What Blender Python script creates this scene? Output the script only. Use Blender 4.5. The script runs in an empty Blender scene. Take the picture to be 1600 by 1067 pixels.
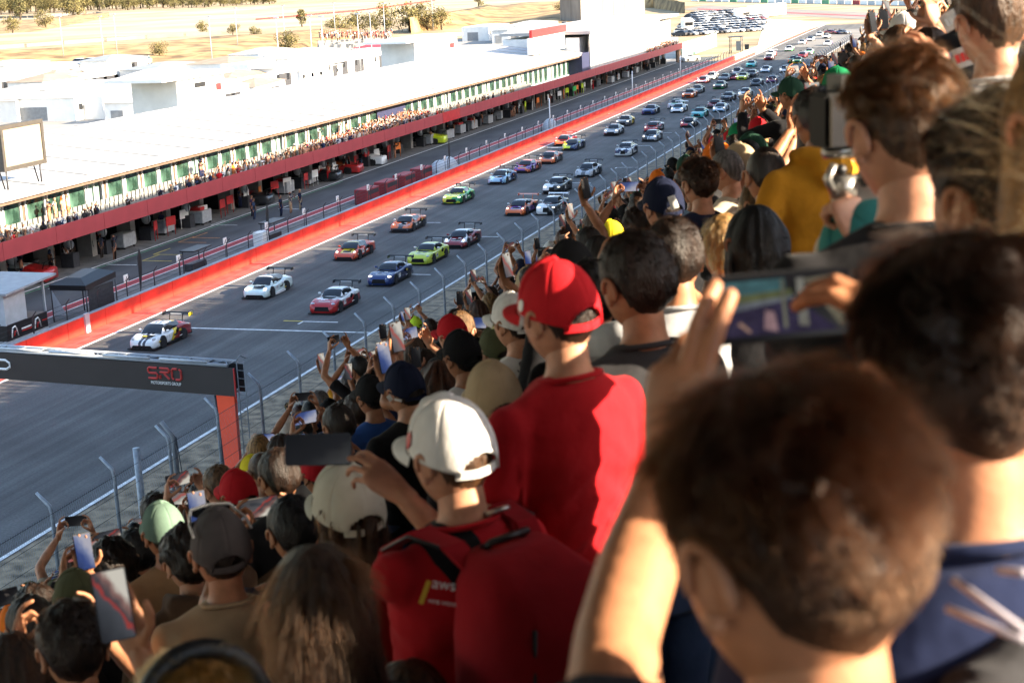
import bpy, bmesh, math, random
import numpy as np
from mathutils import Vector, Matrix, noise as mnoise
R_ = math.radians
rng = random.Random(7)
sc = bpy.context.scene
col = sc.collection

# ------------------------------------------------------------------ camera
CAM = Vector((0.0, 0.0, 19.0))
cam_d = bpy.data.cameras.new("camera")
cam_d.sensor_width = 36.0
cam_d.lens = 36.0 * 2470.0 / 1600.0
cam_d.clip_start = 0.05
cam_d.clip_end = 9000.0
cam_d.dof.use_dof = True
cam_d.dof.focus_distance = 85.0
cam_d.dof.aperture_fstop = 6.6
cam_o = bpy.data.objects.new("camera", cam_d)
col.objects.link(cam_o)
RC = np.array([[0.9572615, 0.026333, -0.2880227], [0.2861832, -0.2302645, 0.9300954], [-0.0418292, -0.9727717, -0.2279594]])
cam_o.matrix_world = Matrix(((RC[0][0], -RC[0][1], -RC[0][2], CAM.x), (RC[1][0], -RC[1][1], -RC[1][2], CAM.y),
                             (RC[2][0], -RC[2][1], -RC[2][2], CAM.z), (0, 0, 0, 1)))
sc.camera = cam_o

# ------------------------------------------------------------------ light
SUN_EL = math.atan(0.40)
SUN_AZ = R_(90.0)                      # the sun stands behind the grandstand, square to the straight
wd = bpy.data.worlds.new("World")
sc.world = wd
wd.use_nodes = True
nt = wd.node_tree
sky = nt.nodes.new("ShaderNodeTexSky")
sky.sky_type = 'NISHITA'
sky.sun_disc = False
sky.sun_elevation = SUN_EL
sky.sun_rotation = SUN_AZ
sky.dust_density = 1.5
sky.ozone_density = 1.0
nt.nodes["Background"].inputs[1].default_value = 0.12
nt.links.new(sky.outputs[0], nt.nodes["Background"].inputs[0])
sun_d = bpy.data.lights.new("sun", 'SUN')
sun_d.energy = 5.0
sun_d.angle = R_(0.4)
sun_d.color = (1.0, 0.83, 0.62)
sun_o = bpy.data.objects.new("sun", sun_d)
col.objects.link(sun_o)
sdir = Vector((math.sin(SUN_AZ) * math.cos(SUN_EL), math.cos(SUN_AZ) * math.cos(SUN_EL), math.sin(SUN_EL)))
sun_o.rotation_euler = sdir.to_track_quat('Z', 'Y').to_euler()
sun_o.location = (60, 0, 60)
sc.view_settings.view_transform = 'Standard'
sc.view_settings.look = 'None'
sc.view_settings.exposure = 2.35
sc.view_settings.gamma = 1.0
sc.view_settings.use_curve_mapping = False
sc.cycles.max_bounces = 6
sc.cycles.diffuse_bounces = 3
sc.cycles.glossy_bounces = 3
sc.cycles.transmission_bounces = 4
sc.cycles.transparent_max_bounces = 6

# ------------------------------------------------------------------ pixel helpers (photo is 1600 wide): where a pixel's ray meets a plane of the place
def pray(x, y):
    v = RC @ np.array([x - 800.0, y - 533.5, 2470.0])
    return Vector(v / 2470.0)
def at_z(x, y, z=0.0):
    r = pray(x, y); return CAM + r * ((z - CAM.z) / r.z)
def at_x(x, y, X):
    r = pray(x, y); return CAM + r * ((X - CAM.x) / r.x)
def at_d(x, y, d):
    return CAM + pray(x, y).normalized() * d
def to_px(p):
    v = RC.T @ np.array([p[0] - CAM.x, p[1] - CAM.y, p[2] - CAM.z])
    if v[2] <= 0.01: return (-1e5, -1e5, v[2])
    return (800 + 2470 * v[0] / v[2], 533.5 + 2470 * v[1] / v[2], v[2])

# ------------------------------------------------------------------ objects
def tag(o, label=None, cat=None, group=None, kind=None):
    if label: o["label"] = label
    if cat: o["category"] = cat
    if group: o["group"] = group
    if kind: o["kind"] = kind
    return o
def link(name, data, parent=None, loc=None, rot=None, scale=None):
    o = bpy.data.objects.new(name, data)
    col.objects.link(o)
    if parent is not None: o.parent = parent
    if loc is not None: o.location = loc
    if rot is not None: o.rotation_euler = rot
    if scale is not None: o.scale = scale
    return o
def empty(name, loc=(0, 0, 0), rz=0.0, label=None, cat=None, group=None):
    o = link(name, None, None, loc, (0, 0, rz))
    o.empty_display_size = 0.2
    return tag(o, label, cat, group)
KIDS = {}
def copy_tree(o, parent=None):
    c = o.copy(); col.objects.link(c)
    if parent is not None: c.parent = parent
    for ch in o.children: copy_tree(ch, c)
    return c

SC2 = bpy.data.scenes.new('workbench')      # meshes are grown here, then the scene is removed again
class MB:
    """collects shapes; build() links them as one mesh object"""
    def __init__(s): s.v = []; s.f = []; s.m = []; s.sm = []
    def add(s, vs, fs, m=0, smooth=False, M=None):
        b = len(s.v)
        if M is not None: vs = [M @ Vector(p) for p in vs]
        s.v.extend([tuple(p) for p in vs])
        for f in fs:
            s.f.append(tuple(i + b for i in f)); s.m.append(m); s.sm.append(smooth)
        return s
    def box(s, lo, hi, m=0, M=None):
        x0, y0, z0 = lo; x1, y1, z1 = hi
        return s.add([(x0, y0, z0), (x1, y0, z0), (x1, y1, z0), (x0, y1, z0), (x0, y0, z1), (x1, y0, z1), (x1, y1, z1), (x0, y1, z1)],
                     [(0, 3, 2, 1), (4, 5, 6, 7), (0, 1, 5, 4), (1, 2, 6, 5), (2, 3, 7, 6), (3, 0, 4, 7)], m, False, M)
    def cbox(s, c, d, m=0, M=None):
        return s.box([c[i] - d[i] / 2 for i in range(3)], [c[i] + d[i] / 2 for i in range(3)], m, M)
    def tube(s, pts, r, n=8, m=0, smooth=True, cap=True, M=None):
        pts = [Vector(p) for p in pts]
        rs = r if isinstance(r, (list, tuple)) else [r] * len(pts)
        vs = []; fs = []
        up = None
        for i, p in enumerate(pts):
            t = (pts[min(i + 1, len(pts) - 1)] - pts[max(i - 1, 0)])
            t = t.normalized() if t.length > 1e-9 else Vector((0, 0, 1))
            if up is None: up = Vector((1, 0, 0)) if abs(t.z) > .9 else Vector((0, 0, 1))
            a = t.cross(up)
            if a.length < 1e-6: a = t.orthogonal()
            a.normalize(); b = t.cross(a).normalized(); up = -b if False else a.cross(t)
            for k in range(n):
                q = 2 * math.pi * k / n
                vs.append(p + a * (math.cos(q) * rs[i]) + b * (math.sin(q) * rs[i]))
        for i in range(len(pts) - 1):
            for k in range(n):
                k2 = (k + 1) % n
                fs.append((i * n + k, i * n + k2, (i + 1) * n + k2, (i + 1) * n + k))
        if cap:
            fs.append(tuple(range(n - 1, -1, -1))); fs.append(tuple((len(pts) - 1) * n + k for k in range(n)))
        return s.add(vs, fs, m, smooth, M)
    def loft(s, rings, m=0, smooth=True, closed=True, caps=True, M=None):
        n = len(rings[0]); vs = [p for r in rings for p in r]; fs = []
        for i in range(len(rings) - 1):
            for k in range(n if closed else n - 1):
                k2 = (k + 1) % n
                fs.append((i * n + k, i * n + k2, (i + 1) * n + k2, (i + 1) * n + k))
        if caps and closed:
            fs.append(tuple(range(n - 1, -1, -1))); fs.append(tuple((len(rings) - 1) * n + k for k in range(n)))
        return s.add(vs, fs, m, smooth, M)
    def ball(s, c, r, m=0, nu=10, nv=7, M=None):
        r3 = r if isinstance(r, (tuple, list)) else (r, r, r)
        vs = [(c[0], c[1], c[2] - r3[2])]; fs = []
        for j in range(1, nv):
            t = -math.pi / 2 + math.pi * j / nv
            for k in range(nu):
                q = 2 * math.pi * k / nu
                vs.append((c[0] + r3[0] * math.cos(t) * math.cos(q), c[1] + r3[1] * math.cos(t) * math.sin(q), c[2] + r3[2] * math.sin(t)))
        vs.append((c[0], c[1], c[2] + r3[2])); L = len(vs) - 1
        for k in range(nu):
            k2 = (k + 1) % nu
            fs.append((0, 1 + k2, 1 + k)); fs.append((L, L - nu + k, L - nu + k2))
            for j in range(nv - 2):
                a = 1 + j * nu; fs.append((a + k, a + k2, a + nu + k2, a + nu + k))
        return s.add(vs, fs, m, True, M)
    def quad(s, a, b, c, d, m=0, M=None): return s.add([a, b, c, d], [(0, 1, 2, 3)], m, False, M)
    def mesh(s, name, mats):
        me = bpy.data.meshes.new(name)
        me.from_pydata(s.v, [], s.f)
        if not isinstance(mats, (list, tuple)): mats = [mats]
        for mt in mats: me.materials.append(mt)
        me.polygons.foreach_set("material_index", s.m)
        me.polygons.foreach_set("use_smooth", s.sm)
        me.update()
        return me
    def build(s, name, mats, parent=None, loc=None, rot=None):
        return link(name, s.mesh(name, mats), parent, loc, rot)

def bevel_mesh(me, w, seg=1, ang=40):
    bm = bmesh.new(); bm.from_mesh(me)
    es = [e for e in bm.edges if len(e.link_faces) == 2 and e.calc_face_angle(0) > R_(ang)]
    bmesh.ops.bevel(bm, geom=es, offset=w, segments=seg, affect='EDGES', clamp_overlap=True)
    bm.to_mesh(me); bm.free(); return me

# ------------------------------------------------------------------ materials
MATS = {}
def mat(name, c, rough=.6, var=.12, scale=4.0, bump=0.0, bscale=30.0, metal=0.0, spec=.5, emit=0.0, detail=4, coat=0.0, c2=None, coords='Object', stretch=None, sheen=0.0, sss=0.0):
    if name in MATS: return MATS[name]
    m = bpy.data.materials.new(name); m.use_nodes = True
    n = m.node_tree.nodes; l = m.node_tree.links
    b = n["Principled BSDF"]
    b.inputs["Roughness"].default_value = rough
    b.inputs["Metallic"].default_value = metal
    b.inputs["Specular IOR Level"].default_value = spec
    b.inputs["Coat Weight"].default_value = coat
    b.inputs["Coat Roughness"].default_value = .08
    b.inputs["Sheen Weight"].default_value = sheen
    if sss:
        b.inputs["Subsurface Weight"].default_value = sss
        b.inputs["Subsurface Radius"].default_value = (1, .35, .2)
        b.inputs["Subsurface Scale"].default_value = .012
    tc = n.new("ShaderNodeTexCoord")
    src = tc.outputs[coords]
    if stretch:
        mp = n.new("ShaderNodeMapping"); mp.inputs["Scale"].default_value = stretch
        l.new(src, mp.inputs[0]); src = mp.outputs[0]
    c = tuple(c) + (1,)
    if var > 0 or c2:
        no = n.new("ShaderNodeTexNoise"); no.inputs["Scale"].default_value = scale; no.inputs["Detail"].default_value = detail
        l.new(src, no.inputs["Vector"])
        rp = n.new("ShaderNodeValToRGB")
        a = tuple(max(0, x * (1 - var)) for x in c[:3]) + (1,)
        bb = tuple(min(1, x * (1 + var)) for x in (c2 or c[:3])) + (1,)
        rp.color_ramp.elements[0].position = .35; rp.color_ramp.elements[1].position = .65
        rp.color_ramp.elements[0].color = a; rp.color_ramp.elements[1].color = bb
        l.new(no.outputs["Fac"], rp.inputs[0]); l.new(rp.outputs[0], b.inputs["Base Color"])
        if emit: l.new(rp.outputs[0], b.inputs["Emission Color"])
    else:
        b.inputs["Base Color"].default_value = c
        b.inputs["Emission Color"].default_value = c
    b.inputs["Emission Strength"].default_value = emit
    if bump:
        nb = n.new("ShaderNodeTexNoise"); nb.inputs["Scale"].default_value = bscale; nb.inputs["Detail"].default_value = 3
        l.new(src, nb.inputs["Vector"])
        bp = n.new("ShaderNodeBump"); bp.inputs["Strength"].default_value = bump; bp.inputs["Distance"].default_value = .02
        l.new(nb.outputs["Fac"], bp.inputs["Height"]); l.new(bp.outputs[0], b.inputs["Normal"])
    MATS[name] = m
    return m
# ------------------------------------------------------------------ ground, track, pit lane
def track_mat():
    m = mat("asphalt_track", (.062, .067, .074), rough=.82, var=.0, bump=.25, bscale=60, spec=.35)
    n = m.node_tree.nodes; l = m.node_tree.links; b = n["Principled BSDF"]
    tc = n.new("ShaderNodeTexCoord")
    mp = n.new("ShaderNodeMapping"); mp.inputs["Scale"].default_value = (1.0, .018, 1); l.new(tc.outputs["Object"], mp.inputs[0])
    n1 = n.new("ShaderNodeTexNoise"); n1.inputs["Scale"].default_value = .9; n1.inputs["Detail"].default_value = 6; n1.inputs["Roughness"].default_value = .62; l.new(mp.outputs[0], n1.inputs["Vector"])
    n2 = n.new("ShaderNodeTexNoise"); n2.inputs["Scale"].default_value = .22; n2.inputs["Detail"].default_value = 8; l.new(tc.outputs["Object"], n2.inputs["Vector"])
    n3 = n.new("ShaderNodeTexNoise"); n3.inputs["Scale"].default_value = 9; n3.inputs["Detail"].default_value = 2; l.new(tc.outputs["Object"], n3.inputs["Vector"])
    r1 = n.new("ShaderNodeValToRGB"); r1.color_ramp.elements[0].position = .36; r1.color_ramp.elements[1].position = .62
    r1.color_ramp.elements[0].color = (.066, .063, .060, 1); r1.color_ramp.elements[1].color = (.110, .107, .102, 1)
    l.new(n1.outputs["Fac"], r1.inputs[0])
    mx = n.new("ShaderNodeMix"); mx.data_type = 'RGBA'; mx.blend_type = 'OVERLAY'; mx.inputs[0].default_value = .65
    l.new(r1.outputs[0], mx.inputs[6]); l.new(n2.outputs["Fac"], mx.inputs[7])
    mx2 = n.new("ShaderNodeMix"); mx2.data_type = 'RGBA'; mx2.blend_type = 'OVERLAY'; mx2.inputs[0].default_value = .45
    l.new(mx.outputs[2], mx2.inputs[6]); l.new(n3.outputs["Fac"], mx2.inputs[7])
    # rubbered-in lines along the driving direction
    mp3 = n.new("ShaderNodeMapping"); mp3.inputs["Scale"].default_value = (2.6, .008, 1); l.new(tc.outputs["Object"], mp3.inputs[0])
    n4 = n.new("ShaderNodeTexNoise"); n4.inputs["Scale"].default_value = 1.0; n4.inputs["Detail"].default_value = 4; n4.inputs["Distortion"].default_value = .3; l.new(mp3.outputs[0], n4.inputs["Vector"])
    r4_ = n.new("ShaderNodeValToRGB"); r4_.color_ramp.elements[0].position = .30; r4_.color_ramp.elements[1].position = .50
    r4_.color_ramp.elements[0].color = (.52, .52, .52, 1); r4_.color_ramp.elements[1].color = (1, 1, 1, 1); l.new(n4.outputs["Fac"], r4_.inputs[0])
    mx3 = n.new("ShaderNodeMix"); mx3.data_type = 'RGBA'; mx3.blend_type = 'MULTIPLY'; mx3.inputs[0].default_value = .45
    l.new(mx2.outputs[2], mx3.inputs[6]); l.new(r4_.outputs[0], mx3.inputs[7])
    l.new(mx3.outputs[2], b.inputs["Base Color"])
    return m
M_TRACK = track_mat()
M_PIT = mat("asphalt_pit", (.055, .056, .058), rough=.85, var=.35, scale=.5, detail=9, bump=.2, bscale=50, stretch=(1, .25, 1))
M_SOIL = mat("dry_soil", (.22, .155, .08), rough=1, var=.25, scale=.05, detail=10, c2=(.30, .23, .13), coords='Object')
M_VERGE = mat("verge_dirt", (.250, .190, .120), rough=1, var=.55, scale=1.6, detail=10, bump=.9, bscale=14)
M_WHITEL = mat("road_paint_white", (.72, .72, .70), rough=.7, var=.22, scale=3, detail=8)
M_GREENL = mat("road_paint_green", (.10, .30, .16), rough=.7, var=.3, scale=2)
M_YELL = mat("road_paint_yellow", (.55, .42, .06), rough=.7, var=.3, scale=2)
M_ORNG = mat("road_paint_orange", (.55, .22, .05), rough=.7, var=.3, scale=2)
M_STRIP = mat("strip_red_paint", (.52, .062, .042), rough=.75, var=.38, scale=1.1, detail=8)
M_WALLR = mat("wall_red_paint", (.60, .032, .017), rough=.55, var=.20, scale=.9, detail=9)
M_BAND = mat("band_red_paint", (.33, .028, .035), rough=.7, var=.15, scale=1.5)
M_FASC = mat("fascia_red", (.36, .045, .05), rough=.6, var=.06, scale=.8)
M_CONC = mat("concrete", (.30, .29, .27), rough=.9, var=.18, scale=1.3, detail=8, bump=.2)
M_CONCD = mat("concrete_dark", (.13, .125, .12), rough=.9, var=.25, scale=1.3, detail=8)
M_CREAM = mat("wall_cream", (.66, .58, .44), rough=.8, var=.12, scale=.5)
M_GALV = mat("galvanised_steel", (.30, .33, .36), rough=.5, var=.2, scale=6, metal=.25)
M_DARKM = mat("dark_metal", (.035, .035, .04), rough=.5, var=.2, scale=5)
M_BLACK = mat("black_plastic", (.012, .012, .013), rough=.45, var=.2, scale=8)
M_WHITE = mat("white_paint", (.80, .80, .78), rough=.55, var=.05, scale=1.2)
M_WOFF = mat("white_weathered", (.70, .69, .66), rough=.7, var=.08, scale=.6, detail=8)
M_GREY = mat("grey_paint", (.20, .21, .22), rough=.6, var=.1, scale=2)
M_GREYL = mat("light_grey_paint", (.42, .45, .48), rough=.55, var=.08, scale=2)
M_NAVY = mat("navy_vinyl", (.025, .03, .075), rough=.5, var=.1, scale=2)
M_REDV = mat("red_vinyl", (.50, .02, .02), rough=.5, var=.1, scale=2)
M_BROWN = mat("brown_cladding", (.13, .085, .06), rough=.7, var=.15, scale=2)
M_DGLASS = mat("dark_glass", (.012, .014, .017), rough=.08, var=0, spec=.6)

def sheet(name, x0, x1, y0, y1, z, m, ny=1, kind="structure"):
    mb = MB()
    for k in range(ny):
        a = y0 + (y1 - y0) * k / ny; b = y0 + (y1 - y0) * (k + 1) / ny
        mb.quad((x0, a, z), (x1, a, z), (x1, b, z), (x0, b, z))
    o = mb.build(name, m)
    return tag(o, kind=kind)

sheet("ground", -5000, 5000, -1500, 6500, -.03, M_SOIL)
M_VERGE.node_tree.nodes
sheet("dirt_verge", -32.35, -10, -60, 420, -.010, M_VERGE)
sheet("race_track", -47.35, -32.25, -80, 470, 0.0, M_TRACK)
sheet("red_strip", -49.07, -47.25, -80, 470, 0.004, M_STRIP)
def lines(name, rects, z, m):
    mb = MB()
    for (x0, x1, y0, y1) in rects: mb.quad((x0, y0, z), (x1, y0, z), (x1, y1, z), (x0, y1, z))
    return tag(mb.build(name, m), kind="structure")
lines("strip_joint", [(-48.20, -48.16, -80, 470)], .008, M_CONCD)
lines("white_edge_lines", [(-32.50, -32.30, -80, 470), (-47.42, -47.22, -80, 470)], .008, M_WHITEL)
grid = [(-44.4, -32.5, 78.52, 78.72)]
for (gx, gy) in [(648, 429), (757, 370), (668, 348), (905, 286), (500, 503), (830, 303), (1035, 208), (1000, 228), (980, 262), (940, 178)]:
    p = at_z(gx, gy); grid.append((p.x - 1.1, p.x + 1.1, p.y - .08, p.y + .08)); grid.append((p.x - 1.1, p.x - .98, p.y - .7, p.y - .08))
lines("grid_markings", grid, .008, M_WHITEL)
p = at_z(468, 502); lines("yellow_grid_marking", [(p.x - 1.0, p.x + .2, p.y - .09, p.y + .09)], .012, M_YELL)
sheet("platform", -53.55, -49.34, -60, 314, .06, M_CONCD)
lines("red_band", [(-54.45, -53.60, -60, 314)], .075, M_BAND)
lines("band_edge_lines", [(-53.60, -53.50, -60, 314), (-54.55, -54.45, -60, 314)], .079, M_WHITEL)
sheet("pit_lane", -60.5, -54.35, -60, 330, .004, M_PIT)
sheet("pit_apron", -63.5, -60.05, -60, 330, .008, M_CONCD)
lines("pit_lane_line", [(-60.14, -59.98, -60, 314)], .014, M_WHITEL)
lines("pit_green_line", [(-59.72, -59.60, -60, 140)], .010, M_GREENL)
marks = []
for (ax, ay, c) in [(300, 379, 'o'), (322, 372, 'o'), (262, 398, 'y'), (245, 408, 'y'), (190, 414, 'w'), (100, 452, 'w'), (350, 352, 'w'), (455, 327, 'w'), (420, 320, 'w'), (700, 218, 'w')]:
    p = at_z(ax, ay); marks.append((p, c))
for c, mm in (('o', M_ORNG), ('y', M_YELL), ('w', M_WHITEL)):
    rc = []
    for p, cc in marks:
        if cc == c: rc += [(p.x - 1.2, p.x + 1.2, p.y - .06, p.y + .06), (p.x - 1.2, p.x - 1.1, p.y, p.y + 2.5)]
    lines({'o': "orange", 'y': "yellow", 'w': "white"}[c] + "_pit_box_markings", rc, .010, mm)

# ------------------------------------------------------------------ pit wall (panels butted with open joints)
pw = empty("pit_wall", (-49.2, 79, 0), 0, "long low bright red concrete wall between track and pit lane", "wall")
wp = MB(); wp.box((-.13, .015, .0), (.13, 3.985, .96)); wp_me = bevel_mesh(wp.mesh("wall_panel", M_WALLR), .015)
cp = MB(); cp.box((-.16, 0, .962), (.16, 3.99, 1.0)); cp_me = cp.mesh("wall_cap", M_GALV)
for k in range(-6, 59):
    y = 79 + 4 * k
    link("wall_panel", wp_me, pw, (0, y - 79, 0)); link("wall_cap", cp_me, pw, (0, y - 79, 0))
ww = empty("outer_wall", (-49.2, 315, 0), 0, "cream sunlit barrier wall carrying on past the end of the red wall", "wall")
wp2 = MB(); wp2.box((-.13, .015, 0), (.13, 5.985, 1.0)); wp2_me = wp2.mesh("wall_panel", M_CREAM)
for k in range(0, 24): link("wall_panel", wp2_me, ww, (0, 6 * k, 0))

# catch fence on the pit wall: bent posts and three cables
pf = empty("pit_wall_fence", (-49.5, 79, 0), 0, "dark bent-post fence running along the back of the red wall", "fence")
po = MB(); po.tube([(0, 0, 0), (0, 0, 1.7), (.05, 0, 1.95), (.28, 0, 2.2)], .035, 6); po_me = po.mesh("post", M_DARKM)
for k in range(-4, 72):
    y = 79 + 3.3 * k
    link("post", po_me, pf, (0, y - 79, 0))
for z in (1.15, 1.4, 1.65, 1.9):
    r = MB(); r.tube([(0, -20, z), (0, 235, z)], .012, 4); r.build("cable", M_DARKM, pf)
sb_me = MB().box((-.02, -.24, 1.72), (.02, .24, 2.2)).mesh("board", M_WHITE)
sm = MB(); sm.tube([(.026, -.1, 1.84), (.026, .08, 2.08), (.026, .08, 1.84)], .02, 4); sm_me = sm.mesh("marking", M_DARKM)
sp_me = MB().tube([(0, 0, .06), (0, 0, 1.72)], .025, 6).mesh("pole", M_DARKM)
for k in range(0, 35):
    y = 82.7 + 6.55 * k
    s_ = empty("sign_board", (-49.75, y, 0), 0, "small white square signal board on a pole behind the red wall", "sign", "white signal boards along the pit wall")
    link("board", sb_me, s_); link("pole", sp_me, s_); link("marking", sm_me, s_)
# grey steel post in front of the wall
o = MB().box((-.12, -.22, 0), (.02, .22, 1.12)).build("steel_post", M_GREYL, None, (-48.98, 76.9, 0)); tag(o, "grey flat steel post fixed to the front of the red wall", "post")

# ------------------------------------------------------------------ pit wall furniture
def pit_hut():
    t = empty("timing_hut", (-52.2, 73.4, 0), 0, "grey hut with a slanted roof and an open window by the pit lane", "hut")
    mb = MB()
    mb.box((-1.5, -1.7, .06), (1.5, 2.2, .62)); mb.box((-1.5, -1.7, 1.5), (-1.4, 2.2, 3.25)); mb.box((-1.4, -1.7, 1.5), (1.5, -1.6, 3.2))
    mb.box((1.40, -1.58, 1.52), (1.5, .2, 3.2)); mb.build("wall", M_GREYL, t)
    MB().box((-1.5, -1.7, .63), (1.5, 2.2, 1.48)).build("dark_panel", M_BLACK, t)
    r = MB(); r.add([(-1.7, -2.0, 3.26), (1.9, -2.0, 3.22), (1.9, 2.9, 3.42), (-1.7, 2.9, 3.46), (-1.7, -2.0, 3.38), (1.9, -2.0, 3.34), (1.9, 2.9, 3.54), (-1.7, 2.9, 3.58)],
                    [(0, 3, 2, 1), (4, 5, 6, 7), (0, 1, 5, 4), (1, 2, 6, 5), (2, 3, 7, 6), (3, 0, 4, 7)]); r.build("roof", mat("hut_roof", (.27, .30, .32), rough=.6, var=.08, scale=2), t)
    for yy in (.25, 2.15): MB().box((1.4, yy - .05, 1.48), (1.5, yy + .05, 3.24)).build("post", M_GREYL, t)
    MB().box((-1.38, 2.12, 1.52), (.2, 2.18, 3.2)).build("pane", M_DGLASS, t)
    for (yc, nm) in ((-.9, "emblem"), (1.3, "emblem")):
        e = MB(); w = .3
        e.tube([(1.52, yc - .42, .78), (1.52, yc - .3, 1.28), (1.52, yc - .05, 1.34), (1.52, yc + .05, 1.22), (1.52, yc + .18, .78)], .05, 4); e.build("emblem", M_WHITE, t)
        e2 = MB(); e2.tube([(1.525, yc - .2, .8), (1.525, yc - .12, 1.05), (1.525, yc + .02, 1.05)], .045, 4); e2.build("emblem", M_REDV, t)
    for (y0, y1, z0, z1, mm) in ((-.35, .6, 1.02, 1.10, M_WHITE), (-.35, .6, .90, .96, M_REDV), (1.65, 2.15, 1.05, 1.1, M_REDV)):
        MB().box((1.5, y0, z0), (1.515, y1, z1)).build("lettering", mm, t)
pit_hut()
def canopy():
    p = at_z(128, 497)
    t = empty("pit_canopy", (-51.3, 80.2, 0), 0, "black fabric canopy shelter with banner side on the pit wall", "shelter")
    mb = MB(); mb.loft([[(-1.2, -1.4, 2.0), (1.2, -1.4, 2.0), (1.2, 2.0, 2.15), (-1.2, 2.0, 2.15)], [(-1.2, -1.4, 2.3), (1.2, -1.4, 2.3), (1.2, 2.0, 2.5), (-1.2, 2.0, 2.5)], [(-.5, -.7, 2.62), (.5, -.7, 2.62), (.5, 1.3, 2.8), (-.5, 1.3, 2.8)]], smooth=False)
    mb.build("roof", M_BLACK, t)
    for (a, b) in ((-1.15, -1.35), (1.15, -1.35), (1.15, 1.95), (-1.15, 1.95)): MB().tube([(a, b, .06), (a, b, 2.05)], .04, 6).build("leg", M_DARKM, t)
    MB().box((1.0, -.9, .55), (1.04, 1.85, 1.95)).build("banner", M_DARKM, t)
    MB().add([(-1.1, -1.36, .5), (-.2, -1.36, .5), (-1.1, -1.36, 2.0)], [(0, 1, 2)]).build("side_flap", M_GREYL, t)
canopy()
rb = MB(); rb.box((-.6, -1.45, 0), (.6, 1.45, 1.3)); rb_me = bevel_mesh(rb.mesh("body", mat("red_box", (.27, .025, .03), rough=.6)), .06)
rw_me = MB().box((.602, -1.2, .8), (.62, 1.2, 1.15)).mesh("window", M_DARKM)
for k, xx in enumerate((575, 596, 619, 640)):
    q = at_z(xx, 305 - k * 8.5)
    b_ = empty("pit_stand", (-51.6, at_x(574, 312, -51.6).y + 4.6 * k, .06), 0, "red boxy pit stand behind the wall, " + ("lowest and leftmost of the row", "second of the row from the canopy", "third of the row from the canopy", "last of the row, by the covered carts")[k], "stand", "red pit stands behind the wall")
    link("body", rb_me, b_); link("window", rw_me, b_)
o = MB().box((-.4, -.5, 0), (.4, .5, 1.5)).build("white_cabinet", M_WHITE, None, (-50.2, at_x(408, 374, -50.2).y, .06)); bevel_mesh(o.data, .04); tag(o, "white equipment cabinet beside the red stands", "cabinet")
for k, yy in enumerate((at_x(686, 254, -51.3).y, at_x(700, 248, -51.3).y, at_x(858, 165, -51.3).y)):
    mb = MB(); mb.ball((0, 0, .1), (.9, 1.5, 1.2), 0, 12, 8)
    o = mb.build("covered_cart", M_GREYL, None, (-51.3, yy, .2)); tag(o, "grey fabric-covered cart on the platform, " + ("left of the pair", "right of the pair", "alone farther along")[k], "cart", "covered carts on the platform")
fl_me = MB().loft([[(.0, .0, 0), (.0, .05, 0)], [(.0, -.05, 1.2), (0, .35, 1.2)], [(0, -.05, 2.0), (0, .42, 2.0)], [(0, .1, 2.5), (0, .3, 2.5)]], closed=False, caps=False).mesh("cloth", M_BLACK)
for k, yy in enumerate((85.6, 104.0, 145.0)):
    f = empty("feather_flag", (-50.5, yy, .06), 0, "dark feather flag behind the red wall, " + ("nearest the black canopy", "between the canopy and the red stands", "past the red stands")[k], "flag", "feather flags along the pit wall")
    link("cloth", fl_me, f, (0, 0, .6)); MB().tube([(0, -.06, 0), (0, -.06, 2.6), (0, .2, 3.15)], .02, 5).build("pole", M_DARKM, f)
for (xx, yy) in ((-50.6, at_x(305, 405, -50.6).y), (-50.4, at_x(425, 365, -50.4).y)):
    t = empty("pit_perch", (xx, yy, .06), 0, "dark roofed timing stand on the platform, " + ("nearer the black canopy" if xx < -50.5 else "nearer the white cabinet"), "stand", "timing stands on the platform")
    MB().box((-.45, -1.2, 1.85), (.6, 1.3, 1.93)).build("roof", M_BLACK, t); MB().box((-.3, -1.0, .5), (.3, 1.0, 1.0)).build("desk", M_DARKM, t)
    for sy in (-1.1, 1.1): MB().tube([(-.3, sy, 0), (-.3, sy, 1.85)], .04, 6).build("leg", M_DARKM, t)
for k, yy in enumerate((180.0, 225.0, 262.0)):
    o = MB().tube([(0, 0, 0), (0, 0, 4.2)], .07, 8).build("white_pole", M_WHITE, None, (-49.9, yy, .06)); tag(o, "tall thin white pole behind the pit wall, " + ("nearest of three", "middle one of three", "farthest of three")[k], "pole", "white poles behind the pit wall")

# ------------------------------------------------------------------ debris fence in front of the grandstand
df = empty("debris_fence", (-26, 38, 0), 0, "tall wire debris fence with bent grey posts below the crowd", "fence")
po = MB(); po.tube([(0, 0, 0), (0, 0, 4.2), (-.06, 0, 4.4), (-.45, 0, 4.78)], [.065, .06, .06, .045], 8); po_me = po.mesh("post", M_GALV)
for k in range(-6, 79): link("post", po_me, df, (0, 3.5 * k - .1, 0))
wm = MB()
for k in range(int((130 - 24) / .12)):
    y = 24 + .12 * k - 38
    for s in (-1, 1):
        a = Vector((0.0, y, .8)); b = Vector((0.0, y + s * 1.7, 4.2))
        d = .0019; wm.add([a + Vector((d, 0, 0)), a + Vector((-d, d, 0)), a + Vector((-d, -d, 0)), b + Vector((d, 0, 0)), b + Vector((-d, d, 0)), b + Vector((-d, -d, 0))], [(0, 1, 4, 3), (1, 2, 5, 4), (2, 0, 3, 5)])
tag(wm.build("wire_mesh", M_GALV, df), kind="stuff")
for z in (1.0, 1.5, 2.0, 2.5, 3.0, 3.6, 4.2):
    r = MB(); r.tube([(0.07, -20, z), (0.07, 276, z)], .008, 4); r.build("cable", M_DARKM, df)
gb = empty("guard_barrier", (-25.3, 38, 0), 0, "low grey steel and concrete guard barrier under the debris fence", "barrier")
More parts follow.
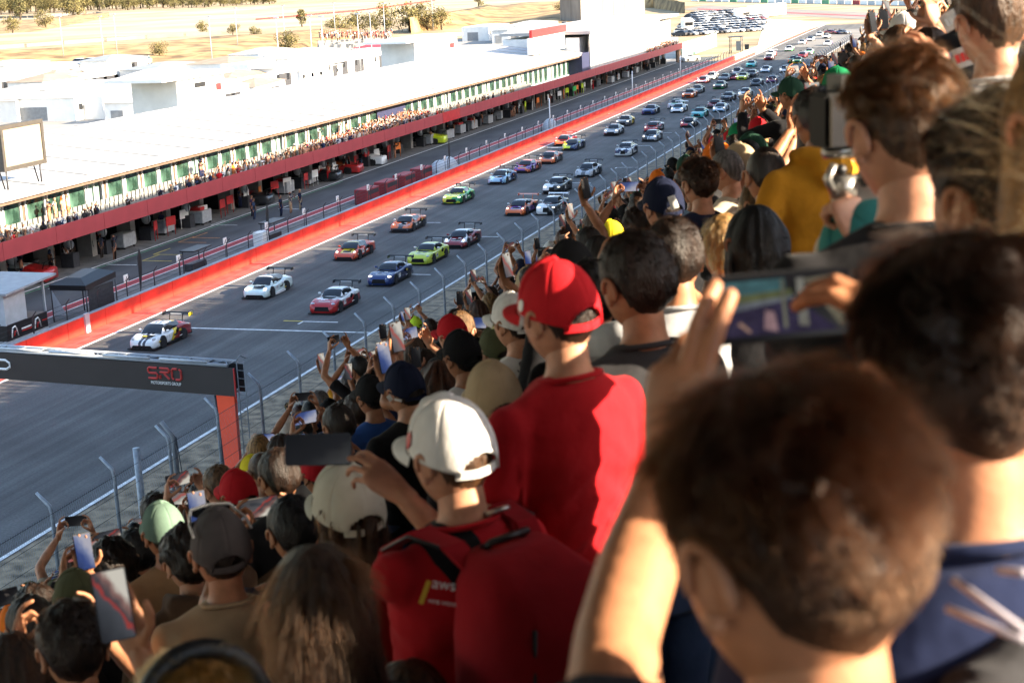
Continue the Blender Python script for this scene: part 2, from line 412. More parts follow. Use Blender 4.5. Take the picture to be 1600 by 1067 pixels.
g_me = MB().box((-.15, .01, 0), (.15, 5.99, 1.0)).mesh("barrier_block", M_CONC)
for k in range(-6, 47): link("barrier_block", g_me, gb, (0, 6 * k, 0))
# stout straight pole and a stayed dark post near the gantry
o = MB().tube([(0, 0, 0), (0, 0, 4.65)], .12, 10).build("steel_pole", M_GALV, None, (-26.0, 42.84, 0)); tag(o, "thick straight grey pole between the bent fence posts", "pole")
sp = empty("stayed_post", (-26.05, 45.3, 0), 0, "dark bent fence post with black stay cables beside the gantry", "post")
MB().tube([(0, 0, 0), (0, 0, 4.3), (-.4, 0, 4.8)], .08, 8).build("mast", M_GREY, sp)
for dy in (-1.4, -.8): MB().tube([(.1, 0, 4.3), (.9, dy, .6)], .018, 4).build("stay_cable", M_BLACK, sp)

# ------------------------------------------------------------------ start gantry
def text_mesh(name, s, size, m, depth=.0, font_w=1.0):
    cu = bpy.data.curves.new(name, 'FONT'); cu.body = s; cu.size = size; cu.extrude = depth; cu.align_x = 'CENTER'; cu.align_y = 'CENTER'; cu.space_character = font_w
    o = bpy.data.objects.new(name, cu); SC2.collection.objects.link(o); SC2.view_layers[0].update()
    me = bpy.data.meshes.new_from_object(o.evaluated_get(SC2.view_layers[0].depsgraph))
    bpy.data.objects.remove(o); bpy.data.curves.remove(cu)
    me.materials.clear(); me.materials.append(m); me.name = name
    return me
def gantry():
    g = empty("start_gantry", (-26.0, 50.2, 0), 0, "dark start gantry beam over the track on a bright red pillar", "gantry")
    ang = math.atan2(1.15, -10.6)            # beam runs toward the pit side
    bx = Matrix.Rotation(ang, 4, 'Z')
    L = 25.0
    X = bx @ Vector((1, 0, 0))
    inner = Vector((0, 0, 0))
    def P(t, d, z):                            # t metres along the beam, d metres toward the camera
        n = Vector((X.y, -X.x, 0)); n = n if n.y < 0 else -n
        return Vector((0, 0, z)) + X * t + n * d
    def slab(name, t0, t1, d0, d1, z0, z1, m):
        mb = MB(); v = [P(t, d, z) for z in (z0, z1) for (t, d) in ((t0, d0), (t1, d0), (t1, d1), (t0, d1))]
        mb.add(v, [(0, 3, 2, 1), (4, 5, 6, 7), (0, 1, 5, 4), (1, 2, 6, 5), (2, 3, 7, 6), (3, 0, 4, 7)])
        return mb.build(name, m, g)
    brd = mat("banner_charcoal", (.022, .0175, .0175), rough=.6, var=.12, scale=1.2)
    slab("banner", -.05, L, .32, .36, 4.46, 5.50, brd)
    slab("banner", -.05, L, -.36, -.32, 4.46, 5.50, brd)
    slab("edge_strip", -.09, -.052, .30, .37, 4.40, 5.50, M_REDV)
    for (d, z) in ((.30, 5.58), (-.30, 5.58), (.28, 4.5), (-.28, 4.5)):
        MB().tube([P(.2, d, z), P(L, d, z)], .075, 8).build("truss_chord", M_GREYL, g)
    br = MB(); tb = MB()
    for k in range(26):
        t = .2 + k * .95
        br.tube([P(t, .3, 5.58), P(t + .48, -.3, 5.58), P(t + .95, .3, 5.58)], .025, 5)
        br.tube([P(t, .3, 5.62), P(t, -.3, 5.62)], .025, 5)
    br.build("truss_brace", M_GALV, g)
    for k in range(9):
        t = 1.2 + 2.5 * k
        MB().tube([P(t - .15, .36, 5.68), P(t + 1.9, .36, 5.68)], .05, 6).build("light_tube", M_GREYL, g)
    # pillar: bright red tapered face, dark truss behind
    red = mat("gantry_orange_red", (.95, .085, .025), rough=.55, var=.05, scale=1.0)
    pr = MB(); pr.add([P(.62, .30, 0), P(.06, .30, 0), P(.04, .30, 4.44), P(.80, .30, 4.44), P(.62, .12, 0), P(.06, .12, 0), P(.04, .12, 4.44), P(.80, .12, 4.44)],
                      [(0, 1, 2, 3), (7, 6, 5, 4), (0, 3, 7, 4), (1, 5, 6, 2), (3, 2, 6, 7), (0, 4, 5, 1)]); pr.build("pillar", red, g)
    for (t, d) in ((-.12, .2), (-.42, .2)):
        MB().tube([P(t, d, 0), P(t, d, 5.75)], .022, 6).build("ladder_rail", M_GREY, g)
    rg = MB()
    for k in range(18): MB().tube([P(-.12, .2, .3 * k + .3), P(-.42, .2, .3 * k + .3)], .014, 5).build("ladder_rung", M_GREY, g)
    rg.tube([P(-.12, .2, 5.75), P(-.15, .0, 5.9), P(-.30, -.2, 5.75)], .02, 5)
    rg.build("ladder_hoop", M_GREY, g)
    MB().tube([P(.9, .2, 4.42), P(.75, .25, 0)], .05, 6).build("side_chord", M_DARKM, g)
    # lettering: squared outline letters as on the banner
    def at(t, z): return P(t, .375, z)
    T0 = 2.62; h = .40; zb = 4.93
    def stroke(pts, r, m, nm="lettering", M=None):
        mb = MB()
        for pl in pts: mb.tube([at(t, z) for (t, z) in pl], r, 4, smooth=False)
        return mb.build(nm, m, g)
    # screen-left is larger t, so letters run with decreasing t
    def let(c, t): # c list of polylines in unit box
        w = .40
        return [[(t - x * w, zb + y * h) for (x, y) in pl] for pl in c]
    S = [[(1, 1), (.12, 1), (0, .88), (0, .62), (.12, .5), (.88, .5), (1, .38), (1, .12), (.88, 0), (0, 0)]]
    Rr = [[(0, 0), (0, .35)], [(0, .62), (.9, .62), (1, .72), (1, .9), (.88, 1), (0, 1)], [(.45, .5), (1, 0)]]
    O = [[(.15, 0), (0, .15), (0, .85), (.15, 1), (.6, 1)], [(.8, 1), (1, .85), (1, .15), (.85, 0), (.4, 0)]]
    redt = mat("letter_red", (.50, .045, .035), rough=.6, var=.05)
    for c, t in ((S, T0 + 1.02), (Rr, T0 + .50), (O, T0 - .02)): stroke(let(c, t), .046, redt)
    me = text_mesh("lettering", "MOTORSPORTS GROUP", .165, M_WHITE, .004)
    o = link("lettering", me, g)
    n = (P(0, 1, 0) - P(0, 0, 0)).normalized()
    xr = -X
    o.matrix_local = Matrix(((xr.x, 0, n.x, 0), (xr.y, 0, n.y, 0), (0, 1, 0, 0), (0, 0, 0, 1)))
    o.location = P(T0 + .28, .372, 4.76)
    sx = 1.32 / max(1e-3, (max(v.co.x for v in me.vertices) - min(v.co.x for v in me.vertices)))
    for v in me.vertices: v.co.x *= sx
    # white rounded D shape near the left edge of the view
    stroke([[(11.6, 5.22), (10.25, 5.22), (10.08, 5.12), (10.08, 4.96), (10.25, 4.86), (11.6, 4.86)]], .05, M_WHITE)
gantry()

# ------------------------------------------------------------------ grandstand (terraces, rear wall, roof that shades the straight)
def FZ(x):                                 # height of the terrace floor at a row's x
    t = -x
    return 17.03 - .60 * min(t, 6.0) - .665 * max(t - 6.0, 0.0)
ROWS = [-0.05 - .8 * i for i in range(-2, 28)]
gs = empty("grandstand", (0, 0, 0), 0, "steep concrete grandstand full of spectators", "grandstand")
tr = MB()
for x in ROWS:
    z = FZ(x)
    for (y0, y1) in ((-40, 60), (60, 190), (190, 313)):
        tr.box((x - .36, y0, z - .9), (x + .44, y1, z))
tr.build("terrace", M_CONCD, gs)
MB().box((-23.0, -40, 0), (-22.45, 313, 2.2)).build("front_wall", M_CONCD, gs)
MB().box((-24.5, -40, 0), (-22.99, 313, 1.2)).build("front_plinth", M_CONCD, gs)
MB().box((2.3, -40, 0), (2.6, 313, 18.9)).build("back_wall", M_CONC, gs)
rf = MB(); rf.add([(2.4, -60, 20.88), (2.4, 313, 20.88), (-18, 313, 20.3), (-18, -60, 20.3), (2.4, -60, 21.3), (2.4, 313, 21.3), (-18, 313, 20.9), (-18, -60, 20.9)],
                  [(0, 3, 2, 1), (4, 5, 6, 7), (0, 1, 5, 4), (1, 2, 6, 5), (2, 3, 7, 6), (3, 0, 4, 7)]); rf.build("roof", M_GREY, gs)
for k in range(22):
    MB().tube([(2.45, -30 + 16 * k, 18.7), (2.45, -30 + 16 * k, 21)], .14, 8).build("roof_column", M_GREY, gs)
rl = empty("front_railing", (-24.3, 0, 0), 0, "thin grey rail in front of the lowest spectators", "railing")
for z in (2.9, 2.55, 2.2): MB().tube([(0, 10, z), (0, 313, z)], .025, 6).build("rail", M_GREY, rl)
rp = MB().tube([(0, 0, 1.2), (0, 0, 2.9)], .025, 6).mesh("post", M_GREY)
for k in range(100): link("post", rp, rl, (0, 11 + 3 * k, 0))
# ------------------------------------------------------------------ pit building
M_GREENG = mat("green_tinted_glass", (.035, .085, .062), rough=.10, var=.55, scale=.55, detail=5, spec=.7, c2=(.075, .15, .115))
M_PALEG = mat("pale_green_glass", (.22, .36, .30), rough=.15, var=.2, scale=.7)
M_ROOFW = mat("roof_white_metal", (.40, .39, .375), rough=.6, var=.10, scale=.5, detail=9, stretch=(.3, 1.5, 1))
M_SEAT = mat("seat_plastic_grey", (.22, .22, .21), rough=.5, var=.1, scale=3)
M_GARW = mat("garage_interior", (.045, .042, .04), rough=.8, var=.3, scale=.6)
Y0, Y1 = 60.0, 313.6
pb = empty("pit_building", (-60, 186, 0), 0, "long pit building with white roof, green windows and red balcony over open garages", "building")
def rel(mb, name, m): return mb.build(name, m, pb, (60, -186, 0))
# long roof: separate sheet panels with standing seams
def roof_y(y1):
    return y1
def roof_panel(w):
    mb = MB()
    mb.add([(-60.2, .02, 6.0), (-60.2, w - .02, 6.0), (-60.2, w - .02, 6.42), (-60.2, .02, 6.42), (-74, .02, 7.85), (-74, w - .02, 7.85), (-74, .02, 7.4), (-74, w - .02, 7.4)],
           [(0, 1, 2, 3), (3, 2, 5, 4), (4, 5, 7, 6), (0, 6, 7, 1), (0, 3, 4, 6), (1, 7, 5, 2)])
    mb.add([(-60.2, w - .04, 6.425), (-60.2, w + .04, 6.425), (-74, w + .04, 7.855), (-74, w - .04, 7.855), (-60.2, w - .04, 6.50), (-60.2, w + .04, 6.50), (-74, w + .04, 7.93), (-74, w - .04, 7.93)], [(0, 3, 2, 1), (4, 5, 6, 7), (0, 1, 5, 4), (1, 2, 6, 5), (2, 3, 7, 6), (3, 0, 4, 7)]); return mb.mesh("roof_panel", M_ROOFW)
rp_me = roof_panel(5.2)
y = Y0
BAYS = []
while y < 236: 
    BAYS.append(y); link("roof_panel", rp_me, pb, (60, y - 186, 0)); y += 5.2
YE = y
mb = MB(); mb.box((-62.0, Y0, 5.72), (-60.5, YE, 5.98)); rel(mb, "soffit_shadow", M_BROWN)  # brown colour stands in for the shadow under the roof edge
mb = MB(); mb.box((-74, Y0, 2.7), (-73.6, YE, 7.35)); rel(mb, "rear_wall", M_WHITE)
mb = MB(); mb.box((-68.5, Y0, 2.72), (-59.12, Y1, 3.05)); rel(mb, "balcony_floor", M_CONC)
# red fascia in panels
fp = MB().box((-59.1, .015, 2.72), (-58.98, 5.985, 3.85)); fp_me = fp.mesh("fascia_panel", M_FASC)
fb_me = MB().box((-59.1, .015, 2.72), (-58.975, 5.985, 3.86)).mesh("fascia_panel", M_REDV)
for k in range(int((Y1 - Y0) / 6)):
    link("fascia_panel", fb_me if k == 18 else fp_me, pb, (60, Y0 + 6 * k - 186, 0))
# window bays
pane_a = MB().box((-62.32, .0, 3.10), (-62.26, 2.15, 5.68)).mesh("pane", M_GREENG)
pane_b = MB().box((-62.32, .0, 3.10), (-62.26, .62, 5.68)).mesh("pane", M_PALEG)
post_me = MB().box((-62.34, -.09, 3.06), (-62.14, .09, 5.72)).mesh("window_post", M_WHITE)
col_me = MB().box((-62.5, -.22, 3.06), (-62.2, .22, 5.72)).mesh("column", M_BROWN)
sill_me = MB().box((-62.36, 0, 3.06), (-62.18, 5.1, 3.24)).mesh("window_sill", M_WHITE)
for k, y in enumerate(BAYS):
    yy = y - 186
    link("column", col_me, pb, (60, yy + .05, 0))
    for off in (.38, 2.68, 2.98, 5.0): link("window_post", post_me, pb, (60, yy + off, 0))
    link("pane", pane_a, pb, (60, yy + .47, 0))
    if k % 3 == 1: link("pane", pane_b, pb, (60, yy + 3.07, 0)); link("pane", pane_b, pb, (60, yy + 4.0, 0)); link("window_post", post_me, pb, (60, yy + 3.85, 0))
    else:
        p_ = link("pane", pane_a, pb, (60, yy + 3.07, 0)); p_.scale = (1, .85, 1)
    link("window_sill", sill_me, pb, (60, yy + .02, 0))
# dark blue banner hung over the windows
bn0, bn1 = at_x(590, 172, -62).y, at_x(634, 160, -62).y
bn = MB().box((-62.12, bn0, 4.2), (-62.08, bn1, 5.9)).build("wall_banner", M_NAVY); tag(bn, "plain dark blue banner hung over the windows above the packed balcony", "banner")
# balcony seats
st = MB()
for k in range(int(150 / .62)):
    y = 62 + .62 * k
    for dx, dz in ((-60.9, 0), (-61.6, .25)):
        st.box((dx - .22, y, 3.06 + dz), (dx + .2, y + .46, 3.45 + dz)); st.box((dx - .28, y, 3.45 + dz), (dx - .2, y + .46, 3.85 + dz))
tag(rel(st, "balcony_seats", M_SEAT), kind="stuff")
# garages: piers, dark interiors, lintel signs
pier_me = MB().box((-63.8, -.35, .01), (-62.6, .35, 2.70)).mesh("pier", M_CONC)
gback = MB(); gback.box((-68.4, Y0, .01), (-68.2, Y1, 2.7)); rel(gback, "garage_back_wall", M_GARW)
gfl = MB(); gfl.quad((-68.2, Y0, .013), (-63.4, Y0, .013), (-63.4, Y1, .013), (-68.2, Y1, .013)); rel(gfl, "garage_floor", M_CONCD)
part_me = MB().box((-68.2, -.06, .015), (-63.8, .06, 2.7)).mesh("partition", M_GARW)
GAR = [85.3, 90.9, 97.4, 101.7, 105.1, 110.4, 113.7, 118.6]
gy = Y0 + 1.0; GY = []
while gy < Y1 - 3:
    GY.append(gy); link("pier", pier_me, pb, (60, gy - 186, 0)); link("partition", part_me, pb, (60, gy - 186, 0)); gy += 5.6
bd = MB().box((-62.55, -.95, 1.95), (-62.48, .95, 2.62)); bd_me = bd.mesh("board", M_BLACK)
ln = MB(); ln.box((-62.475, -.72, 2.36), (-62.465, .62, 2.45)); ln.box((-62.475, -.72, 2.14), (-62.465, .85, 2.21)); ln_me = ln.mesh("lettering", M_WHITE)
for k, g_ in enumerate(GY):
    s_ = empty("garage_sign", (-62.5, g_ + 1.9, 0), 0, "black board with two white text lines hanging in a garage mouth", "sign", "black garage signs under the balcony")
    link("board", bd_me, s_, (62.5, 0, 0)); link("lettering", ln_me, s_, (62.5, 0, 0))

# garage equipment: fuel rigs with long white booms, carts, tyre racks
def rig_me():
    a = MB(); a.box((-.5, -.4, .0), (.5, .4, 1.0)); a.tube([(-.45, -.38, 0), (-.45, -.38, 2.3)], .04, 5); a.tube([(.45, -.38, 0), (.45, -.38, 1.9)], .03, 5); a.tube([(-.45, .38, 0), (-.45, .38, 2.3)], .04, 5)
    return a.mesh("frame", M_DARKM)
rig_f = rig_me()
rig_b = MB().tube([(0, -2.4, 2.15), (0, 2.9, 2.05)], .045, 6).mesh("boom", M_WHITE)
rig_t = MB().ball((0, 0, 1.6), (.36, .36, .4), 0, 12, 8).mesh("tank", M_GREYL)
cart_b = bevel_mesh(MB().box((-.55, -.9, .14), (.55, .9, 1.15)).mesh("body", mat("cart_grey", (.34, .35, .36), rough=.5)), .05)
cart_t = MB().box((-.6, -.7, 1.16), (.3, .7, 1.42)).mesh("tool_tray", M_REDV)
cart_w = MB().tube([(-.05, 0, 0), (.05, 0, 0)], .13, 10).mesh("wheel", M_BLACK)
tyre_me = MB().tube([(0, 0, 0), (0, 0, .3)], .34, 12).mesh("tyre", M_BLACK)
r2 = random.Random(11)
TINT = {"y": mat("fluo_yellow_cloth", (.55, .75, .02), rough=.7), "g": mat("bright_green_cloth", (.05, .5, .12), rough=.7), "o": mat("orange_cloth", (.75, .2, .03), rough=.7), "r": M_REDV, "w": M_WHITE}
SEQ = ["plain"] * 8 + ["red"] * 10 + ["plain"] * 8 + ["fluo"] * 8 + ["plain"] * 12
for k, g_ in enumerate(GY):
    if r2.random() < .8:
        t = empty("fuel_rig", (-61.9 - r2.random() * .8, g_ + 1.0 + r2.random(), .012), 0, "dark fuelling frame with a pale tank and a long white overhead boom", "rig", "fuelling rigs outside the garages")
        link("frame", rig_f, t); link("boom", rig_b, t, rot=(0, 0, r2.uniform(-.1, .5))); link("tank", rig_t, t)
    if r2.random() < .5:
        t = empty("pit_cart", (-61.5 - r2.random(), g_ + 3.2 + r2.random(), .012), r2.uniform(-.2, .2), "white boxy tool cart with a red tray standing in front of a garage", "cart", "white tool carts at the garages")
        link("body", cart_b, t)
        if r2.random() < .5: link("tool_tray", cart_t, t)
        for sx in (-.45, .45):
            for sy in (-.7, .7): link("wheel", cart_w, t, (sx, sy, .13))
    for q in range(r2.randint(0, 2)):
        t = empty("tyre_stack", (-62.2 - r2.random() * 1.5, g_ + .9 + r2.random() * 3.5, .015), 0, "stack of black racing tyres at a garage", "tyre stack", "tyre stacks at the garages")
        for h in range(r2.randint(2, 4)): link("tyre", tyre_me, t, (0, 0, .31 * h))
    mode = SEQ[k % len(SEQ)]
    if mode in ("fluo", "red"):
        for q in range(2):
            key = r2.choice("ygoyw") if mode == "fluo" else r2.choice("rrow")
            b = MB(); b.box((-.03, -.55, .8), (.03, .55, 1.5)); b.tube([(0, -.45, 0), (0, -.45, .8)], .03, 4); b.tube([(0, .45, 0), (0, .45, .8)], .03, 4)
            o = b.build("pit_board", TINT[key], None, (-61.2 - r2.random() * .8, g_ + 1.2 + 2.2 * q, .012), (0, 0, r2.uniform(-.3, .3)))
            tag(o, "bright %s cloth-covered board on legs at the garage front" % {"y": "yellow", "g": "green", "o": "orange", "r": "red", "w": "white"}[key], "board", "coloured boards at the garage fronts")

# end of the pit building: tall plain white block, red roof sign, stair supports
wb = empty("media_block", (-62, 277, 0), 0, "tall plain white windowless block at the far end of the pit building", "building")
def wrel(mb, n, m): return mb.build(n, m, wb, (62, -277, 0))
cl = MB().box((-60.12, .02, 3.4), (-60.0, 5.98, 9.0)).mesh("cladding_panel", M_ROOFW)
for k in range(9): link("cladding_panel", cl, wb, (62, 241 + 6 * k - 277, 0))
cl2 = MB().box((-61.6, .02, 3.4), (-61.5, 5.98, 8.6)).mesh("cladding_panel", M_ROOFW)
for k in range(3): link("cladding_panel", cl2, wb, (62, 295 + 6 * k - 277, 0))
wrel(MB().box((-74, 241, 3.06), (-61.7, 313, 8.5)), "core", M_WHITE)
wrel(MB().box((-74.4, 240.6, 9.0), (-59.8, 313.2, 9.45)), "roof", M_ROOFW)
wrel(MB().box((-62.3, 236.2, 3.06), (-60.1, 240.9, 6.3)), "navy_panel", M_NAVY)
o = MB().box((-64.6, 223.4, 9.4), (-64.2, 243.0, 10.5)).build("red_roof_sign", M_REDV); tag(o, "plain red rectangular sign box standing on the white roof", "sign")
wrel(MB().box((-64.9, 223.2, 7.0), (-63.9, 240.8, 9.38)), "pale_box", M_WOFF)
for dy in (0, 3.4):
    q = MB(); q.tube([(-60, 312.8 - dy * .2, 2.7), (-60, 315.6 - dy, .05)], .35, 4, smooth=False); wrel(q, "stair_support", M_BROWN)

# big screen on the roof edge
scn = empty("video_screen", (-61, 101, 0), 0, "grey framed blank outdoor video screen standing on the roof edge", "screen")
ya, yb = at_x(2, 230, -61).y, at_x(70, 230, -61).y
zt, zb = at_x(35, 191, -61).z, at_x(40, 262, -61).z
def srel(mb, n, m): return mb.build(n, m, scn, (61, -101, 0))
M_FR = mat("screen_frame", (.050, .043, .035), rough=.6)
M_SCP = mat("screen_panel", (.27, .23, .17), rough=.6, var=.05)
f_ = .28
srel(MB().box((-61.3, ya + f_, zb + f_), (-61.02, yb - f_, zt - f_)), "panel", M_SCP)
for (a, b, c, d) in ((ya, yb, zb, zb + f_), (ya, yb, zt - f_, zt), (ya, ya + f_, zb + f_, zt - f_), (yb - f_, yb, zb + f_, zt - f_)):
    srel(MB().box((-61.4, a, c), (-60.95, b, d)), "frame", M_FR)
for yy in (ya + .5, yb - .5): srel(MB().tube([(-61.4, yy, 6.45), (-62.3, yy, zt - .5)], .05, 6).tube([(-61.2, yy, 6.4), (-61.2, yy, zb + .1)], .06, 6), "leg", M_DARKM)

# stair towers along the rear edge of the roof
def tower(px0, px1, pytop, pybot, name_label, poster, roof_out):
    X = -77.0
    a = at_x(px0, pybot, X); b = at_x(px1, pybot, X); t0 = at_x((px0 + px1) / 2, pytop, X)
    t = empty("stair_tower", (X, (a.y + b.y) / 2, 0), 0, name_label, "tower")
    h = t0.z; L = (b.y - a.y) / 2
    MB().box((-5, -L, 4), (0, L, h - .32)).build("wall", M_WOFF, t)
    MB().box((-5.6, -L - roof_out, h - .3), (.7, L + 1.0, h)).build("roof", M_WHITE, t)
    if poster:
        MB().box((.005, -.35 * L, h - 3.1), (.03, .25 * L, h - .5)).build("poster", M_WOFF, t)
        MB().box((.035, -.3 * L, h - 1.4), (.045, .18 * L, h - .9)).build("lettering", M_BLACK, t)
        MB().box((.035, -.25 * L, h - 3.0), (.045, .2 * L, h - 2.2)).build("picture", M_GREY, t)
    MB().box((.005, .62 * L, h - 2.0), (.03, .85 * L, h - 1.3)).build("red_notice", M_REDV, t)
tower(277, 352, 114, 150, "white flat-roofed stair tower with a black and white poster", True, 4.0)
tower(648, 715, 57, 84, "white flat-roofed stair tower with a small red notice behind the roof", False, 5.0)

# ------------------------------------------------------------------ paddock: trucks, tents, poles (sunlit, mostly white)
def bx_thing(name, label, cat, p, size, m, roof=None, group=None, rz=0.0, door=None):
    door = door or M_DARKM
    t = empty(name, p, rz, label, cat, group)
    w, d, h = size
    MB().box((-w / 2, -d / 2, 0), (w / 2, d / 2, h)).build("body", m, t)
    if roof is not None:
        r = MB(); r.loft([[(-w / 2 - .3, -d / 2 - .3, h + .01), (w / 2 + .3, -d / 2 - .3, h + .01), (w / 2 + .3, d / 2 + .3, h + .01), (-w / 2 - .3, d / 2 + .3, h + .01)],
                          [(-w * .1, -d * .1, h + .9), (w * .1, -d * .1, h + .9), (w * .1, d * .1, h + .9), (-w * .1, d * .1, h + .9)]], smooth=False); r.build("roof", roof, t)
    for q in range(int(d // 4)):
        y0 = -d / 2 + 1 + q * 4
        MB().box((w / 2 + .004, y0, h * .45), (w / 2 + .03, y0 + 1.1, h * .72)).build("window", M_DGLASS, t)
    MB().box((-w * .3, -d / 2 - .03, .1), (w * .1, -d / 2 - .004, h * .62)).build("side_door", M_GREY, t)
    if door:
        MB().box((w / 2 + .005, -d * .3, .1), (w / 2 + .03, d * .25, h * .75)).build("opening", door, t)
    return t
pad = [  # px, py (foot), size, wall, roof, label
 (30, 185, (9, 14, 3.2), M_WOFF, M_ROOFW, "white awning tent behind the video screen"),
 (110, 182, (12, 16, 3.4), M_WHITE, M_ROOFW, "long white paddock tent with glazed front, left of the stair tower"),
 (165, 180, (8, 14, 3.4), M_WOFF, None, "white team trailer parked left of the stair tower"),
 (215, 160, (9, 26, 3.6), M_WHITE, M_ROOFW, "large white hospitality tent with a beige roof side"),
 (120, 140, (10, 30, 3.0), M_WHITE, None, "long flat white trailer in the middle of the paddock"),
 (60, 128, (10, 40, 3.0), M_WHITE, M_ROOFW, "long white tent row at the left edge of the paddock"),
 (390, 130, (6, 12, 4), M_WHITE, None, "white motorhome with small square windows"),
 (415, 112, (7, 20, 4.2), M_WHITE, M_ROOFW, "white canopy with railings beside the dry bank"),
 (480, 112, (10, 22, 4.0), M_WHITE, M_GREYL, "paddock building with a dark glazed band under a pale roof"),
 (470, 128, (9, 20, 2.6), M_WOFF, M_WOFF, "low beige canopy roof beside the paddock building"),
 (580, 108, (8, 18, 4), M_WHITE, None, "white truck with red lettering on its side"),
 (600, 96, (8, 16, 3.5), M_WHITE, M_REDV, "white tent with a red curved roof"),
 (830, 60, (8, 30, 4), M_WHITE, M_ROOFW, "white flat building behind the roof beside the dry hill"),
 (760, 62, (8, 20, 4), M_WOFF, None, "pale plant room block behind the second stair tower"),
]
for (px, py, s, m, rf_, lab) in pad:
    p = at_z(px, py, 0.0); 
    X = p.x; 
    bx_thing("paddock_tent" if rf_ else "paddock_trailer", lab, "tent" if rf_ else "trailer", (p.x, p.y, 0), s, m, rf_, door=M_DARKM if "glazed" in lab else (M_GREYL if "canopy" in lab else None))
M_RT = [mat("roof_bluegrey", (.20, .225, .25), rough=.7, var=.1, scale=.5), mat("roof_tan", (.25, .19, .14), rough=.8, var=.12, scale=.5), mat("roof_pale", (.29, .29, .28), rough=.7, var=.08, scale=.6), M_ROOFW]
r9 = random.Random(41)
SP = ["white box trailer", "pale awning tent", "white motorhome", "low grey store tent", "white truck body"]
n9 = 0
for (px, py) in [(18, 150), (75, 158), (140, 165), (185, 172), (250, 178), (95, 145), (160, 135), (235, 138), (262, 128), (370, 150), (430, 142), (505, 122), (540, 116), (360, 128), (440, 122), (620, 92), (790, 66), (845, 70), (50, 172), (210, 188), (300, 166), (400, 158), (330, 176), (20, 118), (180, 118)]:
    p = at_z(px, py); k = r9.randrange(5)
    t_ = bx_thing("paddock_tent" if k in (1, 3) else "paddock_trailer", "%s with a %s roof, %s" % (SP[k], ("blue-grey", "tan", "pale grey", "white")[n9 % 4], "left of the stair tower" if px < 275 else "between the stair towers" if px < 650 else "behind the far roof"), "tent" if k in (1, 3) else "trailer", (p.x, p.y, 0), (r9.uniform(4, 9), r9.uniform(8, 22), r9.uniform(2.6, 4.2)), M_WOFF if k != 3 else M_GREYL, M_RT[n9 % 4], "tents and trailers filling the paddock", r9.uniform(-.15, .15)); n9 += 1
pl_me = MB().tube([(0, 0, 0), (0, 0, 12)], [.12, .07], 6).mesh("pole", M_GALV); lh_me = MB().box((-.5, -.15, 11.9), (.5, .15, 12.1)).mesh("lamp_head", M_GREYL)
for (px, py) in [(100, 95), (163, 100), (184, 92), (333, 112), (372, 80), (446, 75), (490, 120), (508, 125), (564, 118), (583, 112), (603, 78), (677, 48), (438, 125), (525, 70)]:
    p = at_z(px, py); t = empty("light_pole", (p.x, p.y, 0), 0, "slim pale light pole standing in the paddock", "light pole", "pale light poles in the paddock")
    link("pole", pl_me, t); link("lamp_head", lh_me, t)
# parked vehicles beside the bank and the full car park beyond the pit building
def small_car_me(body):
    mb = MB(); mb.loft([[(-.85, -2.1, .3), (.85, -2.1, .3), (.85, -2.1, .75), (-.85, -2.1, .75)], [(-.9, -1.2, .25), (.9, -1.2, .25), (.9, -1.0, .95), (-.9, -1.0, .95)], [(-.9, 1.6, .25), (.9, 1.6, .25), (.9, 1.6, 1.0), (-.9, 1.6, 1.0)], [(-.85, 2.1, .35), (.85, 2.1, .35), (.85, 2.1, .9), (-.85, 2.1, .9)]], 0, False)
    mb.loft([[(-.8, -1.0, .96), (.8, -1.0, .96), (.8, 1.8, 1.0), (-.8, 1.8, 1.0)], [(-.62, -.3, 1.42), (.62, -.3, 1.42), (.62, 1.3, 1.44), (-.62, 1.3, 1.44)]], 1, False)
    mb.box((-.6, -.28, 1.445), (.6, 1.28, 1.47), 0)
    for sx in (-.85, .85):
        for sy in (-1.35, 1.35): mb.tube([(sx - .08, sy, .32), (sx + .08, sy, .32)], .32, 8, 2)
    return mb.mesh("parked_car", [body, M_DGLASS, M_BLACK])
cars_me = [(c, small_car_me(mm)) for c, mm in (("white", M_WHITE), ("silver", M_GREYL), ("dark", M_DARKM), ("grey", M_GREY), ("red", M_REDV))]
r3 = random.Random(5)
for row in range(9):
    for k in range(16):
        px = 1062 + k * 8.2 + row * 2.5 + r3.uniform(-1, 1); py = 57 - row * 4.0 - k * .55
        if px > 1193 - row * 0 or r3.random() < .08: continue
        p = at_z(px, py)
        c, me = cars_me[r3.choices(range(5), (5, 3, 3, 2, .4))[0]]
        o = link("parked_car", me, None, (p.x, p.y, 0), (0, 0, r3.choice((1.2, 1.25, 4.4)) + r3.uniform(-.05, .05)))
        tag(o, "small %s car in the crowded car park beyond the pit building" % c, "car", "cars in the far car park")
p0 = at_z(1076, 52)
for (px, py, k_, rz_) in ((128, 104, 0, 1.4), (146, 103, 1, 1.5), (182, 104, 2, 1.4), (96, 112, 3, 1.5), (228, 101, 0, .3), (355, 121, 2, 1.3), (432, 108, 2, 1.4), (448, 106, 1, 1.4), (505, 99, 0, 1.2), (172, 172, 3, 1.5), (186, 170, 2, 1.5), (700, 66, 3, 1.2), (742, 60, 2, 1.2), (862, 46, 2, .2), (882, 44, 3, .2)):
    p = at_z(px, py); o = link("parked_car", cars_me[k_][1], None, (p.x, p.y, 0), (0, 0, rz_)); o.scale = (1.2, 1.25, 1.35)
    tag(o, "%s van parked among the white paddock tents" % cars_me[k_][0], "van", "vans parked in the paddock")
t = empty("lorry", (p0.x, p0.y, 0), .3, "white lorry cab standing at the front of the car park", "lorry")
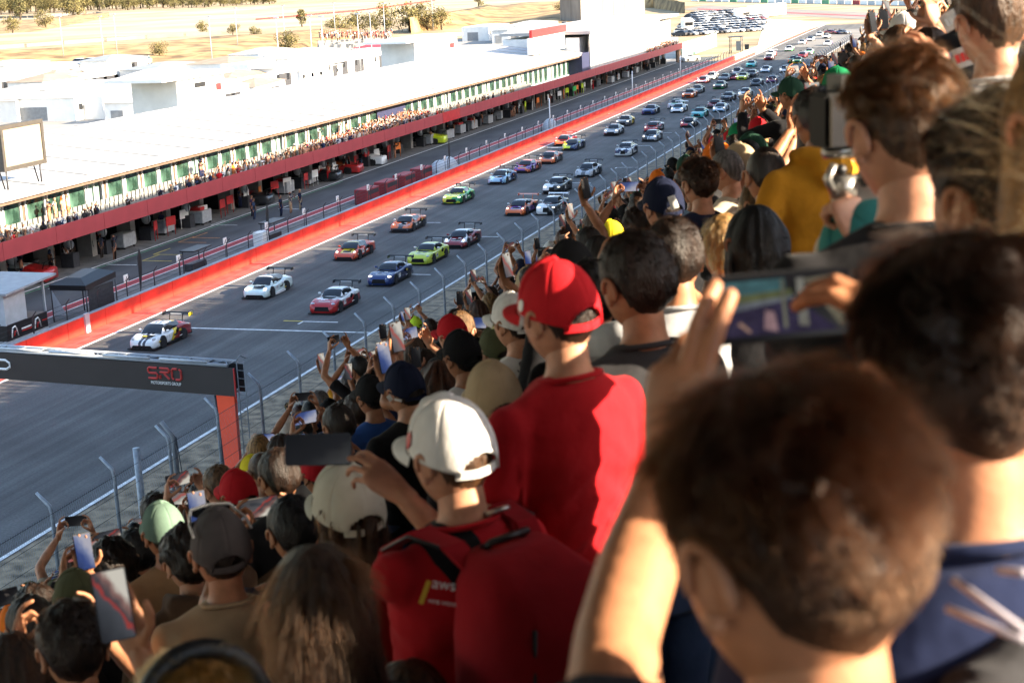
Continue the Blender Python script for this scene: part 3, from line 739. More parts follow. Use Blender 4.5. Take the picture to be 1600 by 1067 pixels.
MB().box((-1.25, -1.2, .5), (1.25, 1.3, 3.7)).build("cab", M_WHITE, t); MB().box((-1.1, -1.23, 2.0), (1.1, -1.2, 3.0)).build("windscreen", M_DGLASS, t); MB().box((-1.25, 1.4, .8), (1.25, 8, 3.9)).build("box_body", M_WHITE, t)
a, b = at_z(1157, 32), at_z(1228, 24)
tt = empty("sign_trailer", a, math.atan2(b.y - a.y, b.x - a.x), "big white box trailer with dark lettering above the car park", "trailer")
Lt = (b - a).length
MB().box((0, 0, .4), (Lt * .26, 2.5, 3.7)).build("cab", M_WHITE, tt); MB().box((Lt * .28, 0, .3), (Lt, 2.5, 4.2)).build("box_body", M_WHITE, tt)
me = text_mesh("lettering", "menacLoft", 3.0, M_DARKM, .01)
sx = Lt * .5 / (max(v.co.x for v in me.vertices) - min(v.co.x for v in me.vertices))
for v in me.vertices: v.co.x *= sx
link("lettering", me, tt, (Lt * .65, -.03, 2.4), (R_(90), 0, 0))
MB().box((Lt * .05, -.03, 1.4), (Lt * .2, -.01, 2.4)).build("window", M_DGLASS, tt)
# green windbreak fence and hut at the pit exit
ge = empty("windbreak_fence", (-66, 330, 0), 0, "pale green mesh windbreak fence at the pit exit", "fence")
M_WIND = mat("green_mesh_cloth", (.22, .42, .28), rough=.9, var=.2, scale=.4)
gp = MB().box((-.03, .05, .1), (.03, 5.9, 3.2)).mesh("mesh_panel", M_WIND); gpo = MB().tube([(0, 0, 0), (0, 0, 3.4)], .05, 6).mesh("post", M_GALV)
pa, pb_ = at_z(1066, 92), at_z(1125, 72)
ge.location = pa; ge.rotation_euler = (0, 0, math.atan2(pb_.y - pa.y, pb_.x - pa.x) - math.pi / 2)
for k in range(int((pb_ - pa).length / 6)): link("mesh_panel", gp, ge, (0, 6 * k, 0)); link("post", gpo, ge, (0, 6 * k, 0))
# marshal post with dark frame at the end of the red wall
p = at_z(1150, 84)
t = empty("marshal_post", p, 0, "dark open marshal post with screens at the end of the red wall", "post")
for (a_, b_) in ((-1.2, -1), (1.2, -1), (1.2, 1), (-1.2, 1)): MB().tube([(a_, b_, 0), (a_, b_, 3.4)], .08, 6).build("leg", M_DARKM, t)
MB().box((-1.5, -1.3, 3.4), (1.5, 1.3, 3.55)).build("roof", M_DARKM, t); MB().box((.2, -1.1, .6), (1.2, -1.0, 2.6)).build("panel", M_GREY, t); MB().box((2.0, -1, .8), (2.9, -.9, 1.9)).build("screen", M_DARKM, t)

# ------------------------------------------------------------------ land beyond
M_BANK = mat("dry_grass_bank", (.17, .10, .036), rough=1, var=.4, scale=.16, detail=12, c2=(.28, .18, .075), bump=1.0, bscale=1.5)
M_FIELD = mat("pale_field", (.28, .215, .125), rough=1, var=.15, scale=.02, detail=9, c2=(.36, .29, .19))
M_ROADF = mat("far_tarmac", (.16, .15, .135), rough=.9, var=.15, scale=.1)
M_PAVE = mat("paddock_concrete", (.25, .24, .22), rough=.9, var=.14, scale=.12, detail=9)
def patch(name, pts, z, m, sub=1):
    mb = MB(); v = [at_z(x, y, 0.0) for (x, y) in pts]; v = [Vector((p.x, p.y, z)) for p in v]
    mb.add(v, [tuple(range(len(v)))]); o = mb.build(name, m)
    return tag(o, kind="structure")
patch("paddock_ground", [(-60, 230), (-60, 112), (210, 104), (420, 92), (560, 66), (800, 60), (905, 56), (1060, 58), (1060, 97), (900, 170), (400, 300)], -.012, M_PAVE)
patch("far_field", [(-60, 68), (-60, 30), (300, 16), (700, -6), (900, -16), (900, 2), (620, 30), (360, 50)], -.015, M_FIELD)
def bank(name, near, far, h, wob=1.2, seed=0):
    """earth bank: foot line (near), crest line (far), height h"""
    rr = random.Random(seed); mb = MB(); n = 40; rings = []
    def pl(line, u):
        L = len(line) - 1; k = min(int(u * L), L - 1); f = u * L - k
        return (line[k][0] * (1 - f) + line[k + 1][0] * f, line[k][1] * (1 - f) + line[k + 1][1] * f)
    for i in range(n + 1):
        u = i / n; a = at_z(*pl(near, u)); b = at_z(*pl(far, u), h); b2 = b + (b - a).normalized() * 12; b2.z = -.2
        a.z = -.2; r = [a]
        for j in range(1, 7):
            f = j / 6; q = a.lerp(b, f); q.z = h * (f ** .8) + mnoise.noise(Vector((q.x * .06, q.y * .06, seed))) * wob * (1 if j < 6 else .4); r.append(q)
        r.append(b2); rings.append(r)
    mb.loft(rings, 0, True, closed=False, caps=False)
    return tag(mb.build(name, M_BANK), kind="structure")
bank("dry_grass_bank", [(-40, 106), (100, 98), (230, 97), (340, 92), (430, 84), (560, 64)], [(-40, 82), (100, 74), (230, 66), (340, 58), (430, 52), (560, 40)], 3.0, 1.0, 1)
bank("dry_grass_hill", [(640, 50), (760, 42), (840, 40), (905, 40), (925, 36)], [(640, 28), (760, 10), (840, 4), (905, 2), (925, 2)], 5.0, 1.6, 2)
bank("upper_grass_bank", [(-40, 56), (60, 50), (110, 40), (170, 28)], [(-40, 34), (60, 30), (110, 24), (170, 20)], 2.5, .8, 3)
bank("far_hill", [(985, 14), (1040, 12), (1070, 12)], [(985, -4), (1040, 0), (1070, 4)], 4.0, 1.0, 4)
# far guard rail along the service road
def rail_line(name, lab, pts, h, m, n=60):
    t = empty(name, at_z(*pts[0]), 0, lab, "guard rail")
    P_ = [at_z(*p) for p in pts]; mb = MB(); o0 = P_[0]
    for a, b in zip(P_[:-1], P_[1:]):
        d = (b - a); k = max(1, int(d.length / 12)); nrm = Vector((-d.y, d.x, 0)).normalized() * .15
        for i in range(k):
            p = a + d * (i / k) - o0; q = a + d * ((i + .94) / k) - o0
            mb.add([p + nrm, q + nrm, q - nrm, p - nrm] + [v + Vector((0, 0, h)) for v in (p + nrm, q + nrm, q - nrm, p - nrm)], [(0, 1, 5, 4), (1, 2, 6, 5), (2, 3, 7, 6), (3, 0, 4, 7), (4, 5, 6, 7)])
    mb.build("rail_panel", m, t)
rail_line("guard_rail", "grey guard rail along the service road above the dry bank", [(-20, 79), (100, 70), (230, 61), (350, 54)], 1.3, M_ROADF)
rail_line("guard_rail", "grey guard rail curving round the upper loop among trees", [(-20, 30), (60, 28), (110, 24), (150, 22), (168, 25), (164, 28)], 1.6, M_ROADF)
rail_line("guard_rail", "thin reddish kerb rail across the pale far field", [(400, 32), (560, 18), (680, 2)], .8, M_REDV)
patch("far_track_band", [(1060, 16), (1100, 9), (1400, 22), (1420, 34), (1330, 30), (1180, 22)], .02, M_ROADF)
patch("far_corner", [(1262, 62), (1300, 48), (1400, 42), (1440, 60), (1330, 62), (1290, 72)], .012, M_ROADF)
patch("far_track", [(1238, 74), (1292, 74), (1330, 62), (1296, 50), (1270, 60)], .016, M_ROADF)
patch("far_kerb", [(1090, 14), (1400, 27), (1400, 28.5), (1090, 15.4)], .05, M_BAND)
patch("pale_run_off", [(1180, 86), (1250, 50), (1300, 36), (1200, 30), (1190, 50)], .008, M_CREAM)
fw = empty("tyre_wall", at_z(1080, 9), 0, "long barrier with pale green and white blocks along the far corner", "barrier")
o0 = at_z(1080, 8)
for k in range(34):
    a = at_z(1080 + 12 * k, 2.2 + .25 * k) - o0; b = at_z(1091 + 12 * k, 2.4 + .25 * k) - o0
    mm = (M_WHITE, M_GREENL, M_WHITE, M_GREYL)[k % 4]
    if k > 20: mm = (M_WHITE, M_BAND, M_WHITE, M_GREYL)[k % 4]
    q = MB(); q.add([a, b, b + Vector((0, 1.2, 0)), a + Vector((0, 1.2, 0))] + [v + Vector((0, 0, 1.6)) for v in (a, b, b + Vector((0, 1.2, 0)), a + Vector((0, 1.2, 0)))], [(0, 1, 5, 4), (1, 2, 6, 5), (2, 3, 7, 6), (3, 0, 4, 7), (4, 5, 6, 7)])
    q.build("barrier_block", mm, fw)
fw.location = o0
cb = empty("concrete_building", at_z(908, 36), 0, "plain grey streaked concrete block wall on the hill behind the white block", "building")
a, b = at_z(908, 36), at_z(1008, 27)
cb.rotation_euler = (0, 0, math.atan2(b.y - a.y, b.x - a.x))
M_STRK = mat("streaked_concrete", (.20, .185, .165), rough=.95, var=.25, scale=.5, detail=8, stretch=(1, 1, .12))
Lc = (b - a).length
for k in range(6):
    MB().box((Lc * k / 6 + .03, 0, 0), (Lc * (k + 1) / 6 - .03, 9, 9.4)).build("wall_panel", M_STRK, cb)
MB().box((-.3, -.3, 9.41), (Lc + .3, 9, 9.7)).build("coping", M_CONC, cb)

# ------------------------------------------------------------------ trees
M_LEAF = mat("olive_leaves", (.085, .078, .026), rough=.9, var=.4, scale=1.2, detail=3, c2=(.15, .125, .045))
M_LEAF2 = mat("pine_leaves", (.075, .072, .028), rough=.9, var=.4, scale=1.0, detail=3, c2=(.13, .115, .045))
M_TRUNK = mat("tree_bark", (.07, .05, .035), rough=1, var=.3, scale=4)
def tree_meshes(seed, h, r, tall):
    rr = random.Random(seed); cr = MB(); tk = MB()
    lim = []
    for k in range(9):
        a = 2.4 * k + rr.uniform(-.3, .3); rad = r * rr.uniform(.25, .72); zz = h * (rr.uniform(.28, .9) if not tall else rr.uniform(.2, .95))
        if tall: rad *= max(.25, 1.15 - zz / h)
        lim.append(Vector((math.cos(a) * rad, math.sin(a) * rad, zz)))
    tk.tube([(0, 0, 0), (.1, .05, h * .3), (0, .1, h * .75)], [h * .045, h * .035, h * .015], 7)
    for c in lim: tk.tube([(0.05, .05, h * .28), c * .6 + Vector((0, 0, h * .12)), c], [h * .02, h * .013, h * .006], 5)
    for c in lim + [Vector((0, 0, h * .85))]:
        br = r * rr.uniform(.30, .62) * (1 if not tall else .8)
        for q in range(150):
            d = Vector((rr.gauss(0, 1), rr.gauss(0, 1), rr.gauss(0, .8))).normalized() * br * (rr.random() ** .4)
            p = c + d; s = h * rr.uniform(.020, .045)
            u = Vector((rr.gauss(0, 1), rr.gauss(0, 1), rr.gauss(0, 1))).normalized(); w = u.orthogonal().normalized(); v2 = u.cross(w)
            cr.add([p + w * s, p + v2 * s * .6, p - w * s, p - v2 * s * .6], [(0, 1, 2, 3)])
    return cr, tk
TV = []
for sd, h, r, tall in ((1, 7, 4.2, False), (2, 7, 3.6, False), (3, 9, 3.6, True), (4, 5, 3.4, False)):
    c, t_ = tree_meshes(sd, h, r, tall); TV.append((c.mesh("crown", M_LEAF2 if tall else M_LEAF), t_.mesh("trunk", M_TRUNK), h))
r4 = random.Random(3)
def plant(px, py, hp, var, label, group):
    p = at_z(px, py); cr, tk, h = TV[var]
    dist = (p - CAM).length; s = hp / (2470 / dist) / h
    t = empty("pine_tree" if var == 2 else "olive_tree", (p.x, p.y, -.05), r4.uniform(0, 6), label, "tree", group)
    t.scale = (s * r4.uniform(.9, 1.15), s * r4.uniform(.9, 1.15), s)
    link("crown", cr, t); link("trunk", tk, t)
for (x, y, hp, v, lab) in [
    (20, 52, 25, 1, "low round olive tree left of a taller one on the upper bank"), (72, 45, 26, 0, "round olive tree alone on the upper bank"), (32, 32, 32, 2, "tall dark tree at the left edge of the ridge"),
    (115, 30, 34, 0, "broad tree in front of the curving guard rail"), (316, 54, 20, 1, "small round tree standing alone above the service road"), (364, 56, 17, 3, "small dark bush tree right of the lone tree"),
    (250, 92, 24, 3, "wide golden-green bush on the dry bank above the white tent"), (398, 60, 18, 1, "dark small tree above the end of the dry bank"), (452, 86, 36, 1, "pale thin tree in front of the paddock crowd"),
    (472, 42, 26, 2, "thin tree against the pale field"), (535, 57, 30, 0, "round tree at the left of the tree group behind the paddock"), (556, 54, 34, 1, "dense tree second from left in the group behind the paddock"),
    (603, 52, 42, 0, "largest broad olive tree in the group behind the paddock"), (640, 50, 44, 1, "dense dark tree in the middle of the group"), (668, 48, 40, 0, "wide tree right of the middle of the group"), (690, 47, 34, 1, "smaller tree at the right end of the group"),
    (748, 12, 24, 2, "tree standing alone at the top edge beyond the field"), (760, 24, 16, 3, "small golden bush on the dry hill"), (880, 28, 22, 3, "yellowish bush on the dry hill beside the concrete block"), (1050, 12, 14, 3, "yellow bush at the far end of the concrete block"),
    (520, 54, 20, 3, "dark low bush under the pale thin trunks"), (580, 50, 26, 3, "low dark bush between the two broad trees")]:
    plant(x, y, hp, v, lab, None)
for k in range(92):
    x = -8 + k * 4.8 + r4.uniform(-3, 3); y = 22 - k * .17 + r4.uniform(-2, 2)
    plant(x, y, r4.uniform(17, 32) * (1 - .004 * k), r4.choice((2, 3, 0, 1, 3)), "dusty green tree in the wooded ridge along the top edge", "trees of the ridge along the top edge")
# ------------------------------------------------------------------ race cars (nose toward -Y, origin on the ground under the nose tip)
def cr(pts, y):
    """smooth interpolation through (y, value) pairs"""
    if y <= pts[0][0]: return pts[0][1]
    for i in range(len(pts) - 1):
        if y <= pts[i + 1][0]:
            a, b = pts[i], pts[i + 1]; f = (y - a[0]) / (b[0] - a[0])
            p0 = pts[max(i - 1, 0)]; p3 = pts[min(i + 2, len(pts) - 1)]
            m0 = (b[1] - p0[1]) / max(1e-6, b[0] - p0[0]) * (b[0] - a[0]); m1 = (p3[1] - a[1]) / max(1e-6, p3[0] - a[0]) * (b[0] - a[0])
            h = f * f; g = h * f
            return (2 * g - 3 * h + 1) * a[1] + (g - 2 * h + f) * m0 + (-2 * g + 3 * h) * b[1] + (g - h) * m1
    return pts[-1][1]
CT = {
 # w: half width, zs: fender crest, zc: centre line of bonnet/deck, gh: (base front y, roof front y, roof rear y, base rear y), belt z front/rear, roof z, wheels
 "rear": dict(L=4.6, w=[(0, .80), (.15, .92), (.9, 1.0), (1.5, .97), (2.6, .95), (3.5, 1.03), (4.3, 1.0), (4.6, .92)], zs=[(0, .50), (.25, .64), (.9, .80), (1.5, .76), (2.5, .80), (3.3, .95), (3.9, .93), (4.6, .78)],
              zc=[(0, .42), (.2, .55), (.8, .68), (1.35, .80), (2.4, .88), (3.4, .96), (4.1, .92), (4.6, .80)], gh=(1.25, 2.0, 2.75, 4.1), belt=(.80, .93), roof=1.27, wt=.56, wb=.80, ax=(.95, 3.45), wing=4.55, hl=(.30, .72, .66, .14, .17), grille=(.74, .11, .30)),
 "front": dict(L=4.7, w=[(0, .78), (.2, .94), (.9, 1.0), (1.6, .96), (2.8, .95), (3.6, 1.02), (4.4, .98), (4.7, .90)], zs=[(0, .52), (.25, .70), (.95, .86), (1.7, .82), (2.8, .86), (3.6, .94), (4.3, .90), (4.7, .82)],
              zc=[(0, .50), (.2, .68), (.9, .82), (1.7, .90), (2.8, .94), (3.7, .98), (4.4, .94), (4.7, .86)], gh=(1.75, 2.45, 3.1, 4.15), belt=(.90, .95), roof=1.28, wt=.56, wb=.79, ax=(1.0, 3.65), wing=4.65, hl=(.30, .74, .68, .20, .09), grille=(.55, .22, .52)),
 "mid": dict(L=4.6, w=[(0, .76), (.2, .92), (.9, 1.0), (1.6, .94), (2.6, .96), (3.5, 1.03), (4.2, 1.0), (4.6, .94)], zs=[(0, .40), (.3, .58), (.95, .80), (1.6, .72), (2.6, .84), (3.4, .95), (4.0, .92), (4.6, .84)],
              zc=[(0, .36), (.3, .50), (.9, .64), (1.4, .78), (2.4, .88), (3.3, .98), (4.0, .95), (4.6, .86)], gh=(1.15, 2.0, 2.55, 3.9), belt=(.78, .93), roof=1.19, wt=.54, wb=.78, ax=(.98, 3.5), wing=4.5, hl=(.42, .74, .64, .10, .10), grille=(.70, .10, .30)),
 "tall": dict(L=4.75, w=[(0, .86), (.15, .96), (.9, 1.02), (1.6, .98), (2.8, .98), (3.6, 1.04), (4.5, 1.0), (4.75, .94)], zs=[(0, .66), (.2, .80), (.95, .92), (1.7, .88), (2.8, .92), (3.7, 1.0), (4.4, .96), (4.75, .90)],
              zc=[(0, .64), (.2, .80), (.9, .90), (1.6, .97), (2.8, 1.0), (3.7, 1.02), (4.4, 1.0), (4.75, .92)], gh=(1.55, 2.25, 3.15, 4.2), belt=(.96, 1.0), roof=1.36, wt=.58, wb=.80, ax=(1.0, 3.75), wing=4.65, hl=(.14, .70, .72, .20, .08), grille=(.30, .28, .70)),
}
CARM = {}
def car_meshes(k):
    if k in CARM: return CARM[k]
    T = CT[k]; L = T["L"]; out = {}
    b = MB(); rings = []
    N = 26
    for i in range(N + 1):
        y = L * i / N; w = cr(T["w"], y); zs = cr(T["zs"], y); zc = cr(T["zc"], y); zb = .10
        half = [(w * .86, zb), (w * .985, zb + .07), (w, zb + .22), (w * .985, zs - .20), (w * .975, zs - .09), (w * .90, zs - .015), (w * .78, zs + .004), (w * .60, zc * .55 + zs * .45 - .03), (w * .35, zc * .9 + zs * .1), (0, zc)]
        ring = [(x, y, z) for x, z in half] + [(-x, y, z) for x, z in half[-2::-1]]
        rings.append(ring)
    b.loft(rings, 0, True)
    g0, g1, g2, g3 = T["gh"]; bz0, bz1 = T["belt"]; rz = T["roof"]; wt, wb = T["wt"], T["wb"]
    def sec(y, top, tw, zb_):
        return [(wb, y, zb_ - .06), (wb * .985, y, zb_), (tw + (wb - tw) * .25, y, zb_ + (top - zb_) * .72), (tw, y, top - .035), (tw * .82, y, top), (tw * .4, y, top + .012), (0, y, top + .016)]
    gr = []
    prof = []
    for i in range(7): f = i / 6; prof.append((g0 + (g1 - g0) * f, bz0 + (rz - bz0) * math.sin(f * math.pi / 2) ** .92, .70 + (wt - .70) * f))
    for i in range(1, 4): f = i / 4; prof.append((g1 + (g2 - g1) * f, rz + .025 * math.sin(f * math.pi), wt))
    for i in range(0, 8): f = i / 7; prof.append((g2 + (g3 - g2) * f, bz1 + (rz - bz1) * math.cos(f * math.pi / 2) ** .9, wt + (.66 - wt) * f))
    for (y, top, tw) in prof:
        zb_ = bz0 + (bz1 - bz0) * (y - g0) / (g3 - g0)
        h = sec(y, max(top, zb_ + .005), tw, zb_); gr.append(h + [(-x, yy, z) for x, yy, z in h[-2::-1]])
    b.loft(gr, 0, True, closed=False, caps=False)
    # bonnet scoop edges, side blade, rear deck lip
    b.box((-.45, L - .14, cr(T["zc"], L - .14) - .02), (.45, L - .02, cr(T["zc"], L - .1) + .05))
    out["body"] = b
    def strip(rows, c0, c1, off, m=None, inset=0):
        mb = MB(); vs = []
        for r in rows:
            for c in range(c0, c1 + 1):
                a = Vector(gr[r][c]); p1 = Vector(gr[max(r - 1, 0)][c]); p2 = Vector(gr[min(r + 1, len(gr) - 1)][c]); q1 = Vector(gr[r][max(c - 1, 0)]); q2 = Vector(gr[r][min(c + 1, 12)])
                n = (q2 - q1).cross(p2 - p1); n = n.normalized() if n.length > 1e-9 else Vector((0, 0, 1))
                if n.z < -.02 or (n.dot(a - Vector((0, a.y, .8))) < 0): n = -n
                vs.append(a + n * off)
        nc = c1 - c0 + 1; fs = [(i * nc + j, i * nc + j + 1, (i + 1) * nc + j + 1, (i + 1) * nc + j) for i in range(len(rows) - 1) for j in range(nc - 1)]
        mb.add(vs, fs, 0, True); return mb
    out["windscreen"] = strip(range(0, 6), 3, 9, .008)
    out["sun_strip"] = strip(range(5, 7), 3, 9, .010)
    out["side_window"] = [strip(range(3, 14), 1, 3, .008), strip(range(3, 14), 9, 11, .008)]
    out["rear_window"] = strip(range(len(gr) - 6, len(gr) - 1), 4, 8, .008)
    # black parts
    s = MB(); w0 = cr(T["w"], .15)
    s.add([(-w0 - .06, -.10, .05), (w0 + .06, -.10, .05), (w0 + .1, .5, .05), (-w0 - .1, .5, .05), (-w0 - .06, -.10, .10), (w0 + .06, -.10, .10), (w0 + .1, .5, .12), (-w0 - .1, .5, .12)], [(0, 3, 2, 1), (4, 5, 6, 7), (0, 1, 5, 4), (1, 2, 6, 5), (2, 3, 7, 6), (3, 0, 4, 7)])
    out["splitter"] = s
    gw, gz0, gz1 = T["grille"]; g = MB()
    yf = lambda z: .0
    g.loft([[(-gw, -.012, gz0), (gw, -.012, gz0), (gw * 1.05, .10, gz0), (-gw * 1.05, .10, gz0)], [(-gw * .82, -.012, gz1), (gw * .82, -.012, gz1), (gw * .9, .10, gz1), (-gw * .9, .10, gz1)]], 0, False)
    for sx in (-1, 1): g.box((sx * .66 - .14, .02, .16), (sx * .66 + .14, .12, .36))
    out["grille"] = g
    v = MB(); zv = lambda y: cr(T["zc"], y)
    yv = T["gh"][0] - .42
    v.add([(-.36, yv - .18, zv(yv - .18) + .012), (.36, yv - .18, zv(yv - .18) + .012), (.46, yv + .2, zv(yv + .2) + .012), (-.46, yv + .2, zv(yv + .2) + .012), (-.36, yv - .18, zv(yv - .18) - .03), (.36, yv - .18, zv(yv - .18) - .03), (.46, yv + .2, zv(yv + .2) - .03), (-.46, yv + .2, zv(yv + .2) - .03)], [(0, 1, 2, 3), (0, 4, 5, 1), (2, 6, 7, 3), (1, 5, 6, 2), (3, 7, 4, 0)])
    out["bonnet_vent"] = v
    sk = [MB(), MB()]
    a0, a1 = T["ax"]
    for sx in (-1, 1):
        sk[(sx + 1) // 2].box((sx * .99 - .06, a0 + .42, .06), (sx * .99 + .06, a1 - .42, .20))
        sk[(sx + 1) // 2].tube([(sx * (cr(T["w"], a1 - .75) + .004), a1 - .75, .62), (sx * (cr(T["w"], a1 - .75) + .006), a1 - .55, .80)], .09, 6)
    out["side_skirt"] = sk
    df_ = MB(); df_.box((-.9, L - .25, .10), (.9, L + .08, .34)); out["diffuser"] = df_
    yw = T["wing"]; wg = MB()
    wg.loft([[(x, yw - .16, 1.36), (x, yw - .02, 1.385), (x, yw + .22, 1.43), (x, yw + .2, 1.41), (x, yw, 1.35)] for x in (-.95, -.5, 0, .5, .95)], 0, False)
    for sx in (-.46, .46): wg.tube([(sx, yw - .25, cr(T["zc"], yw - .3) - .02), (sx, yw - .16, 1.22), (sx, yw, 1.40)], .03, 5)
    out["rear_wing"] = wg
    ep = MB(); ep.add([(.0, yw - .22, 1.24), (0, yw + .26, 1.24), (0, yw + .28, 1.48), (0, yw - .2, 1.46), (.022, yw - .22, 1.24), (.022, yw + .26, 1.24), (.022, yw + .28, 1.48), (.022, yw - .2, 1.46)], [(0, 3, 2, 1), (4, 5, 6, 7), (0, 1, 5, 4), (1, 2, 6, 5), (2, 3, 7, 6), (3, 0, 4, 7)])
    out["endplate"] = ep
    wl = MB()
    wl.box((-.7, yw + .0, 1.365), (.7, yw + .02, 1.43)); 
    out["wing_lettering"] = MB().add([(-.40, yw - .166, 1.366), (.40, yw - .166, 1.366), (.40, yw - .10, 1.378), (-.40, yw - .10, 1.378)], [(0, 1, 2, 3)])
    hy, hx, hz, hw, hh = T["hl"]
    out["headlight"] = []
    for sx in (-1, 1):
        h = MB(); h.ball((sx * hx, hy, hz), (hw * .75, .18, hh * .62), 0, 10, 6); out["headlight"].append(h)
    out["mirror"] = []
    for sx in (-1, 1):
        m_ = MB(); m_.ball((sx * .98, g0 + .35, T["belt"][0] + .13), (.13, .07, .075), 0, 8, 6); m_.tube([(sx * .80, g0 + .42, T["belt"][0] + .02), (sx * .95, g0 + .36, T["belt"][0] + .1)], .02, 4); out["mirror"].append(m_)
    ty = MB(); ty.tube([(-.15, 0, 0), (-.14, 0, 0), (.14, 0, 0), (.15, 0, 0)], [.30, .345, .345, .30], 18, 0)
    out["wheel"] = ty
    rm = MB(); rm.tube([(-.02, 0, 0), (.0, 0, 0)], [.235, .235], 14, 0, smooth=False)
    for q in range(5):
        a = 2 * math.pi * q / 5; rm.add([(.012, math.cos(a) * .05 - math.sin(a) * .03, math.sin(a) * .05 + math.cos(a) * .03), (.012, math.cos(a) * .05 + math.sin(a) * .03, math.sin(a) * .05 - math.cos(a) * .03), (.006, math.cos(a) * .225 + math.sin(a) * .03, math.sin(a) * .225 - math.cos(a) * .03), (.006, math.cos(a) * .225 - math.sin(a) * .03, math.sin(a) * .225 + math.cos(a) * .03)], [(0, 1, 2, 3)], 1)
    out["rim"] = rm
    ar = MB()
    ar = []
    for sx in (-1, 1):
        for a in (a0, a1):
            x = cr(T["w"], a); ar.append(MB().tube([(sx * (x - .3), a, .34), (sx * (x + .004), a, .36)], [.42, .42], 16, 0, smooth=False))
    out["wheel_arch"] = ar
    npn = MB(); 
    out["number_panel"] = []
    for sx in (-1, 1):
        q = MB(); y0 = a0 + .62; x = cr(T["w"], y0 + .2) + .006
        pts = [(sx * x, y0, .36), (sx * x, y0 + .42, .36), (sx * x * .995, y0 + .42, .68), (sx * x * .995, y0, .66)]
        q.add(pts if sx < 0 else pts[::-1], [(0, 3, 2, 1)]); out["number_panel"].append(q)
    dg = []
    CARM[k] = {n: ([q.mesh(n, M_BLACK) for q in v] if isinstance(v, list) else v.mesh(n, M_BLACK)) for n, v in out.items()}
    return CARM[k]
M_TYRE = mat("tyre_rubber", (.012, .012, .012), rough=.85, var=.2)
M_RIM = mat("rim_metal", (.05, .05, .055), rough=.35, metal=.6, var=.1)
M_RIM.node_tree
M_CARB = mat("carbon_black", (.008, .008, .009), rough=.65, var=.15, scale=10, spec=.25)
M_HLW = mat("headlamp_glass", (.45, .50, .55), rough=.1, var=0, spec=.8)
M_HLON = mat("headlamp_lit", (1.0, .93, .72), rough=.2, var=0, emit=.9)
M_SCREENG = mat("windscreen_glass", (.012, .015, .02), rough=.06, var=0, spec=.7)
def livery(name, base, c2, c3, pat, seed):
    """paint whose bands are fixed to the bodywork (object coordinates)"""
    m = bpy.data.materials.new(name); m.use_nodes = True
    n = m.node_tree.nodes; l = m.node_tree.links; b = n["Principled BSDF"]
    b.inputs["Roughness"].default_value = .32; b.inputs["Coat Weight"].default_value = .5; b.inputs["Coat Roughness"].default_value = .06
    tc = n.new("ShaderNodeTexCoord"); sp = n.new("ShaderNodeSeparateXYZ"); l.new(tc.outputs["Object"], sp.inputs[0])
    def math_(op, a, bb, c=None):
        q = n.new("ShaderNodeMath"); q.operation = op
        for i, v in enumerate((a, bb, c)):
            if v is None: continue
            if isinstance(v, (int, float)): q.inputs[i].default_value = v
            else: l.new(v, q.inputs[i])
        return q.outputs[0]
    X, Y, Z = sp.outputs; AX = math_('ABSOLUTE', X, 0)
    colr = n.new("ShaderNodeRGB"); colr.outputs[0].default_value = tuple(base) + (1,); cur = colr.outputs[0]
    def over(mask, c):
        nonlocal cur
        q = n.new("ShaderNodeMix"); q.data_type = 'RGBA'; l.new(mask, q.inputs[0]); l.new(cur, q.inputs[6]); q.inputs[7].default_value = tuple(c) + (1,); cur = q.outputs[2]
    gt = lambda a, v: math_('GREATER_THAN', a, v)
    lt = lambda a, v: math_('LESS_THAN', a, v)
    both = lambda a, bb: math_('MULTIPLY', a, bb)
    skew = math_('ADD', Y, math_('MULTIPLY', Z, -.9))
    for p in pat:
        if p == 'stripe': over(both(lt(AX, .24), gt(AX, .05)), c2)
        if p == 'centre': over(lt(AX, .22), c2)
        if p == 'thin': over(lt(AX, .04), c3)
        if p == 'rear': over(gt(skew, 2.05), c2)
        if p == 'rear3': over(both(gt(skew, 1.75), lt(skew, 2.1)), c3)
        if p == 'front': over(lt(skew, .28), c2)
        if p == 'low': over(lt(Z, .38), c2)
        if p == 'side': over(both(both(gt(AX, .88), lt(Z, .66)), gt(Y, 1.3)), c2)
        if p == 'bonnet': over(both(lt(AX, .5), both(lt(Y, 1.6), gt(Y, .45))), c2)
        if p == 'roof': over(gt(Z, 1.05), c3)
        if p == 'hx': over(both(gt(AX, .52), both(lt(Y, 1.5), gt(Z, .5))), c3)
        if p == 'left': over(gt(X, .12), c2)
        if p == 'splash':
            no = n.new("ShaderNodeTexNoise"); no.inputs["Scale"].default_value = 1.1; no.inputs["W" if False else "Detail"].default_value = 2
            mp = n.new("ShaderNodeMapping"); mp.inputs["Location"].default_value = (seed * 3.7, seed, 0); l.new(tc.outputs["Object"], mp.inputs[0]); l.new(mp.outputs[0], no.inputs["Vector"])
            over(gt(no.outputs["Fac"], .53), c2)
        if p == 'logos':
            br = n.new("ShaderNodeTexVoronoi"); br.inputs["Scale"].default_value = 3.2; br.feature = 'F1'; l.new(tc.outputs["Object"], br.inputs["Vector"])
            over(both(lt(br.outputs["Distance"], .13), gt(AX, .3)), c3)
    l.new(cur, b.inputs["Base Color"])
    return m
WH = (.72, .73, .72); BK = (.015, .015, .017); RD = (.42, .015, .015); DR = (.22, .008, .012); OR = (.62, .12, .015); YL = (.75, .55, .02); LM = (.52, .60, .05); BL = (.012, .032, .13); NV = (.012, .02, .07)
SV = (.42, .44, .46); GN = (.02, .24, .07); TL = (.06, .42, .42); LB = (.30, .50, .66); PU = (.14, .04, .25); GR = (.10, .105, .11); MI = (.62, .74, .72); FY = (.60, .72, .02)
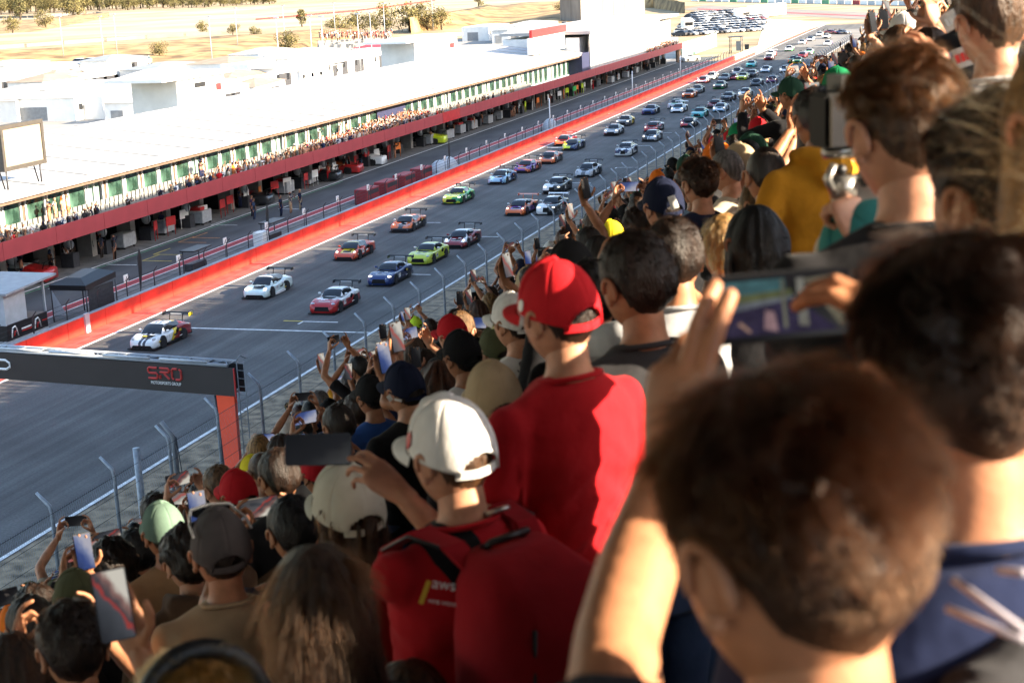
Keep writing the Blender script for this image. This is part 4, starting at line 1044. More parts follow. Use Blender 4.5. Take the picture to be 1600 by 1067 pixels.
CARS = [
 # front foot px, type, base, second, third, pattern, lights, wing colour, label
 (222, 548, "rear", WH, BK, YL, ['stripe', 'rear', 'rear3', 'hx', 'logos'], 0, BK, "white racer leading the field, black bonnet stripes, dark red rear, yellow wing end", DR),
 (398, 468, "rear", MI, WH, BK, ['roof'], 1, BK, "plain pale mint white rear-engined racer, second from the front beside the wall", WH),
 (503, 492, "front", WH, RD, BK, ['front', 'side', 'logos'], 0, BK, "white long-bonnet racer with a red nose and big oval grille", RD),
 (592, 448, "front", BL, NV, WH, ['side', 'logos'], 1, BK, "dark blue racer with lit headlights behind the red-nosed white one", None),
 (653, 415, "front", LM, FY, BK, ['side', 'roof0'], 0, BK, "lime yellow racer with a wide black grille", None),
 (538, 408, "mid", (.55, .055, .012), YL, BK, ['bonnet', 'rear3', 'roof', 'logos'], 1, BK, "red and orange low racer with a black roof", YL),
 (625, 364, "mid", OR, BK, WH, ['centre', 'side', 'low'], 0, BK, "bright orange and black low racer alone near the wall", None),
 (709, 389, "mid", DR, BK, WH, ['hx', 'front0', 'roof'], 1, BK, "dark red racer with white bonnet flanks and a white roof", None),
 (705, 320, "front", GN, LM, YL, ['bonnet', 'splash'], 1, BK, "green and lime racer with bright headlights near the wall", None),
 (775, 289, "rear", LB, BL, OR, ['splash', 'rear'], 0, BK, "light blue racer with an orange and dark tail beside the wall", None),
 (803, 338, "mid", OR, PU, BK, ['bonnet', 'side', 'roof'], 1, OR, "orange racer with dark bonnet left of the white and black pair", None),
 (853, 337, "tall", WH, BK, RD, ['left', 'rear3', 'side'], 1, WH, "white and black tall racer with a grey grille, right beside the orange one", None),
 (862, 304, "tall", WH, BK, BK, ['left', 'low', 'side'], 1, BK, "white and black tall racer, the rear one of the pair", None),
 (815, 271, "mid", PU, OR, WH, ['rear', 'splash', 'logos'], 0, BK, "purple racer with an orange tail between the light blue and the orange-grey cars", None),
 (853, 257, "mid", OR, GR, BK, ['bonnet', 'side'], 1, GR, "copper orange and grey low racer behind the purple one", None),
 (889, 236, "mid", FY, NV, BK, ['left', 'bonnet', 'logos'], 0, BK, "fluorescent yellow and dark blue racer near the wall", None),
 (876, 229, "mid", DR, OR, BK, ['front', 'roof'], 0, BK, "dark red and orange racer half hidden behind the fluorescent one", None),
 (911, 278, "rear", SV, GR, BK, ['side', 'centre'], 0, BK, "plain silver racer alone in the middle right of the track", None),
 (973, 245, "tall", NV, WH, BK, ['splash', 'low'], 0, BK, "navy racer with white splashes alone at the right", None),
 (954, 213, "front", SV, BK, WH, ['bonnet', 'low'], 1, BK, "silver racer with bright headlights left of the red one", None),
 (972, 198, "front", GR, YL, BK, ['rear', 'logos'], 1, BK, "dark grey racer with a yellow tail behind the silver one", None),
 (1014, 222, "rear", BK, SV, WH, ['stripe', 'left'], 1, BK, "black and silver racer with lit headlights in front of the red one", None),
 (1016, 207, "mid", RD, WH, BK, ['rear', 'front0'], 1, BK, "red racer with a pale tail behind the black and silver one", None),
 (1012, 180, "front", BL, BK, TL, ['rear', 'logos'], 0, BK, "dark blue racer alone near the left side in mid field", None),
 (1057, 177, "mid", LB, WH, BL, ['front', 'rear'], 1, WH, "pale blue and white low racer in mid field", None),
 (1052, 171, "front", SV, GN, BK, ['rear', 'bonnet'], 0, BK, "silver and green racer hidden behind the pale blue one", None),
 (1073, 200, "mid", RD, BK, BK, ['left', 'bonnet', 'logos'], 1, BK, "red and black racer on the right of mid field", None),
 (1089, 185, "front", TL, GN, BK, ['side', 'roof0'], 0, BK, "teal green racer behind the red and black one", None),
 (1114, 170, "mid", DR, BK, WH, ['low', 'rear'], 0, BK, "deep red low racer left of the white silver one", None),
 (1123, 176, "mid", WH, LB, BK, ['stripe', 'low'], 1, BK, "white silver racer right of the deep red one", None),
 (1134, 159, "front", BK, GR, OR, ['stripe', 'logos'], 0, BK, "black racer behind the white silver one", None),
 (1162, 153, "tall", WH, BK, RD, ['left', 'rear3', 'side'], 1, BK, "white, black and red tall racer at the right edge of the pack", None),
 (1074, 154, "front", OR, BK, BK, ['roof', 'bonnet'], 1, BK, "orange racer with a black roof close to the wall, far back", None),
 (1086, 147, "front", GR, BK, OR, ['rear', 'logos'], 0, BK, "dark grey racer right behind the far orange one", None),
 (1122, 140, "front", GR, GN, BK, ['bonnet', 'low'], 1, BK, "dark grey green racer with headlights in the far pack", None),
 (1096, 131, "mid", WH, RD, RD, ['bonnet', 'low'], 0, BK, "white racer with a red bonnet touching the shade of the wall, far back", None),
 (1109, 125, "rear", WH, SV, BK, ['side'], 0, BK, "all white racer behind the white and red one", None),
 (1129, 128, "front", GR, BK, GN, ['rear', 'roof'], 0, BK, "dull green grey racer in the far pack", None),
 (1143, 126, "mid", RD, DR, BK, ['roof', 'low'], 1, BK, "small red racer in the far pack between green ones", None),
 (1158, 126, "front", LM, WH, GN, ['bonnet', 'rear'], 1, BK, "lime and white racer in the far pack", None),
 (1180, 135, "mid", BK, GR, SV, ['low', 'logos'], 0, BK, "black low racer at the right of the far pack", None),
 (1172, 122, "tall", BK, WH, RD, ['rear', 'rear3'], 0, BK, "black racer with a white tail behind the low black one", None),
 (1150, 117, "rear", SV, BK, NV, ['bonnet', 'roof'], 1, BK, "silver racer with a dark roof behind the far pack", None),
 (1172, 106, "front", TL, LB, BK, ['roof', 'side'], 0, BK, "turquoise racer alone near the end of the red wall", None),
 (1195, 114, "mid", WH, LB, PU, ['low', 'bonnet0'], 1, BK, "white racer with a bluish roof right of the turquoise one", None),
 (1205, 130, "mid", DR, PU, BK, ['low', 'roof'], 1, BK, "dark red purple racer at the right far back", None),
 (1225, 114, "rear", WH, SV, RD, ['low', 'roof0'], 1, BK, "white racer by the fence, far back on the right", None),
 (1200, 95, "front", WH, DR, BK, ['front', 'rear'], 1, WH, "white and dark red racer where the sunlight begins", None),
 (1203, 89, "mid", WH, RD, BK, ['rear'], 0, WH, "white and red racer tucked behind another at the sunlight edge", None),
 (1238, 99, "tall", OR, GN, BK, ['rear', 'splash'], 0, BK, "orange and green racer with others at the sunlight edge", None),
 (1245, 100, "front", GN, YL, BK, ['bonnet', 'low'], 1, BK, "green racer with yellow headlights at the sunlight edge", None),
 (1252, 91, "mid", DR, GR, BK, ['roof'], 0, BK, "dark wine racer behind the orange and green one", None),
 (1232, 81, "rear", WH, GN, BK, ['low', 'side'], 0, BK, "white racer with green flanks in the sunlight", None),
 (1263, 86, "front", SV, GN, BK, ['bonnet', 'side'], 0, BK, "silver green racer in the sunlight near the fence", None),
 (1252, 70, "mid", WH, RD, BK, ['rear'], 0, BK, "pale racer with a reddish tail in the far sunlight", None),
 (1265, 65, "mid", SV, WH, BK, ['roof'], 0, BK, "silvery racer in the far sunlight, left one of its row", None),
 (1292, 72, "rear", WH, PU, BK, ['rear'], 0, BK, "white racer with a purple tail in the far sunlight", None),
 (1290, 61, "front", WH, GR, BK, ['low'], 0, BK, "white and grey racer in the far sunlight", None),
 (1280, 57, "mid", WH, OR, BK, ['rear'], 0, BK, "white and orange racer in the far sunlight", None),
 (1310, 54, "front", DR, BK, BK, ['low'], 0, BK, "dark red racer entering the straight from the far bend", None),
 (1327, 54, "front", GR, BL, BK, ['rear'], 0, BK, "dark grey blue racer entering the straight from the far bend", None),
 (1367, 47, "mid", WH, GN, BK, ['low'], 0, BK, "white racer last of the field in the far bend", None),
]
PLAINM = {}
def plain(c):
    k = tuple(c)
    if k not in PLAINM: PLAINM[k] = mat("car_paint_%02d" % len(PLAINM), c, rough=.35, var=.03, coat=.4)
    return PLAINM[k]
def put(name, me, parent, m, loc=None, rot=None):
    o = link(name, me, parent, loc, rot); o.material_slots[0].link = 'OBJECT'; o.material_slots[0].material = m; return o
GRP = "racing cars on the straight"
rc = random.Random(21)
digit_me = {}
for i, (px, py, ty, base, c2, c3, pat, lit, wing, lab, extra) in enumerate(CARS):
    me = car_meshes(ty); T = CT[ty]
    p = at_z(px, py)
    far_bend = px > 1300
    c = empty("race_car", (p.x, p.y, .012), rc.uniform(-.03, .03) + (.0 if not far_bend else 1.0 - (px - 1310) * .004), lab, "race car", GRP)
    c.scale = (.87, .87, .87)
    near = py > 92
    if i == 0:
        lm = livery("livery_%02d" % i, base, c2, c3, ['stripe', 'thin', 'hx', 'logos'], i)
        n = lm.node_tree.nodes; l = lm.node_tree.links
        lm2 = livery("livery_lead", base, DR, YL, ['rear', 'rear3', 'logos'], i)
        # lead car: dark red rear behind a yellow band, stripes on bonnet and roof
        bs = lm2.node_tree.nodes["Principled BSDF"]; src = bs.inputs["Base Color"].links[0].from_socket
        tc = lm2.node_tree.nodes.new("ShaderNodeTexCoord"); spx = lm2.node_tree.nodes.new("ShaderNodeSeparateXYZ"); lm2.node_tree.links.new(tc.outputs["Object"], spx.inputs[0])
        ab = lm2.node_tree.nodes.new("ShaderNodeMath"); ab.operation = 'ABSOLUTE'; lm2.node_tree.links.new(spx.outputs[0], ab.inputs[0])
        ws = lm2.node_tree.nodes.new("ShaderNodeMath"); ws.operation = 'COMPARE'; ws.inputs[1].default_value = .15; ws.inputs[2].default_value = .095; lm2.node_tree.links.new(ab.outputs[0], ws.inputs[0])
        mx = lm2.node_tree.nodes.new("ShaderNodeMix"); mx.data_type = 'RGBA'; lm2.node_tree.links.new(ws.outputs[0], mx.inputs[0]); lm2.node_tree.links.new(src, mx.inputs[6]); mx.inputs[7].default_value = (.015, .012, .03, 1)
        lm2.node_tree.links.new(mx.outputs[2], bs.inputs["Base Color"]); lm = lm2
    else:
        lm = livery("livery_%02d" % i, base, c2, c3, pat, i)
    put("body", me["body"], c, lm)
    put("windscreen", me["windscreen"], c, M_SCREENG)
    put("splitter", me["splitter"], c, M_CARB)
    put("grille", me["grille"], c, M_CARB)
    w_ = put("rear_wing", me["rear_wing"], c, plain(wing) if wing is not BK else M_CARB)
    put("endplate", me["endplate"], w_, plain(YL if i == 0 else wing), (.95, 0, 0)); put("endplate", me["endplate"], w_, plain(wing if i else BK), (-.97, 0, 0))
    put("lettering", me["wing_lettering"], w_, M_WOFF, (0, 0, .003))
    for h in me["headlight"]: put("headlight", h, c, M_HLON if lit else M_HLW)
    [put("wheel_arch", q, c, M_BLACK) for q in me["wheel_arch"]]
    for a in T["ax"]:
        for sx in (-1, 1):
            x = cr(T["w"], a)
            wh = put("wheel", me["wheel"], c, M_TYRE, (sx * (x - .135), a, .345))
            r_ = put("rim", me["rim"], wh, M_RIM, (sx * .152, 0, 0), (0, 0, 0 if sx > 0 else math.pi))
    if near:
        put("sun_strip", me["sun_strip"], c, M_WHITE if i % 2 == 0 else plain(c2))
        for s_ in me["side_window"]: put("side_window", s_, c, M_SCREENG)
        put("rear_window", me["rear_window"], c, M_SCREENG)
        put("bonnet_vent", me["bonnet_vent"], c, M_CARB)
        [put("side_skirt", q, c, M_CARB if i != 1 else plain(WH)) for q in me["side_skirt"]]; put("diffuser", me["diffuser"], c, M_CARB)
        for m_ in me["mirror"]: put("mirror", m_, c, plain(base if i % 2 else WH))
        for q in me["number_panel"]: put("number_panel", q, c, M_WHITE)
    else:
        for s_ in me["side_window"]: put("side_window", s_, c, M_SCREENG)
    if i < 14:
        key = i
        tm = text_mesh("lettering", str((1, 10, 9, 7, 48, 71, 59, 51, 21, 64, 58, 46, 32, 93)[i]), .30, M_BLACK, 0)
        x = cr(T["w"], T["ax"][0] + .8) + .014
        link("lettering", tm, c, (x, T["ax"][0] + .83, .52), (R_(90), 0, R_(90)))
        rd = random.Random(50 + i)
        for sx in (-1, 1):
            for (yy, zz, ww, hh) in ((T["ax"][0] + 1.35, .44, .5, .10), (T["ax"][1] - .55, .60, .28, .14), (T["ax"][0] + 1.9, .30, .7, .05), (.42, .42, .22, .10)):
                xx = max(cr(T["w"], yy), cr(T["w"], yy + ww)) + .012
                q = MB(); v_ = [(sx * xx, yy, zz), (sx * xx, yy + ww, zz), (sx * xx, yy + ww, zz + hh), (sx * xx, yy, zz + hh)]
                q.add(v_, [(0, 1, 2, 3)] if sx > 0 else [(3, 2, 1, 0)]); q.build("decal", rd.choice((M_WHITE, M_CARB, plain(c3), plain(c2), plain(YL))), c)
        zr_ = T["roof"] + .032; q = MB(); yr = (T["gh"][1] + T["gh"][2]) / 2; q.add([(-.22, yr - .15, zr_), (.22, yr - .15, zr_), (.22, yr + .2, zr_), (-.22, yr + .2, zr_)], [(0, 1, 2, 3)]); q.build("decal", M_WHITE if base != WH else M_CARB, c)
        for (xa, ya, wa) in ((-.35, .75, .3), (.1, .95, .26)):
            zz = [cr(T["zc"], y_) * .93 + cr(T["zs"], y_) * .07 + .03 for y_ in (ya, ya + .12)]
            q = MB(); q.add([(xa, ya, zz[0]), (xa + wa, ya, zz[0]), (xa + wa, ya + .12, zz[1]), (xa, ya + .12, zz[1])], [(0, 1, 2, 3)]); q.build("decal", rd.choice((M_WHITE, plain(c3), M_CARB)), c)
        # text strip on the bonnet edge
        hb = MB(); yb_ = .5; hb.box((-.4, yb_, cr(T["zc"], yb_) + .006), (.4, yb_ + .09, cr(T["zc"], yb_ + .09) + .012)); hb.build("bonnet_lettering", M_WHITE if i not in (0, 1) else M_CARB, c)
# crew cars standing in the pit lane end and in the garages
p = at_z(1089, 95)
sl = empty("safety_car", (p.x, p.y, .012), 2.6, "white road car with dark glass standing at the pit exit", "car")
put("body", car_meshes("tall")["body"], sl, plain(WH)); put("windscreen", car_meshes("tall")["windscreen"], sl, M_SCREENG); [put("wheel_arch", q, sl, M_BLACK) for q in car_meshes("tall")["wheel_arch"]]
for s_ in car_meshes("tall")["side_window"]: put("side_window", s_, sl, M_SCREENG)
for a in CT["tall"]["ax"]:
    for sx in (-1, 1): put("wheel", car_meshes("tall")["wheel"], sl, M_TYRE, (sx * (cr(CT["tall"]["w"], a) - .135), a, .345))
for k, (yy, base, c2, lab) in enumerate(((125, DR, BK, "dark red racer with black trim parked in a garage mouth"), (140.5, RD, BK, "red and black racer parked in a garage, left of the orange one"), (146, OR, RD, "orange red racer parked in a garage mouth"), (152.5, RD, WH, "red and white racer parked in a garage, right of the orange one"), (172, BK, FY, "black and yellow green racer parked in a garage"), (90.5, WH, RD, "white car with a red stripe inside the garage behind the grey hut"))):
    me = car_meshes("mid"); c = empty("garage_car", (-64.9, yy, .016), -1.57 + .1, lab, "race car", "cars parked in the garages")
    put("body", me["body"], c, livery("garage_livery_%d" % k, base, c2, BK, ['bonnet', 'rear'], k)); put("windscreen", me["windscreen"], c, M_SCREENG); put("rear_wing", me["rear_wing"], c, M_CARB); put("splitter", me["splitter"], c, M_CARB); [put("wheel_arch", q, c, M_BLACK) for q in me["wheel_arch"]]
    for h in me["headlight"]: put("headlight", h, c, M_HLW)
    for a in CT["mid"]["ax"]:
        for sx in (-1, 1): put("wheel", me["wheel"], c, M_TYRE, (sx * (cr(CT["mid"]["w"], a) - .135), a, .345))
# ------------------------------------------------------------------ people: one head, hands, bodies grown from joints
def ev_mesh(me, mods):
    o = bpy.data.objects.new("tmp", me); SC2.collection.objects.link(o)
    for ty, kw in mods:
        m = o.modifiers.new(ty, ty)
        for k, v in kw.items(): setattr(m, k, v)
    vl = SC2.view_layers[0]; vl.update()
    r = bpy.data.meshes.new_from_object(o.evaluated_get(vl.depsgraph))
    bpy.data.objects.remove(o); bpy.data.meshes.remove(me)
    return r
def me_np(me):
    n = len(me.vertices); v = np.empty(n * 3, 'f'); me.vertices.foreach_get('co', v)
    lt = np.empty(len(me.polygons), 'i'); me.polygons.foreach_get('loop_total', lt)
    li = np.empty(len(me.loops), 'i'); me.loops.foreach_get('vertex_index', li)
    return v.reshape(-1, 3), lt, li
def np_mesh(name, parts, mats, smooth=True):
    """parts: list of (verts, loop_total, loop_index, material)"""
    vs = []; ts = []; ls = []; ms = []; b = 0
    for (v, t, l, m) in parts:
        vs.append(v); ts.append(t); ls.append(l + b); ms.append(np.full(len(t), m, 'i')); b += len(v)
    v = np.concatenate(vs).astype('f'); t = np.concatenate(ts).astype('i'); l = np.concatenate(ls).astype('i'); m = np.concatenate(ms)
    me = bpy.data.meshes.new(name)
    me.vertices.add(len(v)); me.vertices.foreach_set('co', v.ravel())
    me.loops.add(len(l)); me.loops.foreach_set('vertex_index', l)
    me.polygons.add(len(t)); st = np.zeros(len(t), 'i'); st[1:] = np.cumsum(t)[:-1]
    me.polygons.foreach_set('loop_start', st)
    try: me.polygons.foreach_set('loop_total', t)
    except Exception: pass
    for mt in (mats if isinstance(mats, (list, tuple)) else [mats]): me.materials.append(mt)
    me.polygons.foreach_set('material_index', m); me.polygons.foreach_set('use_smooth', np.full(len(t), smooth))
    me.update(calc_edges=True); me.validate()
    return me
def mbnp(mb):
    me = mb.mesh("t", M_BLACK); r = me_np(me); bpy.data.meshes.remove(me); return r
def xf(part, M):
    v, t, l = part; A = np.array(M, 'f'); w = v @ A[:3, :3].T + A[:3, 3]
    if np.linalg.det(A[:3, :3]) < 0:
        l2 = l.copy(); k = 0
        for n in t: l2[k:k + n] = l[k:k + n][::-1]; k += n
        l = l2
    return (w.astype('f'), t, l)
def sst(a, b, x): 
    u = min(1, max(0, (x - a) / (b - a))); return u * u * (3 - 2 * u)
# --- head surface
def head_pt(d):
    dx, dy, dz = d
    p = [.0775 * dx, .098 * dy, .118 * dz]
    if dz < 0:
        t = -dz; p[0] *= 1 - .24 * t * t
        p[1] *= (1 - .34 * t) if dy < 0 else (1 - .06 * t)
    if dy > .2:
        g = lambda x, s: math.exp(-(x / s) ** 2)
        z = p[2]; ax = abs(p[0]); fw = sst(.2, .75, dy)
        f = 0
        f += .023 * g(p[0], .0125) * sst(.022, -.026, z) * sst(-.046, -.036, z) if z < .022 else 0
        f += .006 * g(z - .026, .012) * g(ax - .028, .03)
        f -= .0085 * g(ax - .031, .015) * g(z - .008, .011)
        f += .005 * g(z + .060, .008) * g(p[0], .022); f -= .003 * g(z + .060, .002) * g(p[0], .024)
        f += .007 * g(z + .098, .018) * g(p[0], .024)
        f += .004 * g(ax - .042, .016) * g(z + .02, .018)
        p[1] += f * fw
    return Vector(p)
def head_np(nu=44, nv=34):
    mb = MB(); vs = []; fs = []
    for j in range(nv + 1):
        t = -math.pi / 2 + math.pi * j / nv
        for k in range(nu):
            q = 2 * math.pi * k / nu
            vs.append(head_pt((math.cos(t) * math.sin(q), math.cos(t) * math.cos(q), math.sin(t))))
    for j in range(nv):
        for k in range(nu):
            k2 = (k + 1) % nu; fs.append((j * nu + k, j * nu + k2, (j + 1) * nu + k2, (j + 1) * nu + k)[::-1])
    mb.add(vs, fs, 0, True)
    for s in (-1, 1):      # ears: a bent rim and an inner bowl
        Me = Matrix.Translation((s * .078, -.008, -.004)) @ Matrix.Rotation(s * R_(-24), 4, 'Z') @ Matrix.Rotation(R_(-8), 4, 'X')
        rim = [(s * .012, math.sin(a) * .017 - .004 * math.cos(a), math.cos(a) * .031 + .002) for a in [R_(-100 + 26 * i) for i in range(10)]]
        rim = [(x, -y, z) for x, y, z in rim]
        mb.tube(rim, [.003, .0055, .006, .006, .006, .006, .0065, .007, .007, .004], 7, 0, M=Me)
        mb.ball((s * .006, 0, 0), (.006, .016, .028), 0, 10, 8, M=Me)
        mb.ball((s * .008, .004, -.026), (.006, .009, .010), 0, 8, 6, M=Me)
    return mb
HEAD = mbnp(head_np()); HEAD_LO = mbnp(head_np(22, 16))
def eyes_np():
    a = MB(); b = MB()
    for s in (-1, 1):
        a.ball((s * .031, .081, .008), (.0125, .010, .0085), 0, 10, 8); b.ball((s * .031, .0895, .008), (.005, .0025, .005), 0, 8, 6)
        b.tube([(s * .018, .094, .026), (s * .032, .0935, .031), (s * .046, .083, .026)], .0032, 5)
    l = MB(); l.tube([(-.022, .0915, -.060), (0, .098, -.057), (.022, .0915, -.060)], [.002, .005, .002], 6)
    return mbnp(a), mbnp(b), mbnp(l)
EYE_W, EYE_B, LIPS = eyes_np()
# --- hair and caps in head space
def th_hair(a):
    tb = [(0, .50), (30, .46), (55, .30), (68, .02), (82, -.10), (95, .06), (112, -.05), (130, -.34), (180, -.56)]
    return cr(tb, min(180, abs(math.degrees(a))))
def hair_shell(thick, top=1.0, side=1.0, nz=.004, seed=0, nu=56, nv=16, fs=30, low=0.0, sc=1.0):
    mb = MB(); vs = []; fs_ = []
    for j in range(nv + 1):
        for k in range(nu):
            a = -math.pi + 2 * math.pi * k / nu; z0 = th_hair(a) + low * (1 if abs(a) > 1.2 else 0)
            z0 = max(-.9, z0); f = j / nv; t0 = math.asin(z0); t = t0 + (math.pi / 2 - t0) * f
            d = (math.cos(t) * math.sin(a), math.cos(t) * math.cos(a), math.sin(t))
            p = head_pt(d); n = Vector((d[0] / .0775, d[1] / .098, d[2] / .118)).normalized()
            up = sst(-.2, .8, d[2]); tk = thick * (side + (top - side) * up) * sst(0, .22, f + .02) - .001
            q = p + n * tk; q += n * nz * mnoise.noise(q * fs * 1.6 + Vector((seed, 0, 0))) * min(1, f * 5) + n * nz * .7 * mnoise.noise(q * fs * 4 + Vector((0, seed, 0)))
            vs.append(q)
    for j in range(nv):
        for k in range(nu):
            k2 = (k + 1) % nu; fs_.append((j * nu + k, j * nu + k2, (j + 1) * nu + k2, (j + 1) * nu + k))
    fs_ = [f[::-1] for f in fs_] if False else fs_
    return mb.add(vs, fs_, 0, True)
def long_hair(length, seed=0, width=.105, wave=.006, nu=40, nv=26, back=.075):
    """a curtain of hair from the crown over the back of the head down past the shoulders"""
    mb = MB(); vs = []; fs_ = []
    for j in range(nv + 1):
        f = j / nv
        for k in range(nu + 1):
            u = k / nu; a = R_(62) + (R_(298) - R_(62)) * u; az = a if a < math.pi else a - 2 * math.pi
            t = math.pi / 2 - f * 2.2
            if f < .45:
                t = math.pi / 2 * (1 - f / .45); d = (math.cos(t) * math.sin(az), math.cos(t) * math.cos(az), math.sin(t))
                p = head_pt(d); n = Vector((d[0] / .0775, d[1] / .098, d[2] / .118)).normalized(); q = p + n * (.012 + .010 * f)
            else:
                g = (f - .45) / .55; d = (math.sin(az), math.cos(az), 0)
                p = head_pt(d); r = Vector((p.x * (1.20 + .25 * g), p.y * 1.15 - (.0 if math.cos(az) > 0 else .01) - .02 * g, 0))
                if math.cos(az) > -.2: r.y -= .05 * g
                q = Vector((r.x, r.y, .0 - g * length))
                q.y = min(q.y, .03)
            nn = Vector((math.sin(az), math.cos(az), 0))
            q = q + nn * (wave * math.sin(u * 46 + 6 * mnoise.noise(Vector((u * 9, f * 2.2, seed)))) * min(1, f * 3) + wave * 1.2 * mnoise.noise(Vector((u * 7, f * 5, seed + 4))))
            vs.append(q)
    n1 = nu + 1
    for j in range(nv):
        for k in range(nu): fs_.append((j * n1 + k, (j + 1) * n1 + k, (j + 1) * n1 + k + 1, j * n1 + k + 1))
    mb.add(vs, fs_, 0, True)
    return mb
def ponytail(seed=0):
    mb = hair_shell(.010, 1, .9, .0025, seed, fs=24)
    mb.ball((0, -.112, .035), (.022, .022, .022), 0, 10, 8)
    mb.tube([(0, -.115, .035), (0, -.150, .03), (.0, -.165, -.03), (.01, -.155, -.12), (.02, -.15, -.2)], [.018, .030, .034, .026, .006], 12)
    return mb
def cap_parts(hole=True):
    """baseball cap: panelled dome with rear arch opening, strap, brim and button"""
    dome = MB(); vs = []; fs_ = []; nu, nv = 120, 26
    def dome_pt(a, f, off):
        ad = abs(math.degrees(a)); z0 = cr([(0, .26), (60, .12), (100, .02), (140, -.10), (180, -.18)], ad)
        t0 = math.asin(z0); t = t0 + (math.pi / 2 - t0) * f
        d = (math.cos(t) * math.sin(a), math.cos(t) * math.cos(a), math.sin(t)); p = head_pt(d); n = Vector((d[0] / .0775, d[1] / .098, d[2] / .118)).normalized()
        hi = .004 * sst(.1, .8, f) + (.010 * sst(.0, .45, f) if abs(a) < 1.0 else 0) * math.cos(a)
        seam = -.0022 * math.exp(-((((a / (math.pi / 3)) + .5) % 1 - .5) / .035) ** 2) * (1 if f < .97 else 0)
        return p + n * (.0125 + off + hi + seam)
    keep = {}
    for j in range(nv + 1):
        for k in range(nu): vs.append(dome_pt(-math.pi + 2 * math.pi * k / nu, j / nv, 0))
    for j in range(nv):
        for k in range(nu):
            a = abs(math.pi - abs(-math.pi + 2 * math.pi * (k + .5) / nu)); z = (vs[j * nu + k].z + vs[(j + 1) * nu + k].z) / 2
            if hole and a < R_(34):
                top = -.022 + .050 * math.sqrt(max(0, 1 - (a / R_(34)) ** 2))
                if z < top and j > 0: continue
                if z < top and j == 0: continue
            k2 = (k + 1) % nu; fs_.append((j * nu + k, j * nu + k2, (j + 1) * nu + k2, (j + 1) * nu + k))
    dome.add(vs, fs_, 0, True)
    strap = MB()
    if hole:
        pts = [dome_pt(math.pi - R_(40) + R_(80) * i / 12, .02, .001) for i in range(13)]
        strap.loft([[p + Vector((0, 0, -.009)), p + Vector((0, 0, .009)), p + Vector((0, 0, .009)) - p.normalized() * .003, p + Vector((0, 0, -.009)) - p.normalized() * .003] for p in pts], 0, False)
        pt = [dome_pt(math.pi - R_(36) + R_(72) * i / 14, 0, .0005) for i in range(15)]
        for i, p in enumerate(pt):
            aa = (i / 14 * 2 - 1); p.z = -.022 + .052 * math.sqrt(max(0, 1 - aa * aa)) ; p.y -= .004 + .002 * math.sqrt(max(0, 1 - aa * aa))
        strap.tube(pt, .0035, 6)
    brim = MB(); rows = []
    for i in range(17):
        a = R_(-62 + 124 * i / 16); b = dome_pt(a, .0, .002); ca = math.cos(a * 1.42); L = .072 * max(.02, ca) ** .6
        rows.append([b + Vector((math.sin(a) * .12, 1, -.18)).normalized() * (L * u) + Vector((0, 0, -.022 * (abs(a) / 1.08) ** 2 * u - .004)) for u in (0, .25, .5, .75, 1)] + [b + Vector((math.sin(a) * .12, 1, -.18)).normalized() * (L * u) + Vector((0, 0, -.022 * (abs(a) / 1.08) ** 2 * u - .0075)) for u in (1, .75, .5, .25, 0)])
    brim.loft(rows, 0, True)
    btn = MB(); btn.ball((0, 0, .136), (.009, .009, .006), 0, 8, 6)
    return dome, strap, brim, btn
def solid(mb, th=.003):
    return ev_mesh(mb.mesh("t", M_BLACK), [('SOLIDIFY', dict(thickness=th, offset=-1))])
# --- hands
FING = [((-.028, .088, .0), (.042, .025, .020), .0088), ((-.008, .094, .002), (.046, .028, .021), .0088), ((.012, .090, .001), (.042, .026, .020), .0083), ((.030, .080, -.002), (.033, .020, .018), .0073)]
def hand_np(curls, thumb, voxel=.0048, spread=(-.10, -.02, .06, .16), fat=1.0):
    """right hand, wrist at origin, fingers +Y, palm -Z, thumb -X; curls: per finger three bend angles in degrees"""
    mb = MB()
    rings = []
    for (y, w, d, z) in ((-.03, .026, .020, 0), (.0, .029, .019, 0), (.03, .037, .017, -.002), (.06, .042, .015, -.002), (.085, .041, .013, 0), (.097, .034, .009, .001)):
        rings.append([(math.cos(2 * math.pi * k / 14) * w, y, z + math.sin(2 * math.pi * k / 14) * d) for k in range(14)])
    mb.loft(rings)
    mb.ball((-.022, .035, -.010), (.018, .032, .014), 0, 10, 8)
    for (b, ls, r), c, s in zip(FING, curls, spread):
        r = r * fat; p = Vector(b); ang = 0; pts = [p - Vector((0, .02, 0)), p]; rs = [r * 1.05, r]
        for L, cc in zip(ls, c):
            ang += R_(cc); dv = Vector((math.sin(s) * math.cos(ang), math.cos(s) * math.cos(ang), -math.sin(ang))); p = p + dv * L; pts.append(p.copy()); rs.append(rs[-1] * .93)
        mb.tube(pts, rs, 9)
        for q, rr in zip(pts[1:], rs[1:]): mb.ball(q, rr * 1.0, 0, 8, 6)
    p = Vector((-.024, .022, -.010)); d1, d2, d3 = [Vector(t).normalized() for t in thumb]; pts = [p]
    for dv, L in zip((d1, d2, d3), (.042, .032, .026)): p = p + dv * L; pts.append(p.copy())
    rs = [.0135 * fat, .0115 * fat, .0105 * fat, .0085 * fat]; mb.tube(pts, rs, 9)
    for q, rr in zip(pts, rs): mb.ball(q, rr, 0, 8, 6)
    me = ev_mesh(mb.mesh("t", M_BLACK), [('REMESH', dict(mode='VOXEL', voxel_size=voxel)), ('SMOOTH', dict(factor=.5, iterations=3))])
    r = me_np(me); bpy.data.meshes.remove(me); return r
HANDS = {}
